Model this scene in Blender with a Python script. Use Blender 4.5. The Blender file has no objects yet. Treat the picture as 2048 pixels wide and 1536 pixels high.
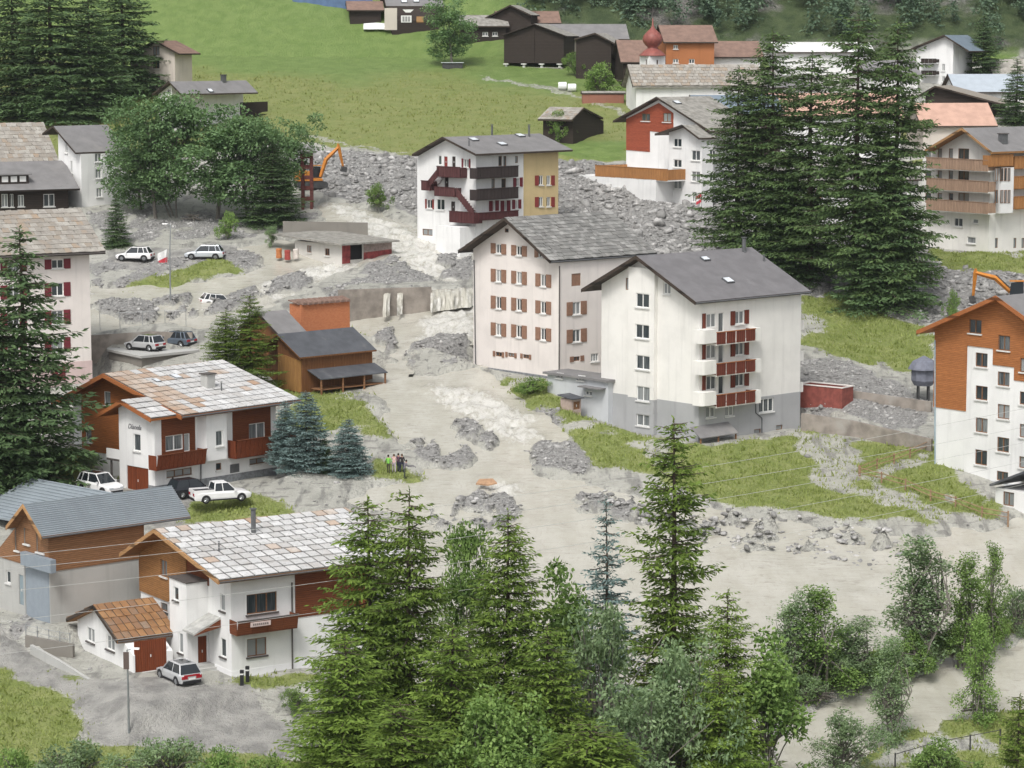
import bpy, bmesh, math, random
import numpy as np
from mathutils import Vector, Matrix
random.seed(7); np.random.seed(7)
SC = bpy.context.scene
COL = SC.collection
# ------------------------------------------------------------------ camera
F = 5300.0; CZ = 60.0; PITCH = math.atan(693.0 / F)
SP, CP = math.sin(PITCH), math.cos(PITCH)
cam_d = bpy.data.cameras.new('camera'); cam_d.sensor_width = 36.0; cam_d.lens = F / 2048 * 36
cam_d.clip_start = 1.0; cam_d.clip_end = 5000
cam = bpy.data.objects.new('camera', cam_d); COL.objects.link(cam)
cam.location = (0, 0, CZ); cam.rotation_euler = (math.radians(90) - PITCH, 0, 0)
SC.camera = cam
# ------------------------------------------------------------------ sky, sun, exposure
SUN_EL, SUN_AZ = 54.0, -162.0       # azimuth clockwise from +Y: light comes from the camera's left, behind it
w = bpy.data.worlds.new('World'); SC.world = w; w.use_nodes = True
nt = w.node_tree; nt.nodes.clear()
sky = nt.nodes.new('ShaderNodeTexSky'); sky.sky_type = 'NISHITA'; sky.sun_disc = False
sky.sun_elevation = math.radians(SUN_EL); sky.sun_rotation = math.radians(SUN_AZ)
sky.air_density = 1.0; sky.dust_density = 4.0; sky.ozone_density = 1.0
hs = nt.nodes.new('ShaderNodeHueSaturation'); hs.inputs['Saturation'].default_value = 0.22
bg = nt.nodes.new('ShaderNodeBackground'); bg.inputs['Strength'].default_value = 0.14
wo = nt.nodes.new('ShaderNodeOutputWorld')
nt.links.new(sky.outputs[0], hs.inputs['Color']); nt.links.new(hs.outputs[0], bg.inputs['Color']); nt.links.new(bg.outputs[0], wo.inputs[0])
sd = bpy.data.lights.new('sun', 'SUN'); sd.energy = 1.65; sd.angle = math.radians(14); sd.color = (1.0, 0.965, 0.92)
so = bpy.data.objects.new('sun', sd); COL.objects.link(so)
_az, _el = math.radians(SUN_AZ), math.radians(SUN_EL)
_dir = Vector((math.sin(_az) * math.cos(_el), math.cos(_az) * math.cos(_el), math.sin(_el)))
so.rotation_euler = _dir.to_track_quat('Z', 'Y').to_euler()
SC.view_settings.view_transform = 'Standard'; SC.view_settings.look = 'None'
SC.view_settings.exposure = 0.32; SC.view_settings.gamma = 1.0; SC.view_settings.use_curve_mapping = False
SC.cycles.use_denoising = True; SC.cycles.max_bounces = 5; SC.cycles.diffuse_bounces = 3
SC.cycles.glossy_bounces = 2; SC.cycles.transmission_bounces = 2; SC.cycles.transparent_max_bounces = 4
SC.cycles.use_adaptive_sampling = True; SC.cycles.adaptive_threshold = 0.02

# ------------------------------------------------------------------ surveying helpers (photo pixel -> place)
def ray(px, py):
    return Vector((px - 1024.0, F * CP + (768.0 - py) * SP, -F * SP + (768.0 - py) * CP))
def at(px, py, Y):
    d = ray(px, py); t = Y / d.y
    return Vector((d.x * t, Y, CZ + d.z * t))

# ------------------------------------------------------------------ numpy noise
def _hash(ix, iy, seed):
    n = (ix * 374761393 + iy * 668265263 + seed * 974711) & 0xFFFFFFFF
    n = ((n ^ (n >> 13)) * 1274126177) & 0xFFFFFFFF
    return ((n ^ (n >> 16)) & 0xFFFF) / 65535.0
def vnoise(x, y, seed=0):
    x = np.asarray(x, float); y = np.asarray(y, float)
    ix = np.floor(x).astype(np.int64); iy = np.floor(y).astype(np.int64)
    fx = x - ix; fy = y - iy; fx = fx * fx * (3 - 2 * fx); fy = fy * fy * (3 - 2 * fy)
    a = _hash(ix, iy, seed); b = _hash(ix + 1, iy, seed); c = _hash(ix, iy + 1, seed); d = _hash(ix + 1, iy + 1, seed)
    return (a + (b - a) * fx) + ((c + (d - c) * fx) - (a + (b - a) * fx)) * fy
def fbm(x, y, seed=0, o=4):
    s = 0; amp = 1; tot = 0
    for k in range(o):
        s = s + amp * vnoise(x * 2**k, y * 2**k, seed + k * 17); tot += amp; amp *= 0.5
    return s / tot          # 0..1

# ------------------------------------------------------------------ objects
def tag(o, label=None, cat=None, group=None, kind=None):
    if label: o['label'] = label
    if cat: o['category'] = cat
    if group: o['group'] = group
    if kind: o['kind'] = kind
    return o
def empty(name, loc, rz=0.0, parent=None):
    o = bpy.data.objects.new(name, None); COL.objects.link(o); o.location = loc; o.rotation_euler = (0, 0, rz)
    o.empty_display_size = 0.3; o.parent = parent
    return o
def link(name, me, parent=None, loc=None, rot=None, scale=None):
    o = bpy.data.objects.new(name, me); COL.objects.link(o); o.parent = parent
    if loc is not None: o.location = loc
    if rot is not None: o.rotation_euler = rot
    if scale is not None: o.scale = scale
    return o
def npmesh(name, V, Fq, mat=None, smooth=False):
    """V (n,3) array, Fq (m,k) int array with k 3 or 4"""
    me = bpy.data.meshes.new(name); V = np.asarray(V, np.float32); Fq = np.asarray(Fq, np.int32)
    k = Fq.shape[1]; me.vertices.add(len(V)); me.vertices.foreach_set('co', V.ravel())
    me.loops.add(Fq.size); me.loops.foreach_set('vertex_index', Fq.ravel())
    me.polygons.add(len(Fq)); me.polygons.foreach_set('loop_start', np.arange(0, Fq.size, k, dtype=np.int32))
    me.polygons.foreach_set('loop_total', np.full(len(Fq), k, np.int32))
    if smooth: me.polygons.foreach_set('use_smooth', np.ones(len(Fq), bool))
    me.update(calc_edges=True)
    if mat: me.materials.append(mat)
    return me
class MB:
    def __init__(s): s.v = []; s.f = []; s.m = []
    def add(s, vs, fs, mi=0):
        o = len(s.v); s.v += [tuple(v) for v in vs]; s.f += [tuple(i + o for i in f) for f in fs]; s.m += [mi] * len(fs); return s
    def box(s, x0, y0, z0, x1, y1, z1, mi=0):
        return s.add([(x0,y0,z0),(x1,y0,z0),(x1,y1,z0),(x0,y1,z0),(x0,y0,z1),(x1,y0,z1),(x1,y1,z1),(x0,y1,z1)],
                     [(0,3,2,1),(4,5,6,7),(0,1,5,4),(1,2,6,5),(2,3,7,6),(3,0,4,7)], mi)
    def rings(s, rs, cap=True, mi=0, closed=True):
        n = len(rs[0]); vs = [p for r in rs for p in r]; fs = []
        for k in range(len(rs) - 1):
            for i in range(n if closed else n - 1):
                j = (i + 1) % n; fs.append((k*n+i, k*n+j, (k+1)*n+j, (k+1)*n+i))
        if cap: fs.append(tuple(range(n))[::-1]); fs.append(tuple((len(rs)-1)*n + i for i in range(n)))
        return s.add(vs, fs, mi)
    def prism(s, A, B, mi=0): return s.rings([A, B], True, mi)
    def tube(s, pts, r, n=6, mi=0):
        pts = [Vector(p) for p in pts]; rs = []
        for i, p in enumerate(pts):
            d = (pts[min(i+1, len(pts)-1)] - pts[max(i-1, 0)]).normalized()
            u = d.cross(Vector((0,0,1)) if abs(d.z) < .95 else Vector((1,0,0))).normalized(); v = d.cross(u)
            rr = r[i] if isinstance(r, (list, tuple)) else r
            rs.append([p + (u*math.cos(2*math.pi*k/n) + v*math.sin(2*math.pi*k/n))*rr for k in range(n)])
        return s.rings(rs, True, mi)
    def mesh(s, name, mats, smooth=False, fix=True):
        me = bpy.data.meshes.new(name); me.from_pydata(s.v, [], s.f)
        for m in (mats if isinstance(mats, (list, tuple)) else [mats]): me.materials.append(m)
        if any(s.m): me.polygons.foreach_set('material_index', s.m)
        if fix:
            bm = bmesh.new(); bm.from_mesh(me); bmesh.ops.recalc_face_normals(bm, faces=bm.faces); bm.to_mesh(me); bm.free()
        if smooth: me.polygons.foreach_set('use_smooth', [True] * len(me.polygons))
        me.update(); return me
    def build(s, name, mats, parent=None, smooth=False, loc=None, rot=None, fix=True):
        return link(name, s.mesh(name, mats, smooth, fix), parent, loc, rot)

# ------------------------------------------------------------------ materials
_M = {}
def nodes(name):
    m = bpy.data.materials.new(name); m.use_nodes = True; t = m.node_tree; b = t.nodes['Principled BSDF']; return m, t, b
def N(t, typ, **kw):
    n = t.nodes.new(typ)
    for k, v in kw.items():
        if k in n.inputs: n.inputs[k].default_value = v
        else: setattr(n, k, v)
    return n
def mixc(t, fac, a, b, blend='MIX'):
    n = t.nodes.new('ShaderNodeMix'); n.data_type = 'RGBA'; n.blend_type = blend
    for sock, v in ((n.inputs[0], fac), (n.inputs[6], a), (n.inputs[7], b)):
        if isinstance(v, bpy.types.NodeSocket): t.links.new(v, sock)
        elif isinstance(v, (int, float)): sock.default_value = v
        else: sock.default_value = (*v[:3], 1)
    return n.outputs[2]
def mth(t, op, a, b=None, clamp=False):
    n = t.nodes.new('ShaderNodeMath'); n.operation = op; n.use_clamp = clamp
    for i, v in enumerate((a, b)):
        if v is None: continue
        if isinstance(v, bpy.types.NodeSocket): t.links.new(v, n.inputs[i])
        else: n.inputs[i].default_value = v
    return n.outputs[0]
def ramp(t, v, lo, hi):
    n = t.nodes.new('ShaderNodeMapRange'); n.clamp = True; n.interpolation_type = 'SMOOTHSTEP'
    t.links.new(v, n.inputs[0]); n.inputs[1].default_value = lo; n.inputs[2].default_value = hi
    return n.outputs[0]
def noise(t, scale, detail=4, stretch=None, coord='Object', rough=.55, rot=None):
    tc = t.nodes.new('ShaderNodeTexCoord'); src = tc.outputs[coord] if coord in tc.outputs else None
    if coord == 'World':
        g = t.nodes.new('ShaderNodeNewGeometry'); src = g.outputs['Position']
    n = N(t, 'ShaderNodeTexNoise', Scale=scale, Detail=detail, Roughness=rough)
    if stretch or rot:
        mp = t.nodes.new('ShaderNodeMapping')
        if stretch: mp.inputs['Scale'].default_value = stretch
        if rot: mp.inputs['Rotation'].default_value = rot
        t.links.new(src, mp.inputs[0]); src = mp.outputs[0]
    t.links.new(src, n.inputs['Vector']); return n.outputs['Fac']
def bump(t, b, h, strength, dist=.05):
    n = N(t, 'ShaderNodeBump', Strength=strength, Distance=dist); t.links.new(h, n.inputs['Height']); t.links.new(n.outputs[0], b.inputs['Normal'])
def sc(c, k): return tuple(min(1, x * k) for x in c[:3])
def mat(name, col, rough=.8, var=.12, scale=1.5, bmp=.15, rnd=0.0, metal=0.0, spec=.3, stretch=None, col2=None, coord='Object', c2lo=.55, c2hi=.75):
    if name in _M: return _M[name]
    m, t, b = nodes(name); n1 = noise(t, scale, 5, stretch, coord)
    c = mixc(t, ramp(t, n1, .3, .7), sc(col, 1 - var), sc(col, 1 + var))
    if col2: c = mixc(t, ramp(t, noise(t, scale * .45, 5, stretch, coord), c2lo, c2hi), c, col2)
    if rnd:
        oi = t.nodes.new('ShaderNodeObjectInfo'); k = mth(t, 'MULTIPLY_ADD', oi.outputs['Random'], 2 * rnd); k.node.inputs[2].default_value = 1 - rnd
        cc = t.nodes.new('ShaderNodeCombineColor'); [t.links.new(k, cc.inputs[i]) for i in range(3)]
        c = mixc(t, 1.0, c, cc.outputs[0], 'MULTIPLY')
    t.links.new(c, b.inputs['Base Color']); b.inputs['Roughness'].default_value = rough; b.inputs['Metallic'].default_value = metal
    b.inputs['Specular IOR Level'].default_value = spec
    if bmp: bump(t, b, noise(t, scale * 6, 4, stretch, coord), bmp, .03)
    _M[name] = m; return m
def plaster(name, col):
    if name in _M: return _M[name]
    m, t, b = nodes(name)
    c = mixc(t, ramp(t, noise(t, .35, 5), .35, .7), col, sc(col, .90))
    c = mixc(t, mth(t, 'MULTIPLY', ramp(t, noise(t, 1.6, 5, (1, 1, .08)), .5, .75), .35), c, sc(col, .68))
    t.links.new(c, b.inputs['Base Color']); b.inputs['Roughness'].default_value = .92; b.inputs['Specular IOR Level'].default_value = .15
    bump(t, b, noise(t, 14, 3), .12, .02); _M[name] = m; return m
def wood(name, col, axis='z', width=.16, var=.22, rough=.7):
    """planks: axis 'z' = horizontal boards stacked up, 'h' = upright boards"""
    if name in _M: return _M[name]
    m, t, b = nodes(name); tc = t.nodes.new('ShaderNodeTexCoord'); sx = t.nodes.new('ShaderNodeSeparateXYZ'); t.links.new(tc.outputs['Object'], sx.inputs[0])
    u = sx.outputs[2] if axis == 'z' else mth(t, 'ADD', sx.outputs[0], sx.outputs[1])
    q = mth(t, 'DIVIDE', u, width); fr = mth(t, 'FRACT', q); fl = mth(t, 'FLOOR', q)
    gap = mth(t, 'GREATER_THAN', mth(t, 'ABSOLUTE', mth(t, 'SUBTRACT', fr, .5)), .43)
    wn = t.nodes.new('ShaderNodeTexWhiteNoise'); wn.noise_dimensions = '1D'; t.links.new(fl, wn.inputs['W'])
    st = (.7, .7, 9) if axis == 'z' else (9, 9, .5)
    g = noise(t, 2.2, 6, st)
    c = mixc(t, ramp(t, g, .3, .7), sc(col, 1 - var), sc(col, 1 + var))
    c = mixc(t, mth(t, 'MULTIPLY', wn.outputs[0], .35), c, sc(col, .6))
    c = mixc(t, gap, c, sc(col, .35)); t.links.new(c, b.inputs['Base Color']); b.inputs['Roughness'].default_value = rough
    b.inputs['Specular IOR Level'].default_value = .25
    bump(t, b, mth(t, 'SUBTRACT', mth(t, 'MULTIPLY', g, .3), gap), .6, .02); _M[name] = m; return m
def slabmat(name, cols, rnd=.3):
    """stone roof slabs: each slab its own tone out of cols, lichen speckle"""
    if name in _M: return _M[name]
    m, t, b = nodes(name); oi = t.nodes.new('ShaderNodeObjectInfo'); g = t.nodes.new('ShaderNodeNewGeometry')
    wn = t.nodes.new('ShaderNodeTexWhiteNoise'); wn.noise_dimensions = '1D'; t.links.new(mth(t, 'ADD', oi.outputs['Random'], g.outputs['Random Per Island']), wn.inputs['W'])
    cr = t.nodes.new('ShaderNodeValToRGB'); e = cr.color_ramp.elements
    e[0].color = (*cols[0], 1); e[1].color = (*cols[-1], 1)
    for i, c in enumerate(cols[1:-1]): x = e.new((i + 1) / (len(cols) - 1)); x.color = (*c, 1)
    t.links.new(wn.outputs[0], cr.inputs[0])
    c = mixc(t, ramp(t, noise(t, 1.1, 6, coord='World'), .35, .7), cr.outputs[0], sc(cols[0], .8))
    c = mixc(t, mth(t, 'MULTIPLY', ramp(t, noise(t, 5, 5, coord='World'), .5, .75), .4), c, (.12, .115, .10))
    t.links.new(c, b.inputs['Base Color']); b.inputs['Roughness'].default_value = .75; b.inputs['Specular IOR Level'].default_value = .35
    bump(t, b, noise(t, 8, 5, coord='World'), .5, .03); _M[name] = m; return m
def glassmat(name='window_glass', dark=(.035, .045, .05), light=(.42, .44, .44), amt=.5):
    if name in _M: return _M[name]
    m, t, b = nodes(name); oi = t.nodes.new('ShaderNodeObjectInfo')
    tc = t.nodes.new('ShaderNodeTexCoord'); sx = t.nodes.new('ShaderNodeSeparateXYZ'); t.links.new(tc.outputs['Object'], sx.inputs[0])
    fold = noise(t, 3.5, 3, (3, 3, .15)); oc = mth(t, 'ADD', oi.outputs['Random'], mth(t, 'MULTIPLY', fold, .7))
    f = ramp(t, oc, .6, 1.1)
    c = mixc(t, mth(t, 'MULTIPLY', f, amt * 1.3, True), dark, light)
    t.links.new(c, b.inputs['Base Color']); b.inputs['Roughness'].default_value = .06; b.inputs['Specular IOR Level'].default_value = .6
    _M[name] = m; return m
# ------------------------------------------------------------------ terrain shape
TERR = []       # flat terraces: (polygon xy, z)
def zplane(x, y):
    x = np.asarray(x, float); y = np.asarray(y, float)
    z = -23.2 + .1855 * np.maximum(y, 168)
    z = z + np.maximum(0, y - 432) * .42
    z = z + np.maximum(0, 160 - y) * .25
    return z
def inpoly(x, y, P):
    r = np.zeros(np.shape(x), bool); n = len(P)
    for i in range(n):
        x0, y0 = P[i]; x1, y1 = P[(i + 1) % n]
        if y0 == y1: continue
        r ^= ((y0 > y) != (y1 > y)) & (x < (x1 - x0) * (y - y0) / (y1 - y0) + x0)
    return r
def gp(px, py):
    """photo pixel -> point on the (smooth) valley floor"""
    d = ray(px, py); lo, hi = 100.0, 900.0
    def g(Y): return CZ + d.z * Y / d.y - float(zplane(d.x * Y / d.y, Y))
    lo = 165.0
    for _ in range(60):
        mid = (lo + hi) / 2
        if g(mid) > 0: lo = mid
        else: hi = mid
    return Vector((d.x * lo / d.y, lo, CZ + d.z * lo / d.y))
def gxy(P): return [(lambda v: (v.x, v.y))(gp(*p)) for p in P]
def proj(v):
    x, y, z = v[0], v[1], v[2] - CZ; dep = y * CP - z * SP; up = y * SP + z * CP
    return 1024 + F * x / dep, 768 - F * up / dep
# terrace behind the torrent retaining wall
WALL = [(680, 632), (760, 622), (880, 612), (948, 600)]          # foot of the wall
wl = [gp(*p) for p in WALL]; WTOP = [max(1.2, 2.6) for p in wl]
back = [gp(960, 545), gp(880, 555), gp(760, 575), gp(690, 590)]
TERR.append(([(p.x, p.y) for p in wl] + [(p.x, p.y) for p in back], max(p.z for p in back) - .6))
def zg(x, y, rough=True):
    z = zplane(x, y)
    x = np.asarray(x, float); y = np.asarray(y, float)
    for P, h in TERR:
        z = np.where(inpoly(x, y, P), np.maximum(z, h), z)
    if rough:
        z = z + (fbm(x * .06, y * .06, 3, 3) - .5) * .9 * np.clip((y - 150) / 40, 0, 1) * np.clip((np.abs(y - 300)) / 10, .5, 1)
    return z
def zg1(x, y): return float(zg(np.array([x]), np.array([y]))[0])

# ------------------------------------------------------------------ terrain grid and masks
gx = np.concatenate([np.linspace(-500, -112, 26)[:-1], np.arange(-112, 112.01, .5), np.linspace(112, 500, 26)[1:]])
gy = np.concatenate([np.linspace(-40, 168, 60)[:-1], np.arange(168, 470.01, .5), np.linspace(470, 900, 50)[1:]])
GX, GY = np.meshgrid(gx, gy)
WX = GX + (fbm(GX * .5, GY * .3, 11, 4) - .5) * 3.6; WY = GY + (fbm(GX * .5, GY * .3, 31, 4) - .5) * 5.5
def pmask(polys, blur=1):
    r = np.zeros(GX.shape, float)
    for P in polys: r = np.maximum(r, inpoly(WX, WY, gxy(P)))
    for _ in range(blur):
        r = (np.roll(r, 1, 0) + np.roll(r, -1, 0) + np.roll(r, 1, 1) + np.roll(r, -1, 1) + 2 * r) / 6
    return r
P_WATER = [
 [(640,398),(705,402),(780,428),(838,468),(900,480),(950,486),(950,566),(880,562),(832,545),(790,520),(735,492),(700,470),(640,430)],
 [(790,470),(800,500),(740,520),(700,535),(640,560),(590,585),(520,612),(455,625),(390,650),(310,640),(180,660),(180,572),(330,566),(430,552),(500,535),(560,512),(640,505),(700,490)],
 [(640,475),(560,478),(520,490),(470,495),(500,520),(600,520),(680,510)],
 [(700,628),(770,615),(870,606),(955,596),(955,668),(930,686),(860,690),(812,716),(790,740),(800,760),(860,745),(940,725),(1000,755),(1060,795),(1118,860),(1110,905),(1078,935),(1080,960),(1000,985),(930,960),(960,920),(940,880),(890,850),(820,830),(775,800),(760,770),(780,720),(760,690),(740,660)],
 [(770,790),(820,832),(890,852),(940,882),(960,922),(930,965),(860,1005),(780,1015),(690,1005),(740,975),(850,962),(850,905),(790,865)],
 [(860,1000),(960,965),(1080,945),(1180,965),(1260,978),(1420,1008),(1530,1026),(1700,1046),(1850,1062),(2080,1030),(2080,1196),(1950,1238),(1760,1290),(1560,1345),(1480,1500),(1440,1536),(900,1536),(800,1300),(760,1180),(740,1060)],
 [(2120,1236),(1960,1290),(1830,1325),(1700,1370),(1610,1415),(1560,1500),(1540,1640),(2120,1640)],
]
P_RIVERBANK = [[(2120,1190),(1950,1240),(1760,1296),(1640,1330),(1570,1350),(1540,1420),(1600,1400),(1720,1352),(1840,1312),(1970,1275),(2120,1226)],
               [(1760,1480),(1900,1440),(2080,1400),(2120,1640),(1700,1640)]]
P_BAR = [  # gravel bars standing in the flow
 [(180,600),(300,600),(420,585),(520,570),(600,545),(665,545),(600,575),(500,600),(400,630),(250,640)],
 [(640,590),(690,560),(740,530),(800,520),(830,545),(870,550),(870,575),(760,590),(680,600)],
 [(790,715),(860,680),(940,660),(948,712),(900,735),(820,735)],
 [(880,520),(940,505),(950,560),(890,550)],
 [(815,880),(870,870),(910,888),(935,915),(915,938),(880,930),(840,910)],
 [(870,1010),(960,985),(1010,1000),(1030,1045),(960,1060),(880,1045)],
 [(880,840),(920,838),(985,880),(970,895),(910,870)],
 [(1110,985),(1180,985),(1280,1015),(1270,1040),(1150,1010)],
 [(1080,890),(1140,890),(1200,915),(1230,960),(1150,955),(1080,930)],
 [(765,660),(810,650),(805,685),(772,705)],
 [(430,500),(540,515),(480,540),(380,550),(250,560),(210,545),(330,520)],
]
P_RUB = [
 [(590,288),(840,312),(1120,318),(1250,330),(1450,360),(1640,420),(1900,520),(2100,540),(2100,660),(1900,650),(1760,625),(1700,590),(1560,585),(1420,530),(1130,500),(950,500),(900,470),(840,430),(790,415),(700,398),(640,385),(600,330)],
 [(180,420),(640,420),(600,462),(540,480),(460,480),(200,490)],
 [(185,520),(330,530),(240,590),(185,600)],
 [(1600,720),(1700,735),(1860,790),(1860,850),(1760,850),(1600,790)],
 [(980,750),(1060,775),(1130,830),(1140,850),(1110,860),(1050,800),(960,760)],
 [(0,1180),(70,1230),(140,1290),(60,1290),(0,1240)],
] + P_BAR
P_GRASS = [
 [(1590,590),(1680,588),(1760,628),(1880,655),(1880,755),(1780,742),(1600,692)],
 [(1860,505),(2100,485),(2100,548),(1880,536)],
 [(1000,748),(1100,770),(1130,800),(1180,845),(1250,862),(1420,892),(1600,858),(1730,880),(1880,870),(1930,960),(1990,1000),(2000,1028),(1850,1046),(1700,1032),(1530,1012),(1420,992),(1330,968),(1210,930),(1130,880),(1120,835),(1010,775)],
 [(560,765),(720,780),(775,855),(765,890),(700,850),(640,880),(560,870)],
 [(730,912),(860,958),(840,972),(735,948)],
 [(372,1010),(500,980),(610,1022),(480,1048),(380,1050)],
 [(60,915),(150,898),(215,925),(150,962),(70,940)],
 [(-40,1325),(0,1335),(130,1398),(168,1445),(90,1490),(-40,1540)],
 [(440,1368),(640,1338),(640,1362),(520,1398)],
 [(90,1315),(120,1325),(190,1372),(160,1370)],
 [(215,575),(330,545),(420,522),(480,538),(350,566),(250,582)],
 [(700,628),(780,618),(830,640),(760,655),(715,660)],
 [(-100,1470),(240,1490),(470,1510),(640,1500),(1500,1500),(1500,1700),(-100,1700)],
 [(1060,300),(1260,290),(1250,325),(1120,322)],
] + P_RIVERBANK
P_ASPH = [[(-20,1225),(60,1288),(190,1368),(330,1372),(460,1372),(600,1430),(610,1470),(480,1560),(230,1500),(165,1440),(130,1398),(-20,1325)],
          [(150,960),(360,985),(400,1020),(340,1060),(150,1010)], [(205,505),(480,492),(505,515),(470,532),(330,536),(200,542)], [(190,572),(330,566),(480,545),(560,520),(640,512),(600,530),(480,560),(330,585),(190,600)]]
m_water = pmask(P_WATER, 2); m_bar = pmask(P_BAR, 2); m_rub = pmask(P_RUB, 2); m_grass = pmask(P_GRASS, 2); m_asph = pmask(P_ASPH, 2)
brk = np.clip((fbm(GX * .5, GY * .3, 141, 4) - .36) * 7, 0, 1); m_bar = m_bar * brk; m_rub = m_rub * np.maximum(brk, pmask([P_RUB[0], P_RUB[3]], 1))
PXs, PYs = proj((GX, GY, zplane(GX, GY)))
# meadow: everything uphill of the rubble field
edge = np.interp(PXs, [-2000, 0, 300, 560, 640, 840, 1120, 1260, 1500, 1850, 2100, 5000], [560, 460, 330, 285, 285, 312, 318, 330, 300, 420, 470, 500])
m_mead = np.clip((edge + (fbm(GX*.2, GY*.2, 5, 3)-.5)*16 - PYs) / 5, 0, 1)
m_mead = np.where(GY < 300, 0, m_mead) * (1 - .55 * pmask([[(600,268),(840,303),(840,308),(600,276)], [(960,150),(1130,178),(1270,226),(1270,234),(1120,187),(960,156)]], 0))
m_vil = pmask([[(1290,60),(2200,60),(2200,520),(1850,440),(1500,320),(1400,260),(1290,225)]], 2); m_mead = m_mead * (1 - m_vil * np.clip((fbm(GX*.12, GY*.12, 55, 3)-.34)*6, 0, 1))
m_water = m_water * (1 - np.clip(m_bar * 1.6, 0, 1)) * (1 - np.clip(pmask(P_RIVERBANK, 1) * 1.5, 0, 1))
m_water = np.where(GY < 165, 0, m_water)
P_PATH = [[(1716,950),(1760,968),(1860,1002),(1960,1040),(1990,1052),(1900,1050),(1800,1014),(1735,990)], [(1720,948),(1790,922),(1862,898),(1870,915),(1800,940),(1740,960)], [(1590,868),(1720,878),(1700,905),(1640,925),(1590,900)], [(1600,925),(1720,905),(1715,960),(1650,970)]]
m_grass = m_grass * (1 - .8 * pmask(P_PATH, 1)) * np.clip(1.25 - 1.5 * np.clip(fbm(GX * .22, GY * .22, 123, 3) - .60, 0, 1) * 4, 0, 1)
# broken shoals: dark stones showing through shallow flow in the big pool
m_shoal = pmask([[(1180,985),(1420,1010),(1700,1048),(1850,1075),(1800,1130),(1650,1120),(1480,1090),(1300,1050)]], 2)
near_out = (GY < 168) | (np.abs(GX) > 112)
# elevation
Z = zg(GX, GY)
PADS = [((1397, 882), 42, -1, 15, -1.5, 14), ((1117, 758), 41, -1, 17, -1.5, 14), ((311, 986), 47, -6, 17, -3.5, 11), ((464, 1356), 33, -9, 14, -3, 16), ((267, 1346), 33, -2, 5, -4, 11), ((101, 1246), 40, -1, 10, -1, 10), ((952, 500), 46, -2, 15, -2, 11), ((-150, 792), 31, 0, 20, -2, 12), ((604, 786), 42, -1, 12, -3, 5), ((1403, 412), 40, -1, 9, -1, 7), ((1977, 505), 36, -2, 13, -2, 12), ((164, 412), 42, -1, 8, -1, 6)]
for (b_, al_, x0_, x1_, y0_, y1_) in PADS:
    o_ = gp(*b_); ca, sa = math.cos(math.radians(al_)), math.sin(math.radians(al_))
    lx_ = (GX - o_.x) * ca + (GY - o_.y) * sa; ly_ = -(GX - o_.x) * sa + (GY - o_.y) * ca
    d_ = np.maximum(np.maximum(x0_ - lx_, lx_ - x1_), np.maximum(y0_ - ly_, ly_ - y1_)); mk = 1 - np.clip(d_ / 2.5, 0, 1); mk = mk * mk * (3 - 2 * mk)
    Z = Z * (1 - mk) + (o_.z + (fbm(GX * .4, GY * .4, 13, 2) - .5) * .12 - .05) * mk
Z = Z + m_rub * ((fbm(GX * .55, GY * .55, 41, 4) - .45) * (.35 + .8 * pmask([P_RUB[0]], 2))) * np.where(near_out, 0, 1)
Z = Z + m_bar * .25 + (m_grass + m_mead) * (fbm(GX * .9, GY * .9, 51, 2) - .5) * .28
Z = Z - np.clip(m_water * 1.4, 0, 1) * .75
Z = Z + m_shoal * np.clip(fbm(GX * .45, GY * .9, 61, 3) - .56, 0, 1) * 6.5 * np.where(near_out, 0, 1)
Z = Z + (1 - m_grass) * (1 - m_mead) * (fbm(GX * .35 + GY * .25, GY * .16 - GX * .1, 71, 4) - .5) * .35 * np.where(near_out, 0, 1)
V = np.stack([GX, GY, Z], -1).reshape(-1, 3)
ny, nx = GX.shape; idx = np.arange(nx * ny).reshape(ny, nx)
QF = np.stack([idx[:-1, :-1], idx[:-1, 1:], idx[1:, 1:], idx[1:, :-1]], -1).reshape(-1, 4)

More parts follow.
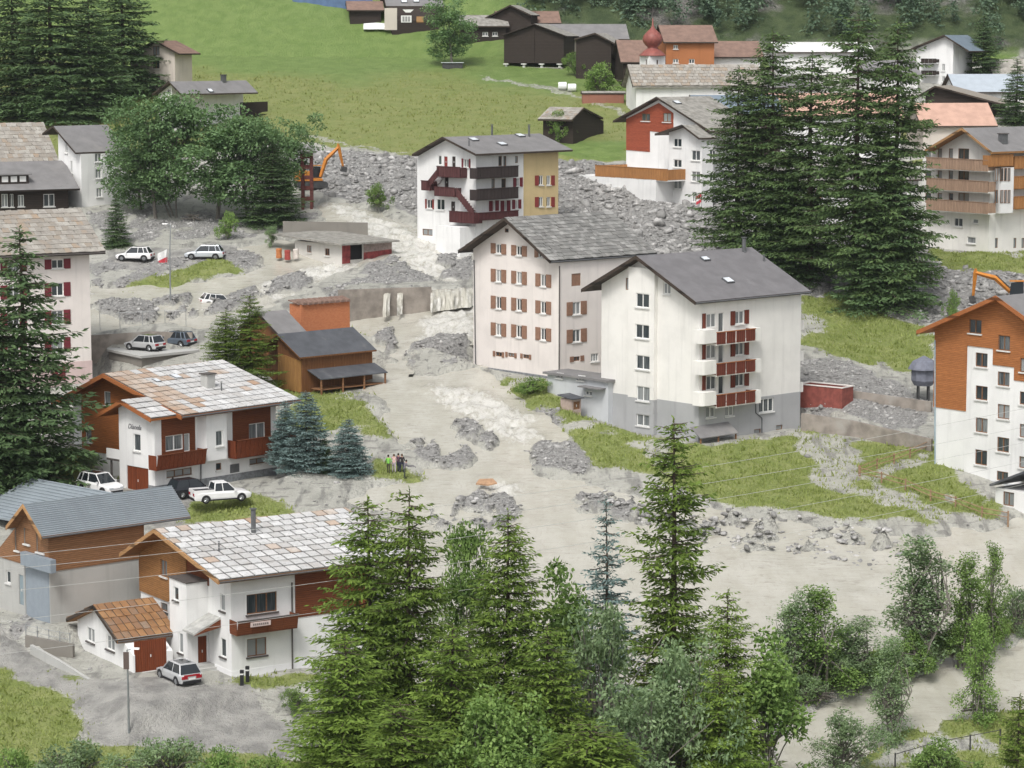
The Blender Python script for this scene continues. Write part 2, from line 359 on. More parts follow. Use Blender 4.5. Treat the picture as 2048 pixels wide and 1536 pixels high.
def ground_material():
    m, t, b = nodes('valley_ground')
    def A(n): a = t.nodes.new('ShaderNodeAttribute'); a.attribute_name = n; return a.outputs['Fac']
    big = noise(t, .09, 5, coord='World'); mid = noise(t, .55, 4, coord='World'); fine = noise(t, 3.2, 4, coord='World')
    streak = noise(t, .5, 4, (1.6, .32, 1), 'World', rot=(0, 0, .45))
    mud = mixc(t, ramp(t, mid, .3, .7), (.425, .42, .375), (.52, .515, .465))
    mud = mixc(t, mth(t, 'MULTIPLY', ramp(t, streak, .52, .66), .75), mud, (.22, .215, .20))
    mud = mixc(t, mth(t, 'MULTIPLY', ramp(t, noise(t, 1.3, 4, (1.4, .4, 1), 'World', rot=(0, 0, -.3)), .58, .7), .6), mud, (.15, .15, .145))
    mud = mixc(t, mth(t, 'MULTIPLY', ramp(t, noise(t, .9, 5, (.5, 1.4, 1), 'World', .65), .55, .64), .65), mud, (.20, .195, .18))
    rub = mixc(t, ramp(t, fine, .3, .7), (.22, .216, .208), (.38, .373, .36))
    gr = mixc(t, ramp(t, mid, .3, .72), (.21, .26, .075), (.30, .33, .125))
    gr = mixc(t, mth(t, 'MULTIPLY', ramp(t, fine, .5, .75), .5), gr, (.07, .11, .02))
    me = mixc(t, ramp(t, mid, .35, .68), (.225, .265, .085), (.275, .295, .11))
    me = mixc(t, mth(t, 'MULTIPLY', ramp(t, noise(t, .8, 4, (.5, 1.6, 1), 'World'), .5, .72), .6), me, (.20, .26, .06))
    me = mixc(t, A('lush'), me, mixc(t, ramp(t, mid, .3, .7), (.15, .23, .06), (.20, .28, .085)))
    asp = mixc(t, ramp(t, mid, .35, .65), (.27, .265, .25), (.42, .41, .385))
    asp = mixc(t, mth(t, 'MULTIPLY', ramp(t, streak, .5, .62), .6), asp, (.42, .41, .38))
    br = mth(t, 'MULTIPLY', mth(t, 'SUBTRACT', fine, .5), .9)
    def soft(n): return ramp(t, mth(t, 'ADD', A(n), br), .35, .65)
    c = mixc(t, soft('asph'), mud, asp); c = mixc(t, soft('rub'), c, rub); c = mixc(t, soft('grass'), c, gr); c = mixc(t, soft('mead'), c, me)
    rock = mixc(t, ramp(t, fine, .3, .7), (.10, .10, .09), (.26, .25, .23)); fl = mixc(t, ramp(t, mid, .3, .7), (.045, .07, .03), (.085, .115, .05))
    c = mixc(t, A('hill'), c, mixc(t, ramp(t, big, .5, .6), fl, rock))
    t.links.new(c, b.inputs['Base Color']); b.inputs['Specular IOR Level'].default_value = .25
    t.links.new(mixc(t, A('grass'), (.48,) * 3, (.9,) * 3), b.inputs['Roughness'])
    bump(t, b, mth(t, 'ADD', fine, mth(t, 'MULTIPLY', noise(t, 11, 2, coord='World'), .6)), 1.0, .30)
    return m
me = npmesh('ground', V, QF, ground_material(), True)
m_hill = np.clip((GY - 430 + (fbm(GX*.1, GY*.1, 7, 2)-.5)*14) / 6, 0, 1) * np.clip((GX + 3) / 10, 0, 1)
m_hill = np.maximum(m_hill, np.clip((GY - 520) / 10, 0, 1))
m_lush = np.clip((GY - 405 + GX * .18 + (fbm(GX*.08, GY*.08, 77, 3)-.5)*30) / 12, 0, 1)
m_lush = np.maximum(m_lush, pmask([[(1050,280),(1260,285),(1260,330),(1100,322)], [(780,95),(1010,95),(1280,160),(1260,200),(1000,140),(800,120)]], 3))
for n_, a_ in (('grass', m_grass), ('mead', m_mead), ('rub', m_rub), ('asph', m_asph), ('hill', m_hill), ('lush', m_lush)):
    at_ = me.attributes.new(n_, 'FLOAT', 'POINT'); at_.data.foreach_set('value', a_.ravel().astype(np.float32))
ground = link('ground', me); tag(ground, kind='structure')

# ------------------------------------------------------------------ flood water (one sheet over the braided channels)
m_foam = pmask([[(640,398),(720,405),(840,470),(950,490),(950,566),(860,560),(790,515),(700,450)], [(860,610),(955,600),(950,665),(860,690),(800,720),(820,690)],
                [(850,760),(960,775),(1060,820),(1090,880),(1040,900),(960,850),(880,800)], [(520,560),(700,500),(790,480),(700,540),(520,612)], [(960,965),(1060,960),(1000,1000)]], 5)
wsel = m_water > .06
zw = zg(GX, GY) - .42 + (fbm(GX * .3, GY * .3, 91, 3) - .5) * .25
zw = zw + m_foam * (fbm(GX * 1.1, GY * .8, 95, 3) - .45) * 1.1
zw = zw + (1 - m_foam) * (fbm(GX * .9 + GY * .3, GY * .7, 99, 3) - .5) * .07
fs = wsel[:-1, :-1] | wsel[:-1, 1:] | wsel[1:, 1:] | wsel[1:, :-1]
zr_ = np.stack([zw[:-1, :-1], zw[:-1, 1:], zw[1:, 1:], zw[1:, :-1]]); fs &= (zr_.max(0) - zr_.min(0)) < .95
wf = QF.reshape(ny - 1, nx - 1, 4)[fs]
used = np.unique(wf); rem = np.full(nx * ny, -1); rem[used] = np.arange(len(used))
WV = np.stack([GX, GY, zw], -1).reshape(-1, 3)[used]
def water_material(name, tint=1.0):
    m, t, b = nodes(name)
    a = t.nodes.new('ShaderNodeAttribute'); a.attribute_name = 'foam'
    fl = noise(t, .5, 6, (1.0, .5, 1), 'World', rot=(0, 0, .5)); f2 = noise(t, 1.5, 7, (1.8, .55, 1), 'World', .66, rot=(0, 0, .35)); f3 = noise(t, 5, 5, coord='World')
    c = mixc(t, ramp(t, fl, .32, .7), sc((.415, .40, .34), tint), sc((.475, .46, .405), tint))
    c = mixc(t, mth(t, 'MULTIPLY', ramp(t, f2, .52, .66), .35), c, sc((.36, .34, .29), tint))
    rip = noise(t, 1.0, 5, (.55, 1.5, 1), 'World', .6)
    c = mixc(t, mth(t, 'MULTIPLY', ramp(t, rip, .60, .68), .5), c, sc((.27, .25, .21), tint))
    f4 = noise(t, 1.1, 8, (1.5, .7, 1), 'World', .72, rot=(0, 0, .35))
    foam = ramp(t, mth(t, 'ADD', mth(t, 'MULTIPLY', a.outputs['Fac'], .30), f4), .64, .86)
    c = mixc(t, foam, c, (.62, .61, .57)); t.links.new(c, b.inputs['Base Color'])
    b.inputs['Roughness'].default_value = .2; b.inputs['Specular IOR Level'].default_value = .5
    bump(t, b, mth(t, 'ADD', mth(t, 'MULTIPLY', mth(t, 'ADD', f2, f4), mth(t, 'ADD', a.outputs['Fac'], .25)), mth(t, 'MULTIPLY', rip, .6)), .8, .15); return m
WATER = water_material('muddy_flood_water')
wme = npmesh('flood_water', WV, rem[wf], WATER, True)
fa = wme.attributes.new('foam', 'FLOAT', 'POINT'); fa.data.foreach_set('value', m_foam.ravel()[used].astype(np.float32))
tag(link('flood_water', wme), kind='structure')

# ------------------------------------------------------------------ rubble, grass
from bisect import bisect
def sample(mask, n, wfun=None, ymin=170, ymax=470):
    wgt = np.where((GY > ymin) & (GY < ymax) & (np.abs(GX) < 110), mask, 0) ** 2
    if wfun is not None: wgt = wgt * wfun
    p = wgt.ravel() / wgt.sum(); k = np.random.choice(p.size, n, p=p)
    return GX.ravel()[k] + np.random.uniform(-.3, .3, n), GY.ravel()[k] + np.random.uniform(-.3, .3, n), k
PHI = (1 + 5 ** .5) / 2
ICO = np.array([(-1,PHI,0),(1,PHI,0),(-1,-PHI,0),(1,-PHI,0),(0,-1,PHI),(0,1,PHI),(0,-1,-PHI),(0,1,-PHI),(PHI,0,-1),(PHI,0,1),(-PHI,0,-1),(-PHI,0,1)]) / 1.9
ICF = np.array([(0,11,5),(0,5,1),(0,1,7),(0,7,10),(0,10,11),(1,5,9),(5,11,4),(11,10,2),(10,7,6),(7,1,8),(3,9,4),(3,4,2),(3,2,6),(3,6,8),(3,8,9),(4,9,5),(2,4,11),(6,2,10),(8,6,7),(9,8,1)])
def rocks(name, x, y, z, size, label, mat_):
    n = len(x); jit = np.random.uniform(.55, 1.25, (n, 12, 1))
    v = ICO[None] * jit * np.stack([size * np.random.uniform(.8, 1.7, n), size * np.random.uniform(.7, 1.2, n), size * np.random.uniform(.4, .85, n)], -1)[:, None, :]
    a = np.random.uniform(0, 6.28, n)[:, None]; tl = np.random.uniform(-.5, .5, n)[:, None]
    X = v[..., 0] * np.cos(a) - v[..., 1] * np.sin(a); Y_ = v[..., 0] * np.sin(a) + v[..., 1] * np.cos(a); Zz = v[..., 2] + X * np.sin(tl) * .6
    P = np.stack([X + x[:, None], Y_ + y[:, None], Zz + z[:, None]], -1).reshape(-1, 3)
    Fc = (ICF[None] + (np.arange(n) * 12)[:, None, None]).reshape(-1, 3)
    o = link(name, npmesh(name, P, Fc, mat_)); tag(o, label, 'rubble', kind='stuff'); return o
ROCKM = slabmat('rubble_stone', [(.22, .216, .208), (.34, .335, .325), (.44, .433, .42), (.56, .55, .535), (.29, .284, .274)])
up = np.clip(pmask([P_RUB[0]], 1), 0, 1)
x, y, k = sample(np.clip(m_rub - m_grass, 0, 1) * up, 15000); rocks('rubble', x, y, Z.ravel()[k], np.clip(np.random.lognormal(-1.85, .6, len(x)), .07, 1.0), 'grey boulder rubble left across the upper slope', ROCKM)
x, y, k = sample(np.clip(m_rub - m_grass, 0, 1) * (1 - up), 12000); rocks('rubble', x, y, Z.ravel()[k] - .03, np.clip(np.random.lognormal(-2.35, .5, len(x)), .05, .4), 'grey gravel and stones on the lower bars', ROCKM)
x, y, k = sample(m_shoal * (1 - m_grass), 1500); rocks('rubble', x, y, Z.ravel()[k] + .1, np.clip(np.random.lognormal(-1.7, .4, len(x)), .08, .45), 'scattered dark stones in the shallow flood', ROCKM)

x, y, k = sample(np.clip(1 - m_rub - m_grass - m_mead - m_water * 2 - m_asph, 0, 1) * (GY < 400), 6000); rocks('rubble', x, y, Z.ravel()[k], np.clip(np.random.lognormal(-2.7, .55, len(x)), .04, .35), 'small stones strewn over the mud', ROCKM)
def tufts(name, x, y, z, hgt, label, cat, mat_, blades=4, spread=.25):
    n = len(x); P = []; tot = n * blades
    bx = np.repeat(x, blades) + np.random.normal(0, spread, tot); by = np.repeat(y, blades) + np.random.normal(0, spread, tot); bz = np.repeat(z, blades) - .05
    h = np.repeat(hgt, blades) * np.random.uniform(.6, 1.25, tot); a = np.random.uniform(0, 6.28, tot); wd = h * .28
    lx, ly = np.random.normal(0, .4, (2, tot)) * h
    p0 = np.stack([bx - np.cos(a) * wd, by - np.sin(a) * wd, bz], -1); p1 = np.stack([bx + np.cos(a) * wd, by + np.sin(a) * wd, bz], -1); p2 = np.stack([bx + lx, by + ly, bz + h], -1)
    P = np.stack([p0, p1, p2], 1).reshape(-1, 3); o = link(name, npmesh(name, P, np.arange(tot * 3).reshape(-1, 3), mat_)); tag(o, label, cat, kind='stuff'); return o
def leafmat(name, c0, c1, scale=.7, trans=.25, rough=.65):
    if name in _M: return _M[name]
    m, t, b = nodes(name); g = t.nodes.new('ShaderNodeNewGeometry'); oi = t.nodes.new('ShaderNodeObjectInfo')
    f = mth(t, 'ADD', mth(t, 'MULTIPLY', g.outputs['Random Per Island'], .55), mth(t, 'MULTIPLY', ramp(t, noise(t, scale, 4, coord='World'), .3, .7), .45))
    c = mixc(t, f, c0, c1); k = mth(t, 'MULTIPLY_ADD', oi.outputs['Random'], .3); k.node.inputs[2].default_value = .85
    cc = t.nodes.new('ShaderNodeCombineColor'); [t.links.new(k, cc.inputs[i]) for i in range(3)]
    c = mixc(t, 1.0, c, cc.outputs[0], 'MULTIPLY')
    t.links.new(c, b.inputs['Base Color']); b.inputs['Roughness'].default_value = rough; b.inputs['Specular IOR Level'].default_value = .2
    if trans:
        tr = t.nodes.new('ShaderNodeBsdfTranslucent'); t.links.new(mixc(t, 1.0, c, (1.1, 1.15, .6), 'MULTIPLY'), tr.inputs['Color'])
        ms = t.nodes.new('ShaderNodeMixShader'); ms.inputs[0].default_value = trans
        out = t.nodes['Material Output']; t.links.new(b.outputs[0], ms.inputs[1]); t.links.new(tr.outputs[0], ms.inputs[2]); t.links.new(ms.outputs[0], out.inputs['Surface'])
    _M[name] = m; return m
GRM = leafmat('grass_blades', (.20, .25, .065), (.34, .38, .14), .5, .3); MDM = leafmat('meadow_blades', (.21, .25, .07), (.31, .33, .12), .35, .25)
x, y, k = sample(np.sqrt(pmask(P_GRASS, 6) * np.clip(m_grass + .12, 0, 1)), 34000, ymax=330, ymin=150); tufts('grass', x, y, Z.ravel()[k], np.random.uniform(.06, .24, len(x)) * np.random.choice([.6, 1, 1.6], len(x)), 'rough green grass on the banks between the houses', 'grass', GRM)
x, y, k = sample(m_mead * (1 - m_hill) * (1 - m_lush), 16000, ymin=300); tufts('meadow_grass', x, y, Z.ravel()[k], np.random.uniform(.12, .4, len(x)), 'yellow green mown grass of the meadow slope', 'grass', MDM, 3, .4)
# ------------------------------------------------------------------ house builder
GLASS = glassmat(); FRAME_W = mat('white_window_frame', (.78, .78, .76), .5, .04, 3, 0); FRAME_B = mat('brown_window_frame', (.20, .10, .05), .6, .15, 6, .1)
SILL_D = mat('dark_stone_sill', (.10, .09, .085), .7, .15, 6, .1); SILL_W = mat('pale_sill', (.66, .66, .64), .7, .06, 5, .05)
ZINC = mat('zinc_pipe', (.16, .165, .17), .45, .1, 4, 0, metal=.5)
_tilecache = {}; DBG = False
class House:
    def __init__(s, name, label, cat, base, Rx, Lx, alpha, Y=None, lift=0, group=None):
        s.O = gp(*base) if Y is None else at(base[0], base[1], Y)
        s.al = math.radians(alpha); s.r = Vector((math.cos(s.al), math.sin(s.al), 0)); s.l = Vector((-math.sin(s.al), math.cos(s.al), 0))
        s.root = empty(name, s.O, s.al); tag(s.root, label, cat, group)
        def solve(px, u):       # length so that the far corner stands at photo column px
            k = (px - 1024) / F; z = s.O.z - CZ; d0 = s.O.y * CP - z * SP
            return (k * d0 - s.O.x) / (u.x - k * u.y * CP)
        s.Lr = solve(Rx, s.r) if Rx < 1e5 else Rx - 1e5
        s.Ll = solve(Lx, s.l) if Lx < 1e5 else Lx - 1e5
        s.cuts = []; s.walls = []
        if DBG: print('HOUSE', name, base, round(s.Lr, 1), round(s.Ll, 1), alpha)
    # a ray through photo pixel hits a local plane: axis 0 (x=val), 1 (y=val), 2 (z=val)
    def hit(s, axis, val, px, py):
        d = ray(px, py); o = Vector((0, 0, CZ)) - s.O
        lo = Vector((o.dot(s.r), o.dot(s.l), o.z)); ld = Vector((d.dot(s.r), d.dot(s.l), d.z))
        t = (val - lo[axis]) / ld[axis]; return lo + ld * t
    def pix(s, face, px, py, off=0.0):
        if face == 'R': p = s.hit(1, -off, px, py); return p.x, p.z
        p = s.hit(0, -off, px, py); return p.y, p.z
    @staticmethod
    def P(face, a, b, h): return (a, b, h) if face == 'R' else (b, a, h)     # b = depth behind the facade
    def box(s, mb, face, a0, a1, b0, b1, h0, h1, mi=0):
        p, q = s.P(face, a0, b0, h0), s.P(face, a1, b1, h1)
        return mb.box(min(p[0], q[0]), min(p[1], q[1]), h0, max(p[0], q[0]), max(p[1], q[1]), h1, mi)
    # roof from the photo: ridge front end, near eave and far eave of the verge (all in the plane og in front of the facade), ridge back end
    def roof(s, face, og, apex, near, far=None, back=None, t=.25, m=None, name='roof', under=None, b0=None):
        W = s.Ll if face == 'L' else s.Lr; D = s.Lr if face == 'L' else s.Ll
        a1, h1 = s.pix(face, *apex, og) if len(apex) == 2 else apex[:2]
        a0, h0 = s.pix(face, *near, og) if len(near) == 2 else near[:2]
        if far is None: a2, h2 = 2 * a1 - a0, h0
        else: a2, h2 = s.pix(face, *far, og) if len(far) == 2 else far[:2]
        if back is None: bend = D + og
        elif isinstance(back, (int, float)): bend = back
        else:
            p = s.hit(1 if face == 'L' else 0, a1, *back); bend = p.x if face == 'L' else p.y
        prof = [(a0, h0), (a1, h1), (a2, h2)]
        k = t
        ring = [(a0, h0), (a1, h1), (a2, h2), (a2, h2 - k), (a1, h1 - k), (a0, h0 - k)]
        A = [s.P(face, a, -og, h) for a, h in ring]; B = [s.P(face, a, bend, h) for a, h in ring]
        mb = MB(); n = 6
        mb.add(A + B, [(0,1,4,5),(1,2,3,4),(6,7,10,11),(7,8,9,10)] + [(i, (i+1) % 6, 6 + (i+1) % 6, 6 + i) for i in range(6)])
        if under:
            mb.m = [1, 1, 1, 1, 0, 0, 1, 1, 1, 1]
            ro = mb.build(name, [m, under], s.root)
        else: ro = mb.build(name, m, s.root)
        s.rf = dict(face=face, prof=prof, og=og, bend=bend, t=t, obj=ro); return s.rf
    def hroof(s, rf, a, top=False):
        (a0, h0), (a1, h1), (a2, h2) = rf['prof']; o = 0 if top else rf['t'] + .01
        if a <= a1: return h0 + (h1 - h0) * (a - a0) / (a1 - a0) - o
        return h1 + (h2 - h1) * (a - a1) / (a2 - a1) - o
    def body(s, m, rf=None, H=None, zlo=-4.0, a0=0, a1=None, b0=0, b1=None, face=None, name='wall', cut=True):
        face = face or (rf['face'] if rf else 'L'); W = s.Ll if face == 'L' else s.Lr; D = s.Lr if face == 'L' else s.Ll
        a1 = W if a1 is None else a1; b1 = (min(D, rf['bend'] - .25) if rf else D) if b1 is None else b1
        if rf:
            am = rf['prof'][1][0]; ring = [(a0, zlo), (a1, zlo), (a1, s.hroof(rf, a1))] + ([(am, s.hroof(rf, am))] if a0 < am < a1 else []) + [(a0, s.hroof(rf, a0))]
        else: ring = [(a0, zlo), (a1, zlo), (a1, H), (a0, H)]
        o = MB().prism([s.P(face, a, b0, h) for a, h in ring], [s.P(face, a, b1, h) for a, h in ring]).build(name, m, s.root)
        if cut: s.walls.append(o)
        return o
    def plinth(s, m, hL, hR=None, off=.03, zlo=-4.0, name='plinth', Lr=None, Ll=None):
        Lr = Lr or s.Lr; Ll = Ll or s.Ll
        o = MB().box(-off, -off, zlo, Lr + off, Ll + off, hL).build(name, m, s.root); s.walls.append(o); return o
    def panel(s, face, pts, m, off=.05, name='cladding', px=True, base=0.0, cut=True):
        P = [s.pix(face, *p, base) if px else p for p in pts]
        o = MB().prism([s.P(face, a, -off - base, h) for a, h in P], [s.P(face, a, .02 - base, h) for a, h in P]).build(name, m, s.root)
        if cut: s.walls.append(o)
        return o
    def rect(s, face, r, off=0.0):
        x0, y0, x1, y1 = r; xc, yc = (x0 + x1) / 2, (y0 + y1) / 2
        aa = sorted((s.pix(face, x0, yc, off)[0], s.pix(face, x1, yc, off)[0])); hh = sorted((s.pix(face, xc, y0, off)[1], s.pix(face, xc, y1, off)[1]))
        return aa[0], aa[1], hh[0], hh[1]
    def win(s, face, r, *A_, **K_):
        if not K_.get('cut', True): K_['rec'] = -.14
        return s._win(face, r, *A_, **K_)
    def _win(s, face, r, frame=None, mull=1, shut=None, sill=True, off=0.0, sillm=None, glass=None, trans=False, name='window', sw=None, label=None, surround=None, cut=True, rec=0.0):
        a0, a1, h0, h1 = s.rect(face, r, off); frame = frame or FRAME_W; fw = min(.08, (a1 - a0) * .13); b = -off
        if cut: s.cuts.append((face, a0, a1, b - .6, b + .26, h0, h1))
        b_ = b; b = b + rec; d0, d1 = b + .08, b + .14
        mb = MB(); s.box(mb, face, a0, a0 + fw, d0, d1, h0, h1); s.box(mb, face, a1 - fw, a1, d0, d1, h0, h1)
        s.box(mb, face, a0 + fw, a1 - fw, d0, d1, h0, h0 + fw); s.box(mb, face, a0 + fw, a1 - fw, d0, d1, h1 - fw, h1)
        for i in range(mull):
            c = a0 + (a1 - a0) * (i + 1) / (mull + 1); s.box(mb, face, c - fw * .6, c + fw * .6, d0 - .01, d1, h0 + fw, h1 - fw)
        if trans: c = h0 + (h1 - h0) * .7; s.box(mb, face, a0 + fw, a1 - fw, d0 + .01, d1 - .01, c - fw * .4, c + fw * .4)
        wo_ = mb.build(name, frame, s.root)
        if label: wo_['label'] = label
        p = MB(); s.box(p, face, a0 + .01, a1 - .01, b + .115, b + .24, h0 + .01, h1 - .01); p.build('pane', glass or GLASS, wo_)
        if sill: q = MB(); s.box(q, face, a0 - .1, a1 + .1, b - .13, b + .04, h0 - .12, h0 - .005); q.build('sill', sillm or SILL_W, wo_)
        if surround:
            q = MB(); g = .14
            for (c0, c1, e0, e1) in ((a0 - g, a0, h0, h1 + g), (a1, a1 + g, h0, h1 + g), (a0, a1, h1, h1 + g)): s.box(q, face, c0, c1, b - .025, b + .01, e0, e1)
            q.build('surround', surround, wo_)
        if shut:
            w_ = sw or (a1 - a0) * .55
            sides = (('a', a0 - w_ - .02, a0 - .02), ('b', a1 + .02, a1 + w_ + .02))
            for k, c0, c1 in sides:
                q = MB(); s.box(q, face, c0, c1, b - .07, b - .02, h0 - .05, h1 + .05)
                s.box(q, face, c0 + .05, c1 - .05, b - .085, b - .06, h0 + .05, (h0 + h1) / 2 - .03); s.box(q, face, c0 + .05, c1 - .05, b - .085, b - .06, (h0 + h1) / 2 + .03, h1 - .05)
                q.build('shutter', shut, wo_)
        return wo_
    def door(s, face, r, m, off=0.0, name='door', handle=True, grooves=4):
        a0, a1, h0, h1 = s.rect(face, r, off); b = -off; s.cuts.append((face, a0, a1, b - .6, b + .2, h0, h1))
        mb = MB(); s.box(mb, face, a0, a1, b + .1, b + .16, h0, h1)
        for i in range(grooves):
            c0 = a0 + (a1 - a0) * (i + .06) / grooves; c1 = a0 + (a1 - a0) * (i + .94) / grooves; s.box(mb, face, c0, c1, b + .07, b + .11, h0 + .06, h1 - .06)
        o = mb.build(name, m, s.root)
        if handle: q = MB(); c = (a0 + a1) / 2; s.box(q, face, c - .03, c + .03, b + .02, b + .08, (h0 + h1) / 2 - .12, (h0 + h1) / 2 + .08); q.build('handle', SILL_W, o)
        return o
    def pipe(s, face, pts, off=.12, r=.05, m=None):
        L = [s.P(face, a, -off, h) for a, h in (s.pix(face, *p, off) for p in pts)]
        return MB().tube(L, r, 6).build('downpipe', m or ZINC, s.root)
    def balcony(s, face, r, depth, m, boards=10, slab=None, rail=None, off=0.0, sides=True, flare=0.0, gap=.03, name='balcony', slabh=.18):
        """r = photo box of the front parapet"""
        a0, a1, h0, h1 = s.rect(face, r, off + depth); b = -off - depth; slab = slab or m
        mb = MB(); s.box(mb, face, a0, a1, b + .04, -off - .002, h0 - slabh, h0); bo = mb.build(name, slab, s.root)
        w_ = (a1 - a0) / boards
        for i in range(boards):
            q = MB(); c0, c1 = a0 + i * w_ + gap / 2, a0 + (i + 1) * w_ - gap / 2
            A = [s.P(face, a, bb, h) for a, bb, h in ((c0, b, h0 - .1), (c1, b, h0 - .1), (c1, b - flare, h1), (c0, b - flare, h1))]
            B = [s.P(face, a, bb, h) for a, bb, h in ((c0, b + .04, h0 - .1), (c1, b + .04, h0 - .1), (c1, b - flare + .04, h1), (c0, b - flare + .04, h1))]
            q.prism(A, B).build('board', m, bo)
        if sides:
            for a in (a0, a1):
                q = MB(); s.box(q, face, a - .025, a + .025, b + .05, -off - .01, h0 + .002, h1 - .02); q.build('side_panel', m, bo)
        q = MB(); s.box(q, face, a0 - .04, a1 + .04, b - flare - .05, b - flare + .09, h1 + .002, h1 + .07); q.build('rail', rail or m, bo)
        return bo
    # slabs laid on a roof slope. side 0 = near slope (profile 0-1), 1 = far slope
    def slabs(s, rf, side, rows, cols, m, thick=.07, gap=.05, shear=0.0, jit=.0, tilt=.05, bmin=None, bmax=None, name='slab', rowv=0.0, limit=300, skip=None, bow=0.0, ln=.55, m2=None, p2=None):
        m1 = m; face = rf['face']; (aL, hL), (aH, hH) = (rf['prof'][0], rf['prof'][1]) if side == 0 else (rf['prof'][2], rf['prof'][1])
        b0 = -rf['og'] if bmin is None else bmin; b1 = rf['bend'] if bmax is None else bmax
        sl = math.hypot(aH - aL, hH - hL); rl = sl / rows; cw = (b1 - b0) / cols
        va = Vector(s.P(face, (aH - aL) / sl, 0, (hH - hL) / sl)); vb = Vector(s.P(face, 0, 1, 0)); n = vb.cross(va); n = n if n.z > 0 else -n
        org = Vector(s.P(face, aL, b0, hL)); cnt = 0; key = (round(rl, 3), round(cw, 3), m.name, thick); key2 = None
        rot = Matrix((vb, va, n)).transposed(); spill = MB()
        if rot.determinant() < 0: vb2 = -vb; rot = Matrix((vb2, va, n)).transposed()
        for key, m in ((key, m),) + (((key[:2] + (m2.name, thick), m2),) if m2 else ()):
          key2 = key if m2 else None
          if key not in _tilecache:
            L = []
            for v_ in range(4):
                q = MB(); hw, hl = (cw - gap) / 2, rl * ln
                sk = lambda: random.uniform(-jit, jit)
                top = [(-hw + sk(), -hl + sk(), thick), (hw + sk(), -hl + sk(), thick), (hw + sk(), hl + sk(), thick), (-hw + sk(), hl + sk(), thick)]
                q.prism([(x_, y_, 0) for x_, y_, _ in top], top); L.append(q.mesh(name, m))
            _tilecache[key] = L
        if m2: key = key[:2] + (m1.name, thick)
        for r_ in range(rows):
            us = [((c_ + .5) * cw + shear * r_ * cw + (0.5 * cw * (r_ % 2) if rowv else 0) + bow * math.sin(r_ / rows * 3.1) * cw, 1.0) for c_ in range(-rows, cols + rows)]
            us = [q for q in us if cw * .42 <= q[0] <= (b1 - b0) - cw * .42]
            lm, rm = us[0][0] - cw / 2, (b1 - b0) - us[-1][0] - cw / 2
            if lm > cw * .15: us.insert(0, (lm / 2, lm / cw))
            if rm > cw * .15: us.append((b1 - b0 - rm / 2, rm / cw))
            for u, wsc in us:
                v_ = (r_ + .5) * rl; p = org + vb * u + va * v_ + n * (.035 + random.uniform(0, .02))
                if skip and skip(u + b0, v_): continue
                R = rot @ Matrix.Rotation(-tilt + random.uniform(-.02, .02), 3, 'X') @ Matrix.Rotation(random.uniform(-1, 1) * jit * .8, 3, 'Z')
                me_ = random.choice(_tilecache[key2 if (key2 and random.random() < p2(u / (b1 - b0), r_ / rows)) else key]); R = R @ Matrix.Diagonal((wsc, 1, 1))
                if cnt < limit:
                    o = bpy.data.objects.new(name, me_); COL.objects.link(o); o.parent = rf['obj']; o.matrix_local = Matrix.Translation(p) @ R.to_4x4()
                else:
                    M4 = Matrix.Translation(p) @ R.to_4x4(); spill.add([M4 @ v2.co for v2 in me_.vertices], [tuple(pp.vertices) for pp in me_.polygons])
                cnt += 1
        if spill.v: tag(spill.build('slab_rest', m1, rf['obj'], fix=False), kind='stuff')
    def onroof(s, rf, side, px, py):
        (aL, hL), (aH, hH) = (rf['prof'][0], rf['prof'][1]) if side == 0 else (rf['prof'][2], rf['prof'][1])
        d = ray(px, py); o = Vector((0, 0, CZ)) - s.O; lo = Vector((o.dot(s.r), o.dot(s.l), o.z)); ld = Vector((d.dot(s.r), d.dot(s.l), d.z))
        p0 = Vector(s.P(rf['face'], aL, 0, hL)); n = Vector(s.P(rf['face'], -(hH - hL), 0, aH - aL)); t = (p0 - lo).dot(n) / ld.dot(n); return lo + ld * t
    def skylight(s, rf, side, px, py, w_=.8, l_=1.1, m=None):
        face = rf['face']; p = s.onroof(rf, side, px, py); (aL, hL), (aH, hH) = (rf['prof'][0], rf['prof'][1]) if side == 0 else (rf['prof'][2], rf['prof'][1]); sl = math.hypot(aH - aL, hH - hL)
        va = Vector(s.P(face, (aH - aL) / sl, 0, (hH - hL) / sl)); vb = Vector(s.P(face, 0, 1, 0)); n = vb.cross(va); n = n if n.z > 0 else -n
        def bx(mb, w2, l2, z0, z1):
            A = [p + vb * i * w2 + va * j * l2 + n * z0 for i, j in ((-.5, -.5), (.5, -.5), (.5, .5), (-.5, .5))]; B = [q + n * (z1 - z0) for q in A]; return mb.prism(A, B)
        o = bx(MB(), w_, l_, 0, .16).build('skylight', ZINC, s.root); bx(MB(), w_ - .16, l_ - .16, .15, .19).build('pane', m or mat('skylight_glass', (.72, .76, .80), .15, .05, 2, 0, spec=.6), o); return o
    def chimney(s, rf, side, px, py, w_=.7, h_=1.2, m=None, cap=True, pipe=None):
        p = s.onroof(rf, side, px, py); q = MB()
        if pipe: q.tube([(p.x, p.y, p.z - .3), (p.x, p.y, p.z + h_)], pipe, 8); o = q.build('flue_pipe', m or ZINC, s.root); MB().tube([(p.x, p.y, p.z + h_ + .06), (p.x, p.y, p.z + h_ + .12)], pipe * 1.5, 8).build('cap', m or ZINC, o); return o
        q.box(p.x - w_ / 2, p.y - w_ / 2, p.z - .6, p.x + w_ / 2, p.y + w_ / 2, p.z + h_); o = q.build('chimney', m, s.root)
        if cap: MB().box(p.x - w_ * .62, p.y - w_ * .62, p.z + h_ + .002, p.x + w_ * .62, p.y + w_ * .62, p.z + h_ + .1).build('cap', SILL_D, o)
        return o
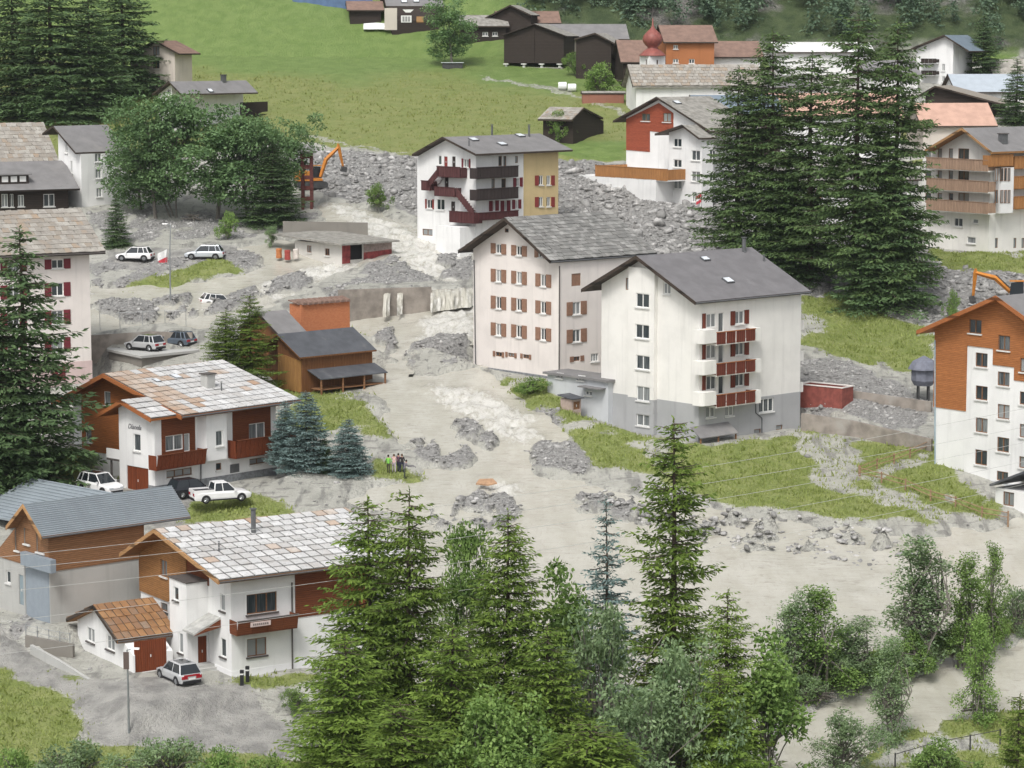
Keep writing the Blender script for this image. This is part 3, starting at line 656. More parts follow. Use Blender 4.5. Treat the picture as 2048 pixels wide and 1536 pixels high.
    def verge(s, rf, m, w_=.30, t_=.08, name='verge_board', back=False):
        """barge boards along the gable edge"""
        face = rf['face']; (a0, h0), (a1, h1), (a2, h2) = rf['prof']; b = -rf['og']
        for (p, q) in (((a0, h0), (a1, h1)), ((a1, h1), (a2, h2))):
            ring = [(p[0], p[1] + .05), (q[0], q[1] + .05), (q[0], q[1] - w_), (p[0], p[1] - w_)]
            MB().prism([s.P(face, a, b - t_, h) for a, h in ring], [s.P(face, a, b - .003, h) for a, h in ring]).build(name, m, rf['obj'])
    def gutter(s, rf, m=None, side=0):
        a, h = rf['prof'][0] if side == 0 else rf['prof'][2]; sg = -1 if side == 0 else 1
        MB().tube([s.P(rf['face'], a + sg * .07, -rf['og'] + .05, h - .12), s.P(rf['face'], a + sg * .07, rf['bend'] - .05, h - .12)], .08, 6).build('gutter', m or ZINC, rf['obj'])
    def finish(s):
        if not s.cuts: return
        mb = MB()
        for face, a0, a1, b0, b1, h0, h1 in s.cuts: s.box(mb, face, a0, a1, b0, b1, h0, h1)
        cm = mb.mesh('cutter', []); co = bpy.data.objects.new('cutter', cm); COL.objects.link(co); co.parent = s.root
        bpy.context.view_layer.update()
        mods = []
        for o in s.walls:
            md = o.modifiers.new('cut', 'BOOLEAN'); md.operation = 'DIFFERENCE'; md.object = co; md.solver = 'EXACT'; md.use_self = True
        dg = bpy.context.evaluated_depsgraph_get(); dg.update()
        for o in s.walls:
            nm = bpy.data.meshes.new_from_object(o.evaluated_get(dg)); o.modifiers.clear()
            if DBG: print('CUT', s.root.name, o.name, len(o.data.polygons), len(nm.polygons))
            if len(nm.polygons): nm.name = o.data.name; o.data = nm
        bpy.data.objects.remove(co)
# ------------------------------------------------------------------ buildings
WHITE = plaster('white_render', (.80, .80, .79)); CREAM = plaster('cream_render', (.80, .785, .745)); PINK = plaster('pale_pink_render', (.77, .72, .68))
PINKB = plaster('rose_base_render', (.62, .49, .47)); GREYR = plaster('grey_render', (.40, .405, .41)); YEL = plaster('yellow_render', (.62, .49, .27)); BEIGE = plaster('beige_render', (.62, .56, .50))
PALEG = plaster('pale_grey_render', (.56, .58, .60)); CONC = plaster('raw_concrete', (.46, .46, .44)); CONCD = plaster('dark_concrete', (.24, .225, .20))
WOOD_O = wood('orange_brown_boards', (.33, .115, .032)); WOOD_R = wood('red_brown_boards', (.20, .052, .02), 'h', .18); WOOD_RZ = wood('red_brown_weatherboard', (.175, .055, .022)); WOOD_D = wood('dark_log_wall', (.045, .034, .028), 'z', .22)
WOOD_L = wood('light_larch_boards', (.34, .17, .065)); WOOD_LV = wood('light_larch_upright', (.38, .20, .07), 'h', .2); WOOD_BV = wood('brown_barn_boards', (.20, .088, .035), 'h', .2); WOOD_T = wood('tan_boards', (.29, .15, .075))
WOOD_G = wood('orange_gable_boards', (.40, .155, .055)); WOOD_H = wood('honey_balcony_boards', (.42, .20, .075), 'h', .2); WOOD_BD = wood('black_brown_balcony', (.05, .038, .036), 'h', .16); WOOD_RED = wood('red_gable_boards', (.34, .085, .045))
TRIM = wood('orange_trim', (.36, .13, .045), 'z', 2.0); TRIM_D = wood('dark_trim', (.06, .045, .035), 'z', 2.0); TRIM_T = wood('tan_trim', (.42, .24, .11), 'z', 2.0)
SHUT_B = mat('brown_shutter_paint', (.27, .155, .105), .6, .1, 5, .1); SHUT_R = mat('red_shutter_paint', (.235, .04, .035), .6, .1, 5, .1); SHUT_D = mat('wine_shutter_paint', (.16, .025, .035), .6, .1, 5, .1); SHUT_E = wood('rust_shutter_boards', (.17, .045, .028), 'h', .3)
R_ETER = mat('dark_fibre_cement_roof', (.165, .16, .165), .8, .1, .8, .2, col2=(.215, .21, .215)); R_GREY = mat('grey_fibre_cement_roof', (.20, .195, .195), .8, .1, .8, .2, col2=(.25, .24, .23))
R_SLATE = mat('charcoal_sheet_roof', (.085, .09, .10), .55, .15, .9, .2, col2=(.16, .165, .17)); R_BROWN = mat('brown_tile_roof', (.22, .145, .115), .85, .15, 1.2, .3); R_PINK = mat('faded_pink_roof', (.50, .32, .25), .85, .1, .8, .2, col2=(.42, .27, .20))
R_BLUE = mat('blue_grey_sheet_roof', (.17, .215, .26), .5, .1, .6, .1); R_UNDER = mat('roof_underlay', (.11, .105, .10), .9, .2, 2, .1); R_METAL = mat('seamed_metal_roof', (.30, .34, .37), .42, .06, .5, .05, metal=.2); R_OLD = mat('weathered_stone_roof', (.27, .26, .235), .85, .25, 1.6, .7, col2=(.17, .155, .13))
S_LIGHT = slabmat('pale_roof_slab', [(.63, .63, .625), (.53, .525, .515), (.44, .42, .40), (.68, .68, .675), (.56, .54, .52)]); S_WARM = slabmat('warm_stained_slab', [(.52, .42, .34), (.44, .30, .21), (.55, .50, .45), (.40, .25, .16), (.58, .54, .50)]); S_RUST = slabmat('rusty_roof_slab', [(.36, .20, .11), (.42, .28, .18), (.30, .17, .09), (.40, .34, .28)])
S_GREY = slabmat('grey_roof_slab', [(.20, .20, .19), (.30, .295, .28), (.36, .355, .34), (.25, .245, .23), (.16, .155, .15)]); S_TAN = slabmat('tan_roof_slab', [(.34, .315, .28), (.42, .40, .36), (.28, .25, .21), (.36, .27, .19)])
S_GAR = slabmat('copper_brown_slab', [(.30, .155, .07), (.36, .20, .09), (.24, .13, .07), (.26, .20, .15)])
STONE_PL = mat('stone_plinth', (.21, .22, .23), .9, .25, 3, .5)

# --- white apartment house with dark roof (right of centre)
h = House('apartment_house', 'tall cream white apartment block with grey base, dark roof and three red balconies', 'apartment house', (1397, 882), 1599, 1202, 42)
rf = h.roof('L', 1.1, (1272, 512), (1391, 604), (1163, 579), (1503, 498), .24, R_ETER, under=TRIM_D)
h.body(CREAM, rf); pl = h.rect('L', (1300, 796, 1302, 880)); h.plinth(GREYR, h.pix('L', 1300, 796)[1])
a0 = h.pix('L', 1256, 700, .45)[0]; a1 = h.pix('L', 1308, 700, .45)[0]
aa = sorted((a0, a1)); mb = MB(); h.box(mb, 'L', aa[0], aa[1], -.45, -.01, h.pix('L', 1284, 796)[1] + .02, min(h.hroof(rf, aa[0]), h.hroof(rf, aa[1])) - .02); h.walls.append(mb.build('stair_bay', CREAM, h.root))
mb = MB(); h.box(mb, 'L', aa[0] - .03, aa[1] + .03, -.48, -.035, -4, h.pix('L', 1284, 796)[1]); h.walls.append(mb.build('stair_bay_base', GREYR, h.root))
for r in ((1272,587,1298,615),(1271,649,1298,677),(1272,711,1299,739),(1273,773,1299,802),(1273,829,1299,852)): h.win('L', r, off=.45, trans=False)
h.win('L', (1327,566,1341,588)); h.win('L', (1251,556,1258,580), FRAME_B, 0, sill=False)
for k in range(3):
    d = 62.2 * k
    h.win('R', (1413, 627+d, 1432, 655+d), mull=1, sill=False, shut=None); h.win('R', (1437, 625+d, 1448, 664+d), mull=0, sill=False, name='balcony_door')
    h.win('R', (1470, 622+d, 1488, 648+d), mull=1, shut=SHUT_E, sw=.62)
    o = MB(); q = h.rect('R', (1404, 627+d, 1411, 657+d)); h.box(o, 'R', q[0], q[1], -.06, -.01, q[2], q[3]); o.build('shutter', SHUT_E, h.root)
    h.balcony('R', (1433, 662+d, 1511, 683+d), 1.25, SHUT_E, 4, slab=CREAM, rail=TRIM, gap=.14, slabh=.2)
    a_0, a_1, h_0, h_1 = h.rect('R', (1404, 660+d, 1433, 687+d), 1.25)
    mb = MB(); rr = .5; n = 6; ring = [(a_0, -.02)] + [(a_0 + rr - rr*math.cos(i/n*math.pi/2), -1.25 + rr - rr*math.sin(i/n*math.pi/2)) for i in range(n+1)] + [(a_1 - .03, -1.25), (a_1 - .03, -.02)]
    mb.prism([h.P('R', a, b, h_0) for a, b in ring], [h.P('R', a, b, h_1) for a, b in ring]); mb.build('balcony_end', CREAM, h.root)
    a_0, a_1, h_0, h_1 = h.rect('R', (1511, 656+d, 1522, 678+d), 1.0); mb = MB(); h.box(mb, 'R', a_0, a_1, -1.0, -.02, h_0 - .2, h_1); mb.build('balcony_end', CREAM, h.root)
    q = h.hit(0, h.Lr + 1.0, 1609, 650 + d); mb = MB(); mb.box(h.Lr + .02, .4, q.z - .45, h.Lr + .9, 2.2, q.z + .5); mb.build('side_balcony', CREAM, h.root)
h.win('R', (1412,812,1430,835), off=.03); h.win('R', (1450,809,1467,832), off=.03); h.win('R', (1518,797,1547,824), mull=2, off=.03)
h.win('R', (1508,858,1522,868), FRAME_B, 0, off=.03, sill=False); h.win('R', (1552,850,1565,860), FRAME_B, 0, off=.03, sill=False)
h.pipe('R', [(1511, 790), (1512, 826), (1524, 836), (1524, 880)], .1); h.gutter(rf)
a_0, a_1, h_0, h_1 = h.rect('R', (1398, 858, 1474, 872), 1.2); mb = MB(); mb.prism([h.P('R', a_0, -1.4, h_0), h.P('R', a_1, -1.4, h_0), h.P('R', a_1, -.05, h_1 + .25), h.P('R', a_0, -.05, h_1 + .25)], [h.P('R', a_0, -1.4, h_0 + .07), h.P('R', a_1, -1.4, h_0 + .07), h.P('R', a_1, -.05, h_1 + .32), h.P('R', a_0, -.05, h_1 + .32)])
o = mb.build('lean_to_roof', R_GREY, h.root)
for a in (a_0 + .2, (a_0 + a_1) / 2, a_1 - .2): mb = MB(); h.box(mb, 'R', a - .06, a + .06, -1.3, -1.18, -3, h_0 + .02); mb.build('post', WOOD_T, o)
h.skylight(rf, 0, 1410, 519, .9, .7); h.skylight(rf, 0, 1456, 562, 1.0, .9); h.chimney(rf, 0, 1488, 503, h_=1.3, pipe=.2); h.chimney(rf, 0, 1528, 522, h_=.5, pipe=.1); h.verge(rf, TRIM_D, .28); h.finish()

# --- pale pink house with brown shutters
h = House('shuttered_house', 'pale pink four storey house with brown shutters and rough grey slab roof', 'apartment house', (1117, 758), 1345, 947, 41)
rf = h.roof('L', 1.3, (1009, 436), (1101, 522), (917, 502), (1222, 424), .22, R_UNDER, under=TRIM_D)
h.body(PINK, rf); mb = MB(); mb.box(-.05, -.05, -4, h.Lr + .05, h.Ll + .05, .15); mb.build('plinth', STONE_PL, h.root)
for ry in (0, 51.5, 105.5, 159):
    for i, (cx, dy) in enumerate(((997.5, 0), (1038.5, 4), (1087, 9.5))):
        if ry == 0:
            if i == 2: h.win('L', (1077, 497, 1087, 515), shut=SHUT_B, sw=.55); continue
            h.win('L', (cx - 5.5, 488 + dy, cx + 5.5, 507 + dy), shut=SHUT_B, sw=.75)
        else: h.win('L', (cx - 5.5, 488 + dy + ry, cx + 5.5, 512 + dy + ry), shut=SHUT_B, sw=.75)
for r in ((991,704,1004,713),(1016,706,1029,714),(1046,709,1058,717)): h.win('L', r, FRAME_B, 1, sill=False, shut=SHUT_B, sw=.35)
h.door('R', (1143,547,1162,572), SHUT_B, name='closed_shutter', handle=False, grooves=2)
h.win('R', (1145,604,1161,629), shut=SHUT_B, sw=.8); h.win('R', (1145,659,1161,684), shut=SHUT_B, sw=.8); h.win('R', (1147,713,1160,722), FRAME_B, 1, sill=False, shut=SHUT_B, sw=.5); h.win('R', (1182,707,1197,723), mull=2)
h.win('L', (1009, 457, 1017, 465), FRAME_B, 0, sill=False)
h.pipe('L', [(948, 520), (951, 733)], .1, .06); h.pipe('R', [(1119, 532), (1118, 745)], .1, .06, SILL_D)
h.slabs(rf, 0, 13, 23, S_GREY, .06, .03, jit=.07, rowv=1, tilt=.07); h.slabs(rf, 1, 6, 12, S_GREY, .06, .03, jit=.07, rowv=1); h.verge(rf, TRIM_D, .26); h.gutter(rf); h.finish()

# --- low grey annex and kiosk at its foot
h = House('annex', 'low pale grey flat roofed annex between the pink house and the cream block', 'annex', (1216, 826), 1262, 1095, 42)
H = h.pix('L', 1200, 762)[1]; h.body(PALEG, None, H, face='L'); MB().box(-.35, -.3, H + .003, h.Lr, h.Ll + .35, H + .22).build('roof', R_GREY, h.root)
for r in ((1112,746,1126,756),(1155,751,1169,761),(1170,782,1184,791)): h.win('L', r, FRAME_W, 1)
a_0, a_1, h_0, h_1 = h.rect('L', (1156, 770, 1200, 777), .8); mb = MB(); h.box(mb, 'L', a_0, a_1, -.9, -.02, h_0, h_0 + .12); mb.build('canopy', R_GREY, h.root); h.finish()
h = House('garden_shed', 'small pinkish timber shed with dark roof at the foot of the grey annex', 'shed', (1143, 824), 1162, 1121, 42)
H = h.pix('L', 1141, 799)[1]; h.body(mat('pinkish_boards', (.42, .33, .29), .8, .1, 3, .2), None, H, face='L', zlo=-1.0); MB().prism([(-.2, -.25, H), (h.Lr + .2, -.25, H), (h.Lr + .2, h.Ll + .25, H + .25), (-.2, h.Ll + .25, H + .25)], [(-.2, -.25, H + .1), (h.Lr + .2, -.25, H + .1), (h.Lr + .2, h.Ll + .25, H + .35), (-.2, h.Ll + .25, H + .35)]).build('roof', R_SLATE, h.root)
h.door('R', (1147, 803, 1160, 819), WOOD_T); h.finish()

# --- chalet with pale slab roof and name on the wall (left)
h = House('chalet', 'white and orange timber chalet with large pale slab roof and two red balconies', 'chalet', (311, 986), 553, 1e5, 47)
p = h.hit(2, 0, 148, 918); dx = 4.2
# distance of the gable wall behind the garage bay: bay left edge stands at photo column 239
wb = h.pix('L', 239, 920)[0]
dx = h.hit(1, wb + .4, 243, 860).x if False else 3.4
h.Ll = h.hit(0, dx, 148, 880).y
MA = dict(face='L')
yr, hr = (lambda q: (q.y, q.z))(h.hit(0, dx - 1.3, 206, 748))
yf, hf = (lambda q: (q.y, q.z))(h.hit(0, dx - 1.3, 104, 806))
slope = (hr - hf) / (yf - yr); oe = 1.25
e = h.hit(1, -oe, 602, 800); xb = e.x
rfm = h.roof('L', 1.3 - dx, (yr, hr, 0), (-oe, e.z, 0), (yf, hf, 0), xb, .26, R_UNDER, under=WOOD_O)
h.verge(rfm, TRIM, .34, .1); h.gutter(rfm)
h.body(WHITE, rfm, b0=dx, b1=h.Lr)
rfb = h.roof('L', .9, (241, 801), (302, 838), (193, 830), dx + 3.2, .2, R_UNDER, name='bay_roof', under=WOOD_O); h.verge(rfb, TRIM, .3, .1)
h.body(WHITE, rfb, b0=0, b1=dx + .05, a1=wb, name='bay_wall')
# gable cladding: timber with white corner strip
gl = h.hit(0, dx, 165, 880).y; hb = h.hit(0, dx, 200, 905).z
pts = [(wb, hb), (gl, hb), (gl, h.hroof(rfm, gl)), (yr, h.hroof(rfm, yr)), (wb, h.hroof(rfm, wb))]
o = MB().prism([(dx - .06, a, z) for a, z in pts], [(dx + .02, a, z) for a, z in pts]).build('gable_cladding', WOOD_O, h.root); h.walls.append(o)
def bwin(r, off, **k): return h.win('L', r, off=off, **k)
bwin((171,851,183,884), -dx + .06, mull=0); bwin((208,783,221,811), -dx + .06, mull=0)
h.win('L', (267,868,281,902), mull=0); h.door('L', (254,934,297,988), WOOD_R, name='garage_door', grooves=5)
for r, b in (((323,848,390,922), 'w1'), ((465,832,541,908), 'w2')):
    a_0, a_1, h_0, h_1 = h.rect('R', r); h_1 = h.hroof(rfm, 0) - .05; mb = MB(); h.box(mb, 'R', a_0, a_1, -.05, .02, h_0, h_1); h.walls.append(mb.build('cladding', WOOD_RZ, h.root))
h.win('R', (331,870,366,901), off=.05, mull=1, sill=False); h.win('R', (368,867,380,903), off=.05, mull=0, sill=False, name='balcony_door'); h.win('R', (498,846,530,878), off=.05, mull=1)
a_0, a_1, h_0, h_1 = h.rect('R', (405,842,462,920), .7); h_1 = h.hroof(rfm, -.7) - .03; mb = MB()
ring = [(a_0, .02), (a_0 + .5, -.7), (a_1 - .5, -.7), (a_1, .02)]; mb.prism([h.P('R', a, b, h_0) for a, b in ring], [h.P('R', a, b, h_1) for a, b in ring]); h.walls.append(mb.build('oriel', WHITE, h.root))
h.win('R', (432,861,446,892), off=.7, mull=0)
h.win('R', (333,938,384,953), mull=2, frame=FRAME_B); h.win('R', (432,926,443,940), mull=0, frame=FRAME_B); h.win('R', (499,916,530,928), mull=1, frame=FRAME_B)
mb = MB(); a_0, a_1, h_0, h_1 = h.rect('R', (460,928,478,945)); h.box(mb, 'R', a_0, a_1, -.04, .01, h_0, h_1); mb.build('vent_panel', ZINC, h.root)
h.balcony('R', (313,905,411,931), 1.1, WOOD_R, 12, flare=.25, rail=WOOD_RZ); h.balcony('R', (472,873,598,905), 1.1, WOOD_R, 15, flare=.25, rail=WOOD_RZ)
mb = MB(); mb.box(-.04, -.04, -4, h.Lr + .04, 1.0, .62); h.walls.append(mb.build('plinth', STONE_PL, h.root))
h.pipe('R', [(421, 836), (402, 850), (402, 985)], .14, .06); 
tx = bpy.data.curves.new('house_name', 'FONT'); tx.body = 'Dianela'; tx.size = .62; tx.extrude = .02; tx.shear = .35
to = bpy.data.objects.new('tmp', tx); COL.objects.link(to); bpy.context.view_layer.update(); tm = bpy.data.meshes.new_from_object(to.evaluated_get(bpy.context.evaluated_depsgraph_get())); bpy.data.objects.remove(to)
a_, z_ = h.pix('L', 256, 856); tm.materials.append(mat('grey_lettering', (.22, .22, .23), .6, .05, 3, 0)); lo = link('house_name', tm, h.root, (-.03, a_, z_), None); lo.rotation_euler = Matrix(((0, 0, -1), (-1, 0, 0), (0, 1, 0))).to_euler(); lo['label'] = 'grey script house name on the white wall'
# carport/terrace at the gable
q0 = h.hit(0, 0.0, 195, 915); mb = MB(); t0 = wb + .05; mb.box(.3, t0, q0.z - .12, dx - .07, t0 + 2.2, q0.z + .08); to = mb.build('terrace', SILL_D, h.root)
mb = MB(); mb.box(.3, t0, q0.z + .082, .42, t0 + 2.2, q0.z + .95); mb.build('parapet', WHITE, to); mb = MB(); mb.box(.45, t0 + 1.7, -3, .6, t0 + 1.85, q0.z - .122); mb.build('post', SILL_D, to)
mb = MB(); mb.box(dx - .9, gl + .2, hb - 1.1, dx - .1, gl + 2.4, hb - .95); 
tw = (xb + 1.3) ; h.slabs(rfm, 0, 10, 15, S_LIGHT, .06, .11, bmin=dx - 1.2, tilt=.03, ln=.465, m2=S_WARM, p2=lambda u, v: max(0.0, 1.05 - 2.6 * u) + .06); h.slabs(rfm, 1, 4, 10, S_RUST, .06, .05)
h.slabs(rfb, 0, 4, 3, S_LIGHT, .06, .1, bmin=-.9, bmax=dx - 1.2, ln=.465)
h.skylight(rfm, 0, 313, 763, .6, .8); h.skylight(rfm, 0, 352, 755, .8, 1.0); c_ = h.chimney(rfm, 0, 416, 775, .95, 1.25, CONC); h.chimney(rfm, 0, 443, 783, h_=.8, pipe=.07)
h.finish()

# --- front chalet, with porch block and garage
h = House('front_chalet', 'white chalet with log gable and pale slab roof behind the silver car', 'chalet', (464, 1356), 745, 283, 33)
rf = h.roof('L', 1.5, (309, 1059), (438, 1162), (240, 1108), (692, 1024), .24, R_UNDER, under=WOOD_L)
h.body(WHITE, rf); 
g0 = h.pix('L', 283, 1200)[0]; g1 = h.pix('L', 375, 1180)[0]; zb1 = h.pix('L', 300, 1188)[1]; 
pts = [(g1, zb1), (h.Ll - .02, zb1), (h.Ll - .02, h.hroof(rf, h.Ll)), (rf['prof'][1][0], h.hroof(rf, rf['prof'][1][0])), (g1, h.hroof(rf, g1))]
h.panel('L', pts, WOOD_L, .12, 'log_gable', px=False); h.win('L', (321,1120,334,1153), FRAME_B, 1, off=.12)
pts = [(g1 - .05, h.pix('L', 400, 1165)[1]), (g1 - .05, h.hroof(rf, g1)), (h.pix('L', 418, 1150)[0], h.hroof(rf, h.pix('L', 418, 1150)[0])), (h.pix('L', 418, 1150)[0], h.pix('L', 400, 1165)[1])]
h.panel('L', pts, WOOD_RZ, .05, 'porch_cladding', px=False)
h.win('L', (440,1188,450,1222), FRAME_W, 0, sillm=SILL_D, off=0); h.win('L', (441,1277,452,1314), FRAME_W, 0, sillm=SILL_D)
h.win('L', (321,1206,335,1222), FRAME_B, 0, sillm=SILL_D)
# porch block
b_0 = h.pix('L', 417, 1250)[0]; pn = -h.hit(1, b_0, 374, 1250).x; b_1 = h.hit(0, -pn, 340, 1250).y; ht = h.hit(0, -pn, 374, 1168).z
mb = MB(); mb.box(-pn, b_0, -4, -.01, b_1, ht); h.walls.append(mb.build('porch_block', WHITE, h.root)); MB().box(-pn - .08, b_0 - .08, ht + .003, -.01, b_1 + .08, ht + .1).build('coping', SILL_D, h.root)
h.win('L', (347,1174,357,1201), FRAME_W, 0, off=pn, sillm=SILL_D); h.win('L', (357,1266,366,1306), FRAME_W, 0, off=pn, sillm=SILL_D)
h.door('R', (396,1272,414,1332), WOOD_R, grooves=2, off=-b_0)
y0c, y1c = h.pix('L', 441, 1234)[0], h.pix('L', 418, 1228)[0] + .05; zc = h.pix('L', 429, 1231)[1]; xo = -h.hit(2, zc - 1.0, 376, 1264).x
mb = MB(); mb.prism([(-xo, y0c, zc - 1.1), (-xo, y1c, zc - 1.1), (-.01, y1c, zc - .1), (-.01, y0c, zc - .1)], [(-xo, y0c, zc - .95), (-xo, y1c, zc - .95), (-.01, y1c, zc + .05), (-.01, y0c, zc + .05)]); cn = mb.build('door_canopy', mat('canopy_slab', (.40, .40, .38), .8, .2, 2, .4), h.root)
MB().prism([(-xo - .03, y0c - .05, zc - 1.12), (-.01, y0c - .05, zc - .12), (-.01, y0c - .05, zc - .7)], [(-xo - .03, y0c - .003, zc - 1.12), (-.01, y0c - .003, zc - .12), (-.01, y0c - .003, zc - .7)]).build('canopy_cheek', WOOD_RZ, cn)
for i in range(3): MB().box(-pn + .05, b_0 - 1.7 + .35 * i, -1, -.02, b_0 - .02, .17 * (i + 1)).build('doorstep', CONC, h.root)
h.win('R', (493,1186,554,1226), FRAME_B, 2, surround=FRAME_W, sillm=SILL_D); h.win('R', (494,1276,533,1312), FRAME_B, 1, surround=FRAME_W, sillm=SILL_D)
a_0, a_1, h_0, h_1 = h.rect('R', (590,1150,745,1225)); h_1 = h.hroof(rf, 0) - .05; mb = MB(); h.box(mb, 'R', a_0, h.Lr, -.06, .02, h_0, h_1); h.walls.append(mb.build('cladding', WOOD_RZ, h.root))
h.balcony('R', (474,1236,595,1260), 1.2, WOOD_RZ, 4, flare=.2, rail=SILL_D, gap=.02)
a_0, a_1, h_0, h_1 = h.rect('R', (501,1243,541,1252), 1.45); mb = MB(); h.box(mb, 'R', a_0, a_1, -1.5, -1.43, h_0, h_1); sg = mb.build('balcony_sign', mat('pale_pink_sign', (.62, .50, .47), .7, .05, 3, 0), h.root)
for i in range(8):
    mb = MB(); c = a_0 + (a_1 - a_0) * (.12 + .1 * i); h.box(mb, 'R', c, c + (a_1 - a_0) * .055, -1.52, -1.502, h_0 + (h_1 - h_0) * .28, h_0 + (h_1 - h_0) * .72); mb.build('sign_mark', SILL_D, sg)
h.pipe('R', [(584, 1165), (585, 1345)], .1, .06, SILL_D); mb = MB(); mb.box(-.03, -.03, -4, h.Lr + .03, h.Ll, .5); mb.build('plinth', plaster('clean_white_base', (.84, .84, .85)), h.root)
h.win('R', (672,1266,690,1297), FRAME_W, 1, sillm=SILL_D)
h.slabs(rf, 0, 10, 17, S_LIGHT, .06, .13, shear=-.28, tilt=.03, bow=.8, ln=.46, m2=S_WARM, p2=lambda u, v: .5 if v > .85 else .05); h.slabs(rf, 1, 4, 12, S_RUST, .06, .06); h.verge(rf, TRIM_T, .26, .1)
h.chimney(rf, 0, 507, 1068, h_=1.9, pipe=.2); h.chimney(rf, 0, 438, 1104, h_=.7, pipe=.06); h.gutter(rf, SILL_D); h.finish()
h = House('garage', 'small white garage with copper brown slab roof and red brown door', 'garage', (267, 1346), 346, 156, 33)
rf = h.roof('L', .6, (186, 1211), (234, 1281), (133, 1238), (306, 1206), .26, R_UNDER, under=WOOD_L)
h.body(WHITE, rf, zlo=-1.5); h.door('R', (270,1280,334,1342), WOOD_R, name='garage_door', grooves=5)
h.win('L', (174,1256,189,1284), FRAME_W, 1, sillm=SILL_D); h.win('L', (213,1272,229,1300), FRAME_W, 1, sillm=SILL_D)
h.slabs(rf, 0, 5, 8, S_GAR, .06, .09, shear=-.25, bow=.6); h.slabs(rf, 1, 3, 8, S_GAR, .06, .07); h.gutter(rf, SILL_D); h.verge(rf, TRIM_D, .22, .06); h.finish()

# --- timber and concrete workshop with metal roofs (lower left)
h = House('workshop_house', 'grey metal roofed house with tan timber upper floor on raw concrete', 'house', (101, 1246), 290, -9, 40)
rf = h.roof('L', .9, (46, 1009), (83, 1073), None, (343, 990), .2, R_METAL, under=WOOD_T)
h.body(CONC, rf); hz = h.pix('R', 101, 1143)[1]
W = h.Ll; pts = [(-.05, hz), (W, hz), (W, h.hroof(rf, W)), (rf['prof'][1][0], h.hroof(rf, rf['prof'][1][0])), (-.05, h.hroof(rf, 0))]
h.panel('L', pts, WOOD_T, .06, px=False); h.panel('R', [(.0, hz), (h.Lr, hz), (h.Lr, h.hroof(rf, 0)), (0, h.hroof(rf, 0))], WOOD_T, .06, px=False)
h.win('L', (30,1050,38,1101), FRAME_B, 0, off=.06); h.win('L', (48,1057,59,1088), FRAME_B, 0, off=.06); h.win('L', (73,1066,88,1105), FRAME_B, 1, off=.06)
h.door('L', (50,1135,99,1242), mat('blue_grey_roller_door', (.27, .31, .35), .5, .04, 2, 0), name='roller_door', handle=False, grooves=1)
a_0, a_1, h_0, h_1 = h.rect('L', (42,1112,102,1138), .5); mb = MB(); h.box(mb, 'L', a_0, a_1, -.55, -.065, h_0, h_1); mb.build('door_canopy', mat('blue_grey_canopy', (.25, .29, .33), .5, .05, 2, 0), h.root)
h.door('L', (38,1150,47,1210), mat('grey_door', (.24, .30, .33), .5, .05, 3, 0), grooves=1); h.win('L', (12,1142,21,1166), FRAME_W, 0)
(a0_, h0_), (a1_, h1_), _ = rf['prof']; sl = math.hypot(a1_ - a0_, h1_ - h0_)
for i in range(16):
    u = (i + .5) / 16; a, z = a0_ + (a1_ - a0_) * u, h0_ + (h1_ - h0_) * u
    MB().box(-.9, a - .035, z - .02, rf['bend'], a + .035, z + .09).build('roof_rib', R_METAL, rf['obj'])
h.verge(rf, TRIM_T, .3, .06); h.gutter(rf); h.finish()
h = House('rear_wing', 'low wing with seamed grey metal roof behind the workshop house', 'house', (60, 1150), 1e5 + 9, 1e5 + 8, 40, Y=float(gp(60, 1150).y) + 7)
A_, B_ = at(65, 948, 230), at(232, 994, 222); A_.z = B_.z = (A_.z + B_.z) / 2
def loc_(v): v = v - h.O; return Vector((v.dot(h.r), v.dot(h.l), v.z))
Pq = [loc_(v) for v in (A_ - h.r * 6 - Vector((0, 0, 2.3)), A_, B_, B_ - h.r * 6 - Vector((0, 0, 2.3)))]
mb = MB(); mb.prism([q - Vector((0, 0, .2)) for q in Pq], Pq); ro = mb.build('roof', R_METAL, h.root)
for i in range(14):
    u = (i + .5) / 14; A = Pq[0].lerp(Pq[1], u); B = Pq[3].lerp(Pq[2], u); mb = MB(); mb.tube([A + Vector((0, 0, .05)), B + Vector((0, 0, .05))], .05, 4); mb.build('roof_rib', R_METAL, ro)
c4 = [q - Vector((0, 0, .22)) for q in Pq]; mid = sum(c4, Vector()) / 4
wq = [c4[0].lerp(c4[1], .62), c4[1].lerp(mid, .08), c4[2].lerp(mid, .12), c4[3].lerp(c4[2], .62)]
MB().prism([Vector((q.x, q.y, -4)) for q in wq], wq).build('wall', WOOD_T, h.root)

# --- orange gable and white hotel (right edge)
h = House('gable_house', 'white and orange timber block with stepped cladding at the right edge', 'apartment house', (2150, 1022), 2260, 1868, 39)
rf = h.roof('L', 1.2, (1992, 592), (2160, 715), (1834, 662), None, .28, R_GREY, under=WOOD_G)
h.body(WHITE, rf, zlo=-5); am, hm = rf['prof'][1]
def lp(px, py): return h.pix('L', px, py)
xs = [1868, 1933, 1985, 2028, 2150]; ys = [812, 691, 729, 767, 800]
A = [lp(x, 780)[0] for x in xs]; zz = [lp((xs[i] + xs[i+1]) / 2, y)[1] for i, y in enumerate((818, 694, 732, 768))]
for i in range(4):
    a_hi, a_lo = A[i], A[i + 1]; ring = [(a_lo, zz[i]), (a_hi, zz[i]), (a_hi, h.hroof(rf, a_hi))] + ([(am, h.hroof(rf, am))] if a_lo < am < a_hi else []) + [(a_lo, h.hroof(rf, a_lo))]
    h.panel('L', ring, WOOD_G, .07 + .002 * i, px=False)
for r in ((1938,639,1963,667),(1996,671,2020,701),(2040,717,2062,745)): h.win('L', r, FRAME_B, 1, off=.07)
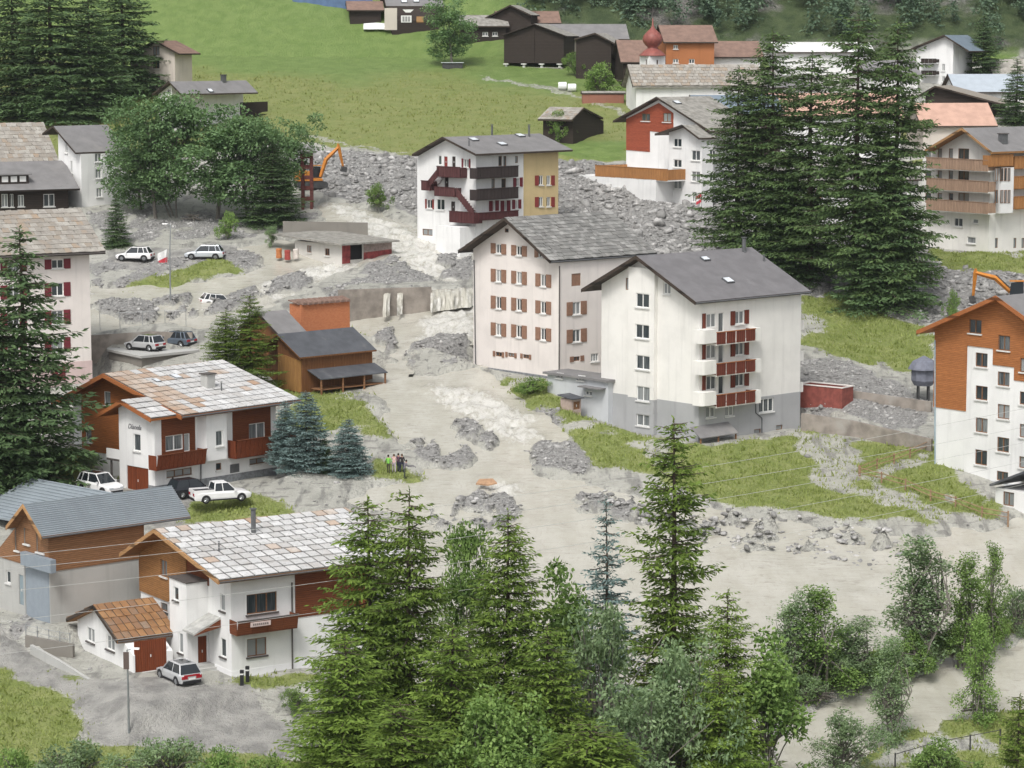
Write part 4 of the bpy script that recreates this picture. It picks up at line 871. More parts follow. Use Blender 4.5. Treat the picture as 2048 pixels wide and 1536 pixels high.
for r in ((1951,706,1975,734),(1951,772,1975,800),(1951,836,1975,865),(1950,900,1974,930),(1995,744,2019,772),(1995,809,2019,838),(1994,875,2018,904),(1993,943,2016,962),(2039,784,2062,810),(2039,849,2062,876),(2038,914,2062,937)): h.win('L', r, FRAME_B, 1)
h.win('L', (1949,968,1967,984), FRAME_W, 0); hp = lp(1960, 957)[1]; mb = MB(); mb.box(-.05, -.05, -5, h.Lr, h.Ll + .05, hp); h.walls.append(mb.build('plinth', PALEG, h.root))
h.verge(rf, TRIM, .34, .1); h.pipe('L', [(1870, 680), (1870, 945)], .12, .06, mat('blue_pipe', (.30, .40, .46), .5, .1, 3, 0)); h.finish()
h = House('porch_hut', 'small white porch building with dark roof below the orange gable house', 'porch', (2060, 1030), 2140, 1990, 39)
rf = h.roof('L', .5, (2080, 930), (2110, 985), (1979, 968), None, .2, R_SLATE); h.body(WHITE, None, h.pix('L', 2010, 978)[1], face='L', zlo=-2); h.win('L', (2006,984,2028,1012), FRAME_B, 1, trans=False); h.finish()

# --- white and yellow house above the falls
h = House('balcony_house', 'white and yellow four storey house with outside stair and dark balconies', 'apartment house', (952, 500), 1115, 835, 46)
rf = h.roof('L', 1.0, (885, 274), (951, 308), (824, 309), (1080, 265), .22, R_GREY, under=TRIM_D)
h.body(WHITE, rf, zlo=-5); ay = h.pix('R', 1047, 380)[0]; mb = MB(); mb.box(ay, -.06, -5, h.Lr + .06, h.Ll, h.hroof(rf, 0) - .02); h.walls.append(mb.build('yellow_wing', YEL, h.root))
for y0 in (351, 394):
    for x0, x1 in ((1078, 1086), (1093, 1101)):
        w_ = h.win('R', (x0, y0, x1, y0 + 19), off=.06, mull=1)
        a_0, a_1, h_0, h_1 = h.rect('R', (x0 - 8.5, y0, x0 - 1, y0 + 20) if x0 < 1090 else (x1 + 1, y0, x1 + 8, y0 + 20), .06); mb = MB(); h.box(mb, 'R', a_0, a_1, -.13, -.08, h_0, h_1); mb.build('shutter', SHUT_R, w_)
for y0 in (334, 377): h.balcony('R', (954, y0, 1037, y0 + 19), 1.2, WOOD_BD, 12, slab=WOOD_BD, rail=WOOD_BD)
h.balcony('R', (958, 424, 1037, 436), 1.2, wood('wine_balcony', (.09, .03, .03), 'h', .16), 12)
h.balcony('L', (898, 424, 948, 443), 1.4, wood('wine_balcony', (.09, .03, .03), 'h', .16), 8)
for r in ((997,312,1004,332),(1007,312,1013,332),(1030,312,1036,326)): h.win('R', r, FRAME_B, 0, sill=False)
for r in ((983,357,990,376),(1003,357,1012,376)): h.win('R', r, FRAME_B, 0, sill=False)
h.win('R', (1032,356,1039,373), shut=SHUT_D, sw=.5); h.win('R', (985,402,990,421), shut=SHUT_D, sw=.6, sill=False); h.win('R', (1008,402,1013,421), shut=SHUT_D, sw=.6, sill=False); h.win('R', (1030,400,1036,417), shut=SHUT_D, sw=.5)
h.win('L', (927,318,938,335), shut=SHUT_D, sw=.25); h.win('L', (854,399,865,417), shut=SHUT_R, sw=.25); h.win('L', (873,398,889,420)); h.door('L', (888,313,895,334), SHUT_R, grooves=1); h.win('L', (876,311,883,330), mull=0); h.door('L', (904,313,911,334), WOOD_BD, grooves=1); h.door('L', (889,353,897,376), WOOD_BD, grooves=1); h.door('L', (902,403,910,424), WOOD_BD, grooves=1); h.win('L', (845,458,865,471), FRAME_B, 1, sill=False)
WB = wood('wine_stair', (.10, .04, .04), 'h', .3)
h.balcony('L', (873, 334, 920, 352), 1.2, WB, 7, slab=WB); h.balcony('L', (868, 375, 908, 390), 1.2, WB, 5, slab=WB); h.balcony('L', (842, 362, 860, 378), 1.2, WB, 3, slab=WB)
def stair(p, q, off):   # sloping parapet of an outside flight
    (aa0, hh0), (aa1, hh1) = h.pix('L', *p, off), h.pix('L', *q, off); so_ = MB(); so_.prism([h.P('L', a, -off, z) for a, z in ((aa0, hh0), (aa1, hh1), (aa1, hh1 - 1.0), (aa0, hh0 - 1.0))], [h.P('L', a, -off + .08, z) for a, z in ((aa0, hh0), (aa1, hh1), (aa1, hh1 - 1.0), (aa0, hh0 - 1.0))]); so_ = so_.build('stair_parapet', WB, h.root)
    n = 10
    for i in range(n):
        u = (i + .5) / n; a, z = aa0 + (aa1 - aa0) * u, hh0 + (hh1 - hh0) * u - 1.0; d = abs(aa1 - aa0) / n / 2 + .02; mb = MB(); h.box(mb, 'L', a - d, a + d, -off + .09, -.03, z - .08, z); mb.build('step', WB, so_)
stair((912, 375), (947, 420), 1.2); stair((877, 334), (855, 362), 1.2)
MB().box(-2.6, h.pix('L', 945, 460)[0] - .5, -5, -.02, h.pix('L', 902, 460)[0], h.pix('L', 920, 447)[1] - .2).build('terrace_base', WHITE, h.root)
for px, py in ((947, 280), (1004, 289), (1040, 272)): h.skylight(rf, 0, px, py, 1.1, .9)
h.chimney(rf, 0, 984, 270, h_=1.2, pipe=.12); h.chimney(rf, 0, 1058, 273, h_=1.4, pipe=.12); h.chimney(rf, 0, 938, 292, h_=.6, pipe=.08); h.verge(rf, TRIM_D, .2, .06); h.finish()

# --- pale pink block with wine shutters (left edge)
h = House('guest_house', 'pale pink block with wine red shutters and tan slab roof at the left edge', 'apartment house', (-150, 792), 184, 1e5 + 11.5, 31)
e = h.hit(1, -1.0, 211, 503); yr = 5.6; rg = h.hit(1, yr, 142, 418)
rf = h.roof('L', 1.0, (yr, rg.z, 0), (-1.0, e.z, 0), (2 * yr + 1.0, e.z, 0), e.x, .26, R_UNDER, under=TRIM_D)
h.body(PINK, rf); hp = h.pix('R', 165, 722)[1]; mb = MB(); mb.box(-.05, -.05, -4, h.Lr + .05, h.Ll, hp); h.walls.append(mb.build('plinth', PINKB, h.root))
for y0, y1 in ((519,537),(566,592),(621,648),(676,703)): h.win('R', (103, y0, 127, y1), FRAME_W, 1, shut=SHUT_D, sw=.72)
for y0, y1 in ((519,537),(566,592),(621,648),(676,703)): h.win('R', (15, y0+5, 39, y1+5), FRAME_W, 1, shut=SHUT_D, sw=.72)
h.door('R', (104, 732, 132, 762), SHUT_D, off=.05)
h.slabs(rf, 0, 10, 28, S_TAN, .06, .03, jit=.06, rowv=1); h.gutter(rf, SILL_D); h.finish()

# --- dark chalet with dormer and its taller neighbour (upper left)
h = House('dark_chalet', 'dark brown timber house with grey roof and dormer at the left edge', 'chalet', (-140, 452), 138, 1e5 + 10, 28)
e = h.hit(1, -1.0, 160, 377); yr = 5.0; rg = h.hit(1, yr, 118, 321)
rf = h.roof('L', 1.0, (yr, rg.z, 0), (-1.0, e.z, 0), (2 * yr + 1.0, e.z, 0), e.x, .22, R_GREY, under=TRIM_D); h.body(WOOD_D, rf)
for r in ((3,388,16,414),(20,388,27,414),(36,390,48,413),(87,388,109,413)): h.win('R', r, FRAME_W, 1)
d = h.onroof(rf, 0, 30, 366); mb = MB(); mb.box(d.x - 3.2, d.y - .2, d.z - .3, d.x + 1.7, d.y + 2.6, d.z + 1.0); dm = mb.build('dormer', WOOD_D, h.root); MB().box(d.x - 3.5, d.y - .6, d.z + 1.003, d.x + 2.0, d.y + 3.2, d.z + 1.15).build('dormer_roof', R_GREY, dm)
for i in range(4): MB().box(d.x - 2.9 + 1.15 * i, d.y - .26, d.z + .15, d.x - 2.1 + 1.15 * i, d.y - .19, d.z + .85).build('pane', FRAME_W, dm)
h.finish()
h = House('stone_roof_house', 'house with broad weathered stone roof rising behind the dark chalet', 'house', (-120, 440), 105, 1e5 + 10, 28, Y=float(gp(-120, 452).y) + 13)
e = h.hit(1, -1.0, 118, 322); yr = 5.0; rg = h.hit(1, yr, 66, 246)
rf = h.roof('L', 1.0, (yr, rg.z, 0), (-1.0, e.z, 0), (2 * yr + 1.0, e.z, 0), e.x, .22, R_UNDER, under=TRIM_D); h.body(WOOD_D, rf, zlo=-6); h.slabs(rf, 0, 10, 24, S_TAN, .06, .03, jit=.06, rowv=1)

def simple(name, label, cat, base, Rx, Lx, al, roof, wallm, roofm, under=None, wins=(), face='L', og=.8, Y=None, clad=(), slabs=None, zlo=-5, t=.2, back=None, fr=None, grp=None):
    h = House(name, label, cat, base, Rx, Lx, al, Y, group=grp); rf = h.roof(face, og, *roof, t=t, m=roofm, under=under or TRIM_D, back=back); h.body(wallm, rf, zlo=zlo)
    for c in clad: h.panel(c[0], c[1], c[2], .06)
    for wn in wins: h.win(wn[0], wn[1], fr or (wn[2] if len(wn) > 2 else FRAME_W), wn[3] if len(wn) > 3 else 1, shut=wn[4] if len(wn) > 4 else None, off=wn[5] if len(wn) > 5 else 0.0)
    if slabs: h.slabs(rf, 0, slabs[0], slabs[1], slabs[2], .06, .03, jit=.06, rowv=1)
    h.verge(rf, TRIM_D, .2, .06); h.finish(); return h, rf
def ridge_house(name, label, cat, xl, xr, yrid, yeave, ybase, wallm, roofm, depth=8., al=7, Y=None, wins=(), zlo=-6, og=.5, oe=.6, fr=None, back=None):
    h = House(name, label, cat, (xl, ybase), xr, 1e5 + depth, al, Y); e = h.hit(1, -oe, xl, yeave); rg = h.hit(1, depth / 2, xl, yrid)
    rf = h.roof('L', og, (depth / 2, rg.z, 0), (-oe, e.z, 0), (depth + oe, e.z, 0), None, .2, roofm, under=TRIM_D); h.body(wallm, rf, zlo=zlo)
    for r in wins: h.win('R', r, fr or FRAME_W, 1)
    h.verge(rf, TRIM_D, .2, .06); h.finish(); return h, rf
# houses on the left
h, rf = simple('white_house', 'white house with grey hipped dormer roof behind the trees on the left', 'house', (164, 412), 262, 119, 42, ((106, 252), (151, 305), (85, 267), ), WHITE, R_GREY, wins=(('R', (190,307,203,324)),('R', (191,338,203,357)),('R', (193,376,204,394)),('L', (130,283,135,306)),('L', (141,322,145,346))), back=(214, 244))
h, rf = simple('slope_house', 'house with wide grey roof and brown balcony on the meadow edge', 'house', (345, 262), 535, 318, 47, ((338, 163), (362, 188), (305, 188)), WHITE, R_GREY, back=(492, 153), wins=(('L', (334,178,341,190)),('L', (331,211,338,226))), clad=(('R', [(480,205),(535,203),(535,250),(480,255)], WOOD_D),))
h.balcony('R', (505, 229, 556, 242), 1.2, WOOD_D, 8, slab=WHITE); h.skylight(rf, 0, 420, 182, .8, .8); h.chimney(rf, 0, 447, 163, .6, .9, ZINC)
simple('tall_house', 'narrow tall beige house standing above the wide grey roof', 'house', (351, 190), 385, 262, 62, ((309, 81), (358, 107), (262, 107)), BEIGE, R_BROWN, wins=(('L', (305,92,319,111), FRAME_B),('L', (305,118,319,137), FRAME_B),('L', (304,152,320,172), FRAME_B)), og=.6)
# small stable in the torrent
h = House('stable', 'low stable with flat slab roof and red front standing in the torrent', 'stable', (684, 528), 783, 590, 46)
H = h.pix('L', 684, 489)[1]; h.body(plaster('stained_white_render', (.62, .60, .56)), None, H, face='L', zlo=-3)
RD = mat('faded_red_paint', (.24, .05, .05), .8, .3, 2, .2); a_0, a_1, h_0, h_1 = h.rect('R', (686,489,783,525)); 
h.panel('R', [(684,489),(700,488),(700,526),(684,528)], RD, .05); h.panel('R', [(727,505),(783,498),(783,515),(727,524)], RD, .05); h.panel('R', [(727,488),(783,481),(783,498),(727,505)], mat('grey_red_boards', (.30, .24, .22), .9, .2, 3, .2), .06)
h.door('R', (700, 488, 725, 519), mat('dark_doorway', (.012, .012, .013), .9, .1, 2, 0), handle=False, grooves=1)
h.win('L', (614,491,623,505), FRAME_B, 1); h.win('L', (650,497,659,511), FRAME_B, 1)
MB().prism([(-.9, -.9, H - .05), (h.Lr + .5, -.9, H - .1), (h.Lr + .5, h.Ll + 3.2, H + .5), (-.9, h.Ll + 3.2, H + .55)], [(-.9, -.9, H + .15), (h.Lr + .5, -.9, H + .1), (h.Lr + .5, h.Ll + 3.2, H + .7), (-.9, h.Ll + 3.2, H + .75)]).build('roof', R_OLD, h.root); h.finish()
# barn, brick block and grey roof shed
h = House('timber_barn', 'brown timber barn with charcoal sheet roof and lean-to beside the torrent', 'barn', (604, 786), 764, 556, 42)
rf = h.roof('L', .5, (553, 668), (600, 715), None, (706, 652), .16, R_SLATE, under=WOOD_BV); h.body(WOOD_BV, rf)
h.panel('L', [(557, 775), (603, 785), (603, 722), (557, 706)], WOOD_LV, .06)
a_0, a_1, h_0, h_1 = h.rect('R', (634, 742, 768, 752), 1.6); o = MB().prism([h.P('R', a_0, -2.2, h_0), h.P('R', a_1, -2.2, h_0), h.P('R', a_1, -.06, h_0 + .75), h.P('R', a_0, -.06, h_0 + .75)], [h.P('R', a_0, -2.2, h_0 + .1), h.P('R', a_1, -2.2, h_0 + .1), h.P('R', a_1, -.06, h_0 + .85), h.P('R', a_0, -.06, h_0 + .85)]).build('lean_to_roof', R_SLATE, h.root)
for i in range(4): a = a_0 + .2 + (a_1 - a_0 - .4) * i / 3; mb = MB(); h.box(mb, 'R', a - .07, a + .07, -2.1, -1.96, -2.5, h_0 + .02); mb.build('post', WOOD_T, o)
mb = MB(); h.box(mb, 'R', a_0 + .3, a_1 - .3, -1.9, -.3, .35, .45); mb.build('shelf', WOOD_T, o)
h.finish()
h = House('brick_block', 'orange brick block with a row of tiles along its top behind the barn', 'brick building', (603, 690), 700, 580, 40, Y=float(gp(603, 786).y) + 11)
H = h.pix('R', 605, 610)[1]
def brickmat():
    m, t, b = nodes('orange_brick'); bt = t.nodes.new('ShaderNodeTexBrick'); tc = t.nodes.new('ShaderNodeTexCoord'); sx = t.nodes.new('ShaderNodeSeparateXYZ'); t.links.new(tc.outputs['Object'], sx.inputs[0])
    cb = t.nodes.new('ShaderNodeCombineXYZ'); t.links.new(mth(t, 'ADD', sx.outputs[0], sx.outputs[1]), cb.inputs[0]); t.links.new(sx.outputs[2], cb.inputs[1]); t.links.new(cb.outputs[0], bt.inputs[0])
    bt.inputs['Scale'].default_value = 2.2; bt.inputs['Color1'].default_value = (.46, .15, .06, 1); bt.inputs['Color2'].default_value = (.52, .19, .08, 1); bt.inputs['Mortar'].default_value = (.42, .22, .13, 1); bt.inputs['Mortar Size'].default_value = .012
    t.links.new(bt.outputs[0], b.inputs['Base Color']); b.inputs['Roughness'].default_value = .9; return m
BRICK = brickmat(); h.body(BRICK, None, H, face='L', zlo=-6)
for i in range(9):
    mb = MB(); c = h.Lr * (i + .5) / 9; mb.prism([(c - .28, -.25, H), (c + .28, -.25, H), (c + .2, -.25, H + .25), (c - .2, -.25, H + .25)], [(c - .28, 1.0, H + .3), (c + .28, 1.0, H + .3), (c + .2, 1.0, H + .55), (c - .2, 1.0, H + .55)]).build('roof_tile', R_BROWN, h.root)
MB().prism([(-.2, .2, H + .003), (h.Lr + .2, .2, H + .003), (h.Lr + .2, h.Ll, H + .3), (-.2, h.Ll, H + .3)], [(-.2, .2, H + .1), (h.Lr + .2, .2, H + .1), (h.Lr + .2, h.Ll, H + .4), (-.2, h.Ll, H + .4)]).build('roof', R_BROWN, h.root)
simple('grey_shed', 'shed with smooth grey gable roof left of the brick block', 'shed', (560, 720), 610, 480, 42, ((515, 624), (556, 668), None), WOOD_BV, R_GREY, Y=float(gp(603, 786).y) + 5, back=(572, 619), og=.4)

# --- church and upper village
h = House('church', 'white chapel with weathered stone roof at the top of the meadow', 'church', (1272, 232), 1520, 1e5 + 8, 8)
e = h.hit(1, -.5, 1268, 172); yr = 4.0; rg = h.hit(1, yr, 1300, 130)
rf = h.roof('L', .6, (yr, rg.z, 0), (-.6, e.z, 0), (2*yr + .6, e.z, 0), None, .25, R_OLD); h.body(WHITE, rf, zlo=-6); h.slabs(rf, 0, 7, 30, S_TAN, .06, .03, jit=.05, rowv=1); h.verge(rf, TRIM_D, .2, .06)
h = House('church_tower', 'white church tower with red onion dome', 'church tower', (1298, 190), 1330, 1279, 30, Y=h.O.y + 9)
H = h.pix('R', 1300, 112)[1]; h.body(WHITE, None, H, face='L', zlo=-6); c = (h.Lr / 2, h.Ll / 2)
for r in (('R', (1313,120,1316,138)), ('L', (1291,119,1294,137))): h.win(r[0], r[1], FRAME_B, 0, sill=False)
h.finish(); RDM = mat('red_oxide_dome', (.26, .085, .07), .5, .15, 2, .1, col2=(.20, .08, .07)); rr = max(h.Lr, h.Ll) * .62
prof = [(rr * 1.15, H + .01), (rr * 1.12, H + .12), (rr * .75, H + .75), (rr * .45, H + 1.1), (rr * .42, H + 1.3), (rr * .62, H + 1.6), (rr * .82, H + 2.1), (rr * .86, H + 2.6), (rr * .74, H + 3.1), (rr * .48, H + 3.6), (rr * .22, H + 4.0), (rr * .08, H + 4.5), (.05, H + 5.6)]
mb = MB(); mb.rings([[(c[0] + r * math.cos(k / 12 * 6.2832), c[1] + r * math.sin(k / 12 * 6.2832), z) for k in range(12)] for r, z in prof]); mb.build('onion_dome', RDM, h.root, smooth=True)
MB().box(c[0] - .04, c[1] - .04, H + 5.5, c[0] + .04, c[1] + .04, H + 7.2).box(c[0] - .4, c[1] - .03, H + 6.5, c[0] + .4, c[1] + .03, H + 6.6).build('cross', SILL_D, h.root)
h, rf = ridge_house('ochre_house', 'ochre house with brown roof standing behind the onion dome', 'house', 1332, 1428, 50, 84, 150, plaster('ochre_render', (.42, .17, .075)), R_BROWN, 8, 8, float(gp(1300, 200).y) + 14, wins=((1347,90,1356,98),(1346,118,1357,126),(1378,118,1389,127)))
h, rf = ridge_house('brown_roof_barn', 'small barn with smooth brown roof left of the onion dome', 'barn', 1246, 1302, 80, 124, 172, WOOD_D, R_BROWN, 6, 10)
h, rf = simple('red_gable_house', 'white house with red timber gable and slab roof below the chapel', 'house', (1392, 395), 1480, 1252, 38, ((1313, 194), (1420, 262), (1226, 242)), WHITE, R_OLD, back=(1420, 186), clad=(('L', [(1253,300),(1300,304),(1300,262),(1347,268),(1347,226),(1318,206),(1253,238)], WOOD_RED),), wins=(('L', (1283,227,1300,242), FRAME_B, 1, None, .06),('L', (1326,226,1342,244), FRAME_B, 1, None, .06)))
h.skylight(rf, 0, 1354, 206, .9, .9); MB().box(-5.5, 1.5, -3, -.02, h.Ll + 3.5, h.pix('L', 1290, 352, 5.5)[1] - .4).build('terrace_base', WHITE, h.root)
h.balcony('L', (1190, 335, 1335, 356), 5.5, WOOD_H, 14, slab=WHITE)
simple('white_gable_house', 'narrow white four storey house with red white flag by the conifers', 'house', (1403, 412), 1500, 1337, 40, ((1364, 250), (1398, 276), (1310, 268)), WHITE, R_OLD, wins=tuple(('L', r) for r in ((1347,277,1363,294),(1347,319,1363,335),(1347,361,1363,378),(1383,301,1400,321),(1383,343,1400,363),(1384,384,1393,404))) + tuple(('R', r) for r in ((1420,300,1432,318),(1420,345,1432,362))), back=(1400, 244), og=.9)
h, rf = ridge_house('blue_roof_house', 'house with smooth blue grey roof and chimney behind the red gable', 'house', 1400, 1560, 190, 228, 280, WOOD_D, R_BLUE, 9, 8, float(gp(1392, 395).y) + 18)
# timber barns on the meadow edge
h = House('old_barn', 'large weathered black timber barn raised on white staddle stones', 'barn', (1127, 139), 1150, 1008, 77)
rf = h.roof('L', .6, (1068, 47), (1134, 72), (1003, 70), None, .16, R_OLD, under=WOOD_D); h.body(WOOD_D, rf, zlo=1.0); MB().box(.2, .2, -4, h.Lr - .2, h.Ll - .2, .35).build('stone_base', R_OLD, h.root)
for i in range(4):
    c = h.Ll * (.04 + .3 * i); mb = MB(); mb.tube([(.3, c + .3, .3), (.3, c + .3, .75)], [.28, .16], 8); mb.tube([(.3, c + .3, .76), (.3, c + .3, .92)], [.5, .5], 10); mb.build('staddle_stone', FRAME_W, h.root)
MB().box(-.15, h.Ll / 2 - .15, 1.0, -.005, h.Ll / 2 + .15, h.hroof(rf, h.Ll / 2) - .1).build('brace_post', WOOD_D, h.root)
simple('black_barn', 'tall black timber barn behind the round bush', 'barn', (1222, 160), 1240, 1152, 72, ((1190, 66), (1232, 88), (1148, 78)), WOOD_D, R_OLD, og=.5)
h, rf = ridge_house('stone_gable_house', 'house with pale brown stone wall and grey roof between the two black barns', 'house', 1095, 1252, 48, 78, 120, BEIGE, R_GREY, 8, 5, float(gp(1127, 139).y) + 8)
simple('field_barn', 'small black hay barn with slab roof alone in the meadow', 'barn', (1146, 290), 1207, 1086, 58, ((1168, 216), (1144, 240), (1206, 236)), WOOD_D, R_OLD, face='R', og=.4, slabs=(6, 12, S_TAN), back=(1100, 214))
h, rf = simple('sign_house', 'dark timber house with white wall sign at the top of the meadow', 'house', (784, 70), 878, 768, 12, ((765, -20), (772, 12), None), WOOD_D, R_GREY, back=(880, -22), og=.5)
h.panel('R', [(769,16),(794,16),(794,60),(769,60)], BEIGE, .05, 'corner_wall')
sgn = h.panel('R', [(802,31),(823,31),(823,45),(802,45)], FRAME_W, .08, 'wall_sign', cut=False)
for i in range(3): q = h.rect('R', (805 + 5.5*i, 33, 809 + 5.5*i, 43), .1); mb = MB(); h.box(mb, 'R', q[0], q[1], -.12, -.085, q[2], q[3]); mb.build('sign_mark', mat('sign_grey', (.3, .3, .3), .6, .05, 2, 0), sgn)
h.panel('R', [(805,19),(827,19),(821,25),(811,25)], FRAME_W, .08, 'sign_board', cut=False); h.panel('R', [(833,33),(847,33),(847,46),(833,46)], TRIM_T, .06, 'hatch', cut=False)
h.skylight(rf, 0, 808, 3, 1, .9); h.skylight(rf, 0, 832, 2, 1, .9)
h, rf = simple('balcony_chalet', 'brown chalet with stone roof and white lower wall below the grey roof', 'chalet', (1062, 82), 1075, 952, 70, ((1020, 10), (1062, 30), (958, 42)), WOOD_D, R_OLD, og=.6)
h, rf = ridge_house('upper_grey_roof', 'house with smooth grey roof at the very top beside the tall green tree', 'house', 948, 1042, -14, 24, 60, WOOD_D, R_GREY, 8, 6, float(gp(985, 82).y) + 12)
h, rf = ridge_house('wide_barn_house', 'brown chalet with wide plain roof right of the balcony chalet', 'chalet', 1000, 1116, 22, 46, 95, WOOD_D, R_BROWN, 7, 6, float(gp(985, 82).y) + 3)
# village on the right
h, rf = ridge_house('roof_row_house', 'house with flat grey brown roof right of the ochre house', 'house', 1418, 1520, 82, 114, 140, WHITE, R_BROWN, 8, 6)
h, rf = ridge_house('white_hall', 'broad white building with pale flat roof behind the tall conifers', 'hall', 1556, 1742, 84, 104, 150, WHITE, mat('pale_sheet_roof', (.66, .66, .65), .5, .05, 1, 0), 8, 5)
h, rf = ridge_house('mid_white_house', 'white house almost hidden behind the tall conifers', 'house', 1545, 1800, 186, 232, 320, WHITE, R_PINK, 9, 8, wins=tuple((x, y, x + 14, y + 16) for y in (245, 285) for x in (1590, 1630, 1670, 1710, 1750)))
h, rf = ridge_house('low_white_house', 'white house with reddish windows seen low between the conifer trunks', 'house', 1540, 1835, 326, 362, 470, WHITE, R_OLD, 8, 12, fr=FRAME_B, wins=tuple((x, y, x + 14, y + 18) for y in (378, 415) for x in (1580, 1630, 1680, 1730, 1780)))
h, rf = simple('far_apartments', 'white apartment house with blue grey roof below the wood', 'apartment house', (1905, 172), 1944, 1832, 58, ((1888, 70), (1938, 102), (1822, 97)), WHITE, R_BLUE, wins=(('L', (1845,120,1852,132)),('L', (1862,120,1868,132)),('L', (1884,128,1890,142)),('L', (1845,142,1852,154)),('L', (1884,152,1890,164))), og=.8)
for y0 in (118, 142): h.balcony('L', (1842, y0, 1872, y0 + 7), 1.2, WOOD_D, 4, slab=WHITE)
simple('broad_roof_house', 'dark timber house with broad tan roof above the right hotel', 'house', (1985, 238), 2030, 1850, 66, ((1870, 172), (2012, 210), (1838, 190)), WOOD_D, S_TAN, og=.8, back=8)
h, rf = ridge_house('glazed_roof_hall', 'hall with long pale glazed roof at the upper right', 'hall', 1915, 2065, 148, 184, 205, WHITE, mat('glazed_roof', (.42, .47, .52), .2, .05, 1, 0, spec=.6), 8, 6)
h, rf = ridge_house('pink_roof_house', 'house with faded pink roof directly behind the right hotel', 'house', 1846, 1985, 206, 252, 300, BEIGE, R_PINK, 8, 8)
# right hotel with wood balconies
h = House('hotel', 'cream hotel with three rows of wooden balconies behind the conifers', 'hotel', (1977, 505), 2120, 1842, 36)
rf = h.roof('L', 1.4, (1924, 256), (1984, 304), (1850, 300), None, .22, R_GREY, under=WOOD_L); h.body(CREAM, rf); 
for y in (297, 341, 386):
    for x0, x1 in ((1850,1862),(1875,1884),(1897,1906),(1916,1938)): h.win('L', (x0, y, x1, y + (20 if x1 - x0 < 15 else 24)), FRAME_B, 0 if x1 - x0 < 15 else 1, sill=False)
for y in (318, 360, 402): h.balcony('L', (1852, y, 1976, y + 20), 1.3, wood('faded_balcony_boards', (.40, .27, .19), 'h', .24), 22, slab=CREAM)
h.win('L', (1908,436,1925,453)); h.win('L', (1945,438,1956,447), mull=0); h.win('L', (1934,474,1951,487), mull=0)
MB().box(.6, -1.2, h.pix('R', 2003, 425)[1], h.hit(1, -1.2, 2027, 380).x, -.02, h.pix('R', 2003, 334)[1]).build('bay', WHITE, h.root)
for y in (336, 380):
    for x in (1990, 2001, 2008, 2015): h.win('R', (x, y, x + 5, y + 26), FRAME_B, 0, off=1.2, sill=False, cut=False)
for y in (312, 352, 392): h.balcony('R', (2029, y, 2110, y + 22), 1.2, WOOD_H, 10, slab=WOOD_H)
h.balcony('R', (1982, 310, 2027, 330), 1.3, WOOD_H, 6, slab=WOOD_H)
for x in (1990, 2027, 2043): h.win('R', (x, 476, x + 6, 496), FRAME_B, 0, sill=False)
h.verge(rf, TRIM_T, .26, .08); h.chimney(rf, 0, 2006, 285, .8, 1.0, ZINC); h.finish()
# further houses packed along the top of the village
ridge_house('hillside_house', 'white walled house with brown roof just right of the second black barn', 'house', 1435, 1560, 60, 78, 110, WHITE, R_OLD, 7, 5, float(gp(1430, 130).y) + 14)
ridge_house('hillside_house', 'house with low tan roof at the right edge above the glazed hall', 'house', 1990, 2090, 118, 150, 165, BEIGE, S_TAN, 7, 5)
ridge_house('hillside_house', 'dark chalet with grey roof between the round tree and the old barn', 'chalet', 925, 1012, 30, 52, 88, WOOD_D, R_OLD, 7, 8, wins=((965, 64, 976, 72), (985, 64, 995, 72)))
ridge_house('hillside_house', 'small dark house left of the sign house', 'house', 700, 762, 2, 20, 50, WOOD_D, R_BROWN, 6, 6)
ridge_house('hillside_house', 'white house with grey roof behind the blue roof house', 'house', 1500, 1620, 150, 176, 215, WHITE, R_GREY, 7, 6)
ridge_house('hillside_house', 'white house between the white hall and the far apartments', 'house', 1735, 1835, 120, 150, 190, WHITE, R_GREY, 7, 8, wins=((1800, 160, 1808, 172), (1818, 160, 1826, 172)))
ridge_house('brick_wall', 'low red brick garden wall under the round bush', 'wall', 1165, 1250, 182, 186, 205, plaster('dull_brick_render', (.30, .14, .10)), R_OLD, 1.2, 4, oe=.1, og=.1)
# ------------------------------------------------------------------ trees
BARK = mat('spruce_bark', (.085, .065, .05), .95, .3, 5, .5, stretch=(1, 1, .2)); BARK_G = mat('grey_bark', (.17, .155, .135), .95, .3, 5, .5, stretch=(1, 1, .2))
LF_SPR = leafmat('spruce_needles', (.062, .112, .020), (.225, .320, .062), .6, .25); LF_DARK = leafmat('dark_conifer_needles', (.052, .096, .042), (.130, .200, .082), .4, .2); LF_LAR = leafmat('larch_needles', (.050, .092, .036), (.135, .200, .072), .5, .2)
LF_BLUE = leafmat('blue_spruce_needles', (.060, .110, .105), (.260, .350, .340), 1.0, .1); LF_DEC = leafmat('green_leaves', (.085, .165, .042), (.290, .420, .125), .6, .3); LF_WIL = leafmat('willow_leaves', (.105, .175, .085), (.300, .400, .210), .6, .3)
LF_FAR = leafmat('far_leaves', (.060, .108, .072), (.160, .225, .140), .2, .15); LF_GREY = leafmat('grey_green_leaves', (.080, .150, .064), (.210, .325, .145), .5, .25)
def kites(C, D, U, ln, wd):
    """leaf kites: centre-base C, unit direction D, side vector U"""
    n = len(C); a = C; b = C + D * (ln * .45)[:, None] + U * (wd * .5)[:, None]; c = C + D * ln[:, None]; d = C + D * (ln * .45)[:, None] - U * (wd * .5)[:, None]
    return np.stack([a, b, c, d], 1).reshape(-1, 3), np.arange(4 * n).reshape(-1, 4)
def unit(v): return v / np.maximum(1e-6, np.linalg.norm(v, axis=-1, keepdims=True))
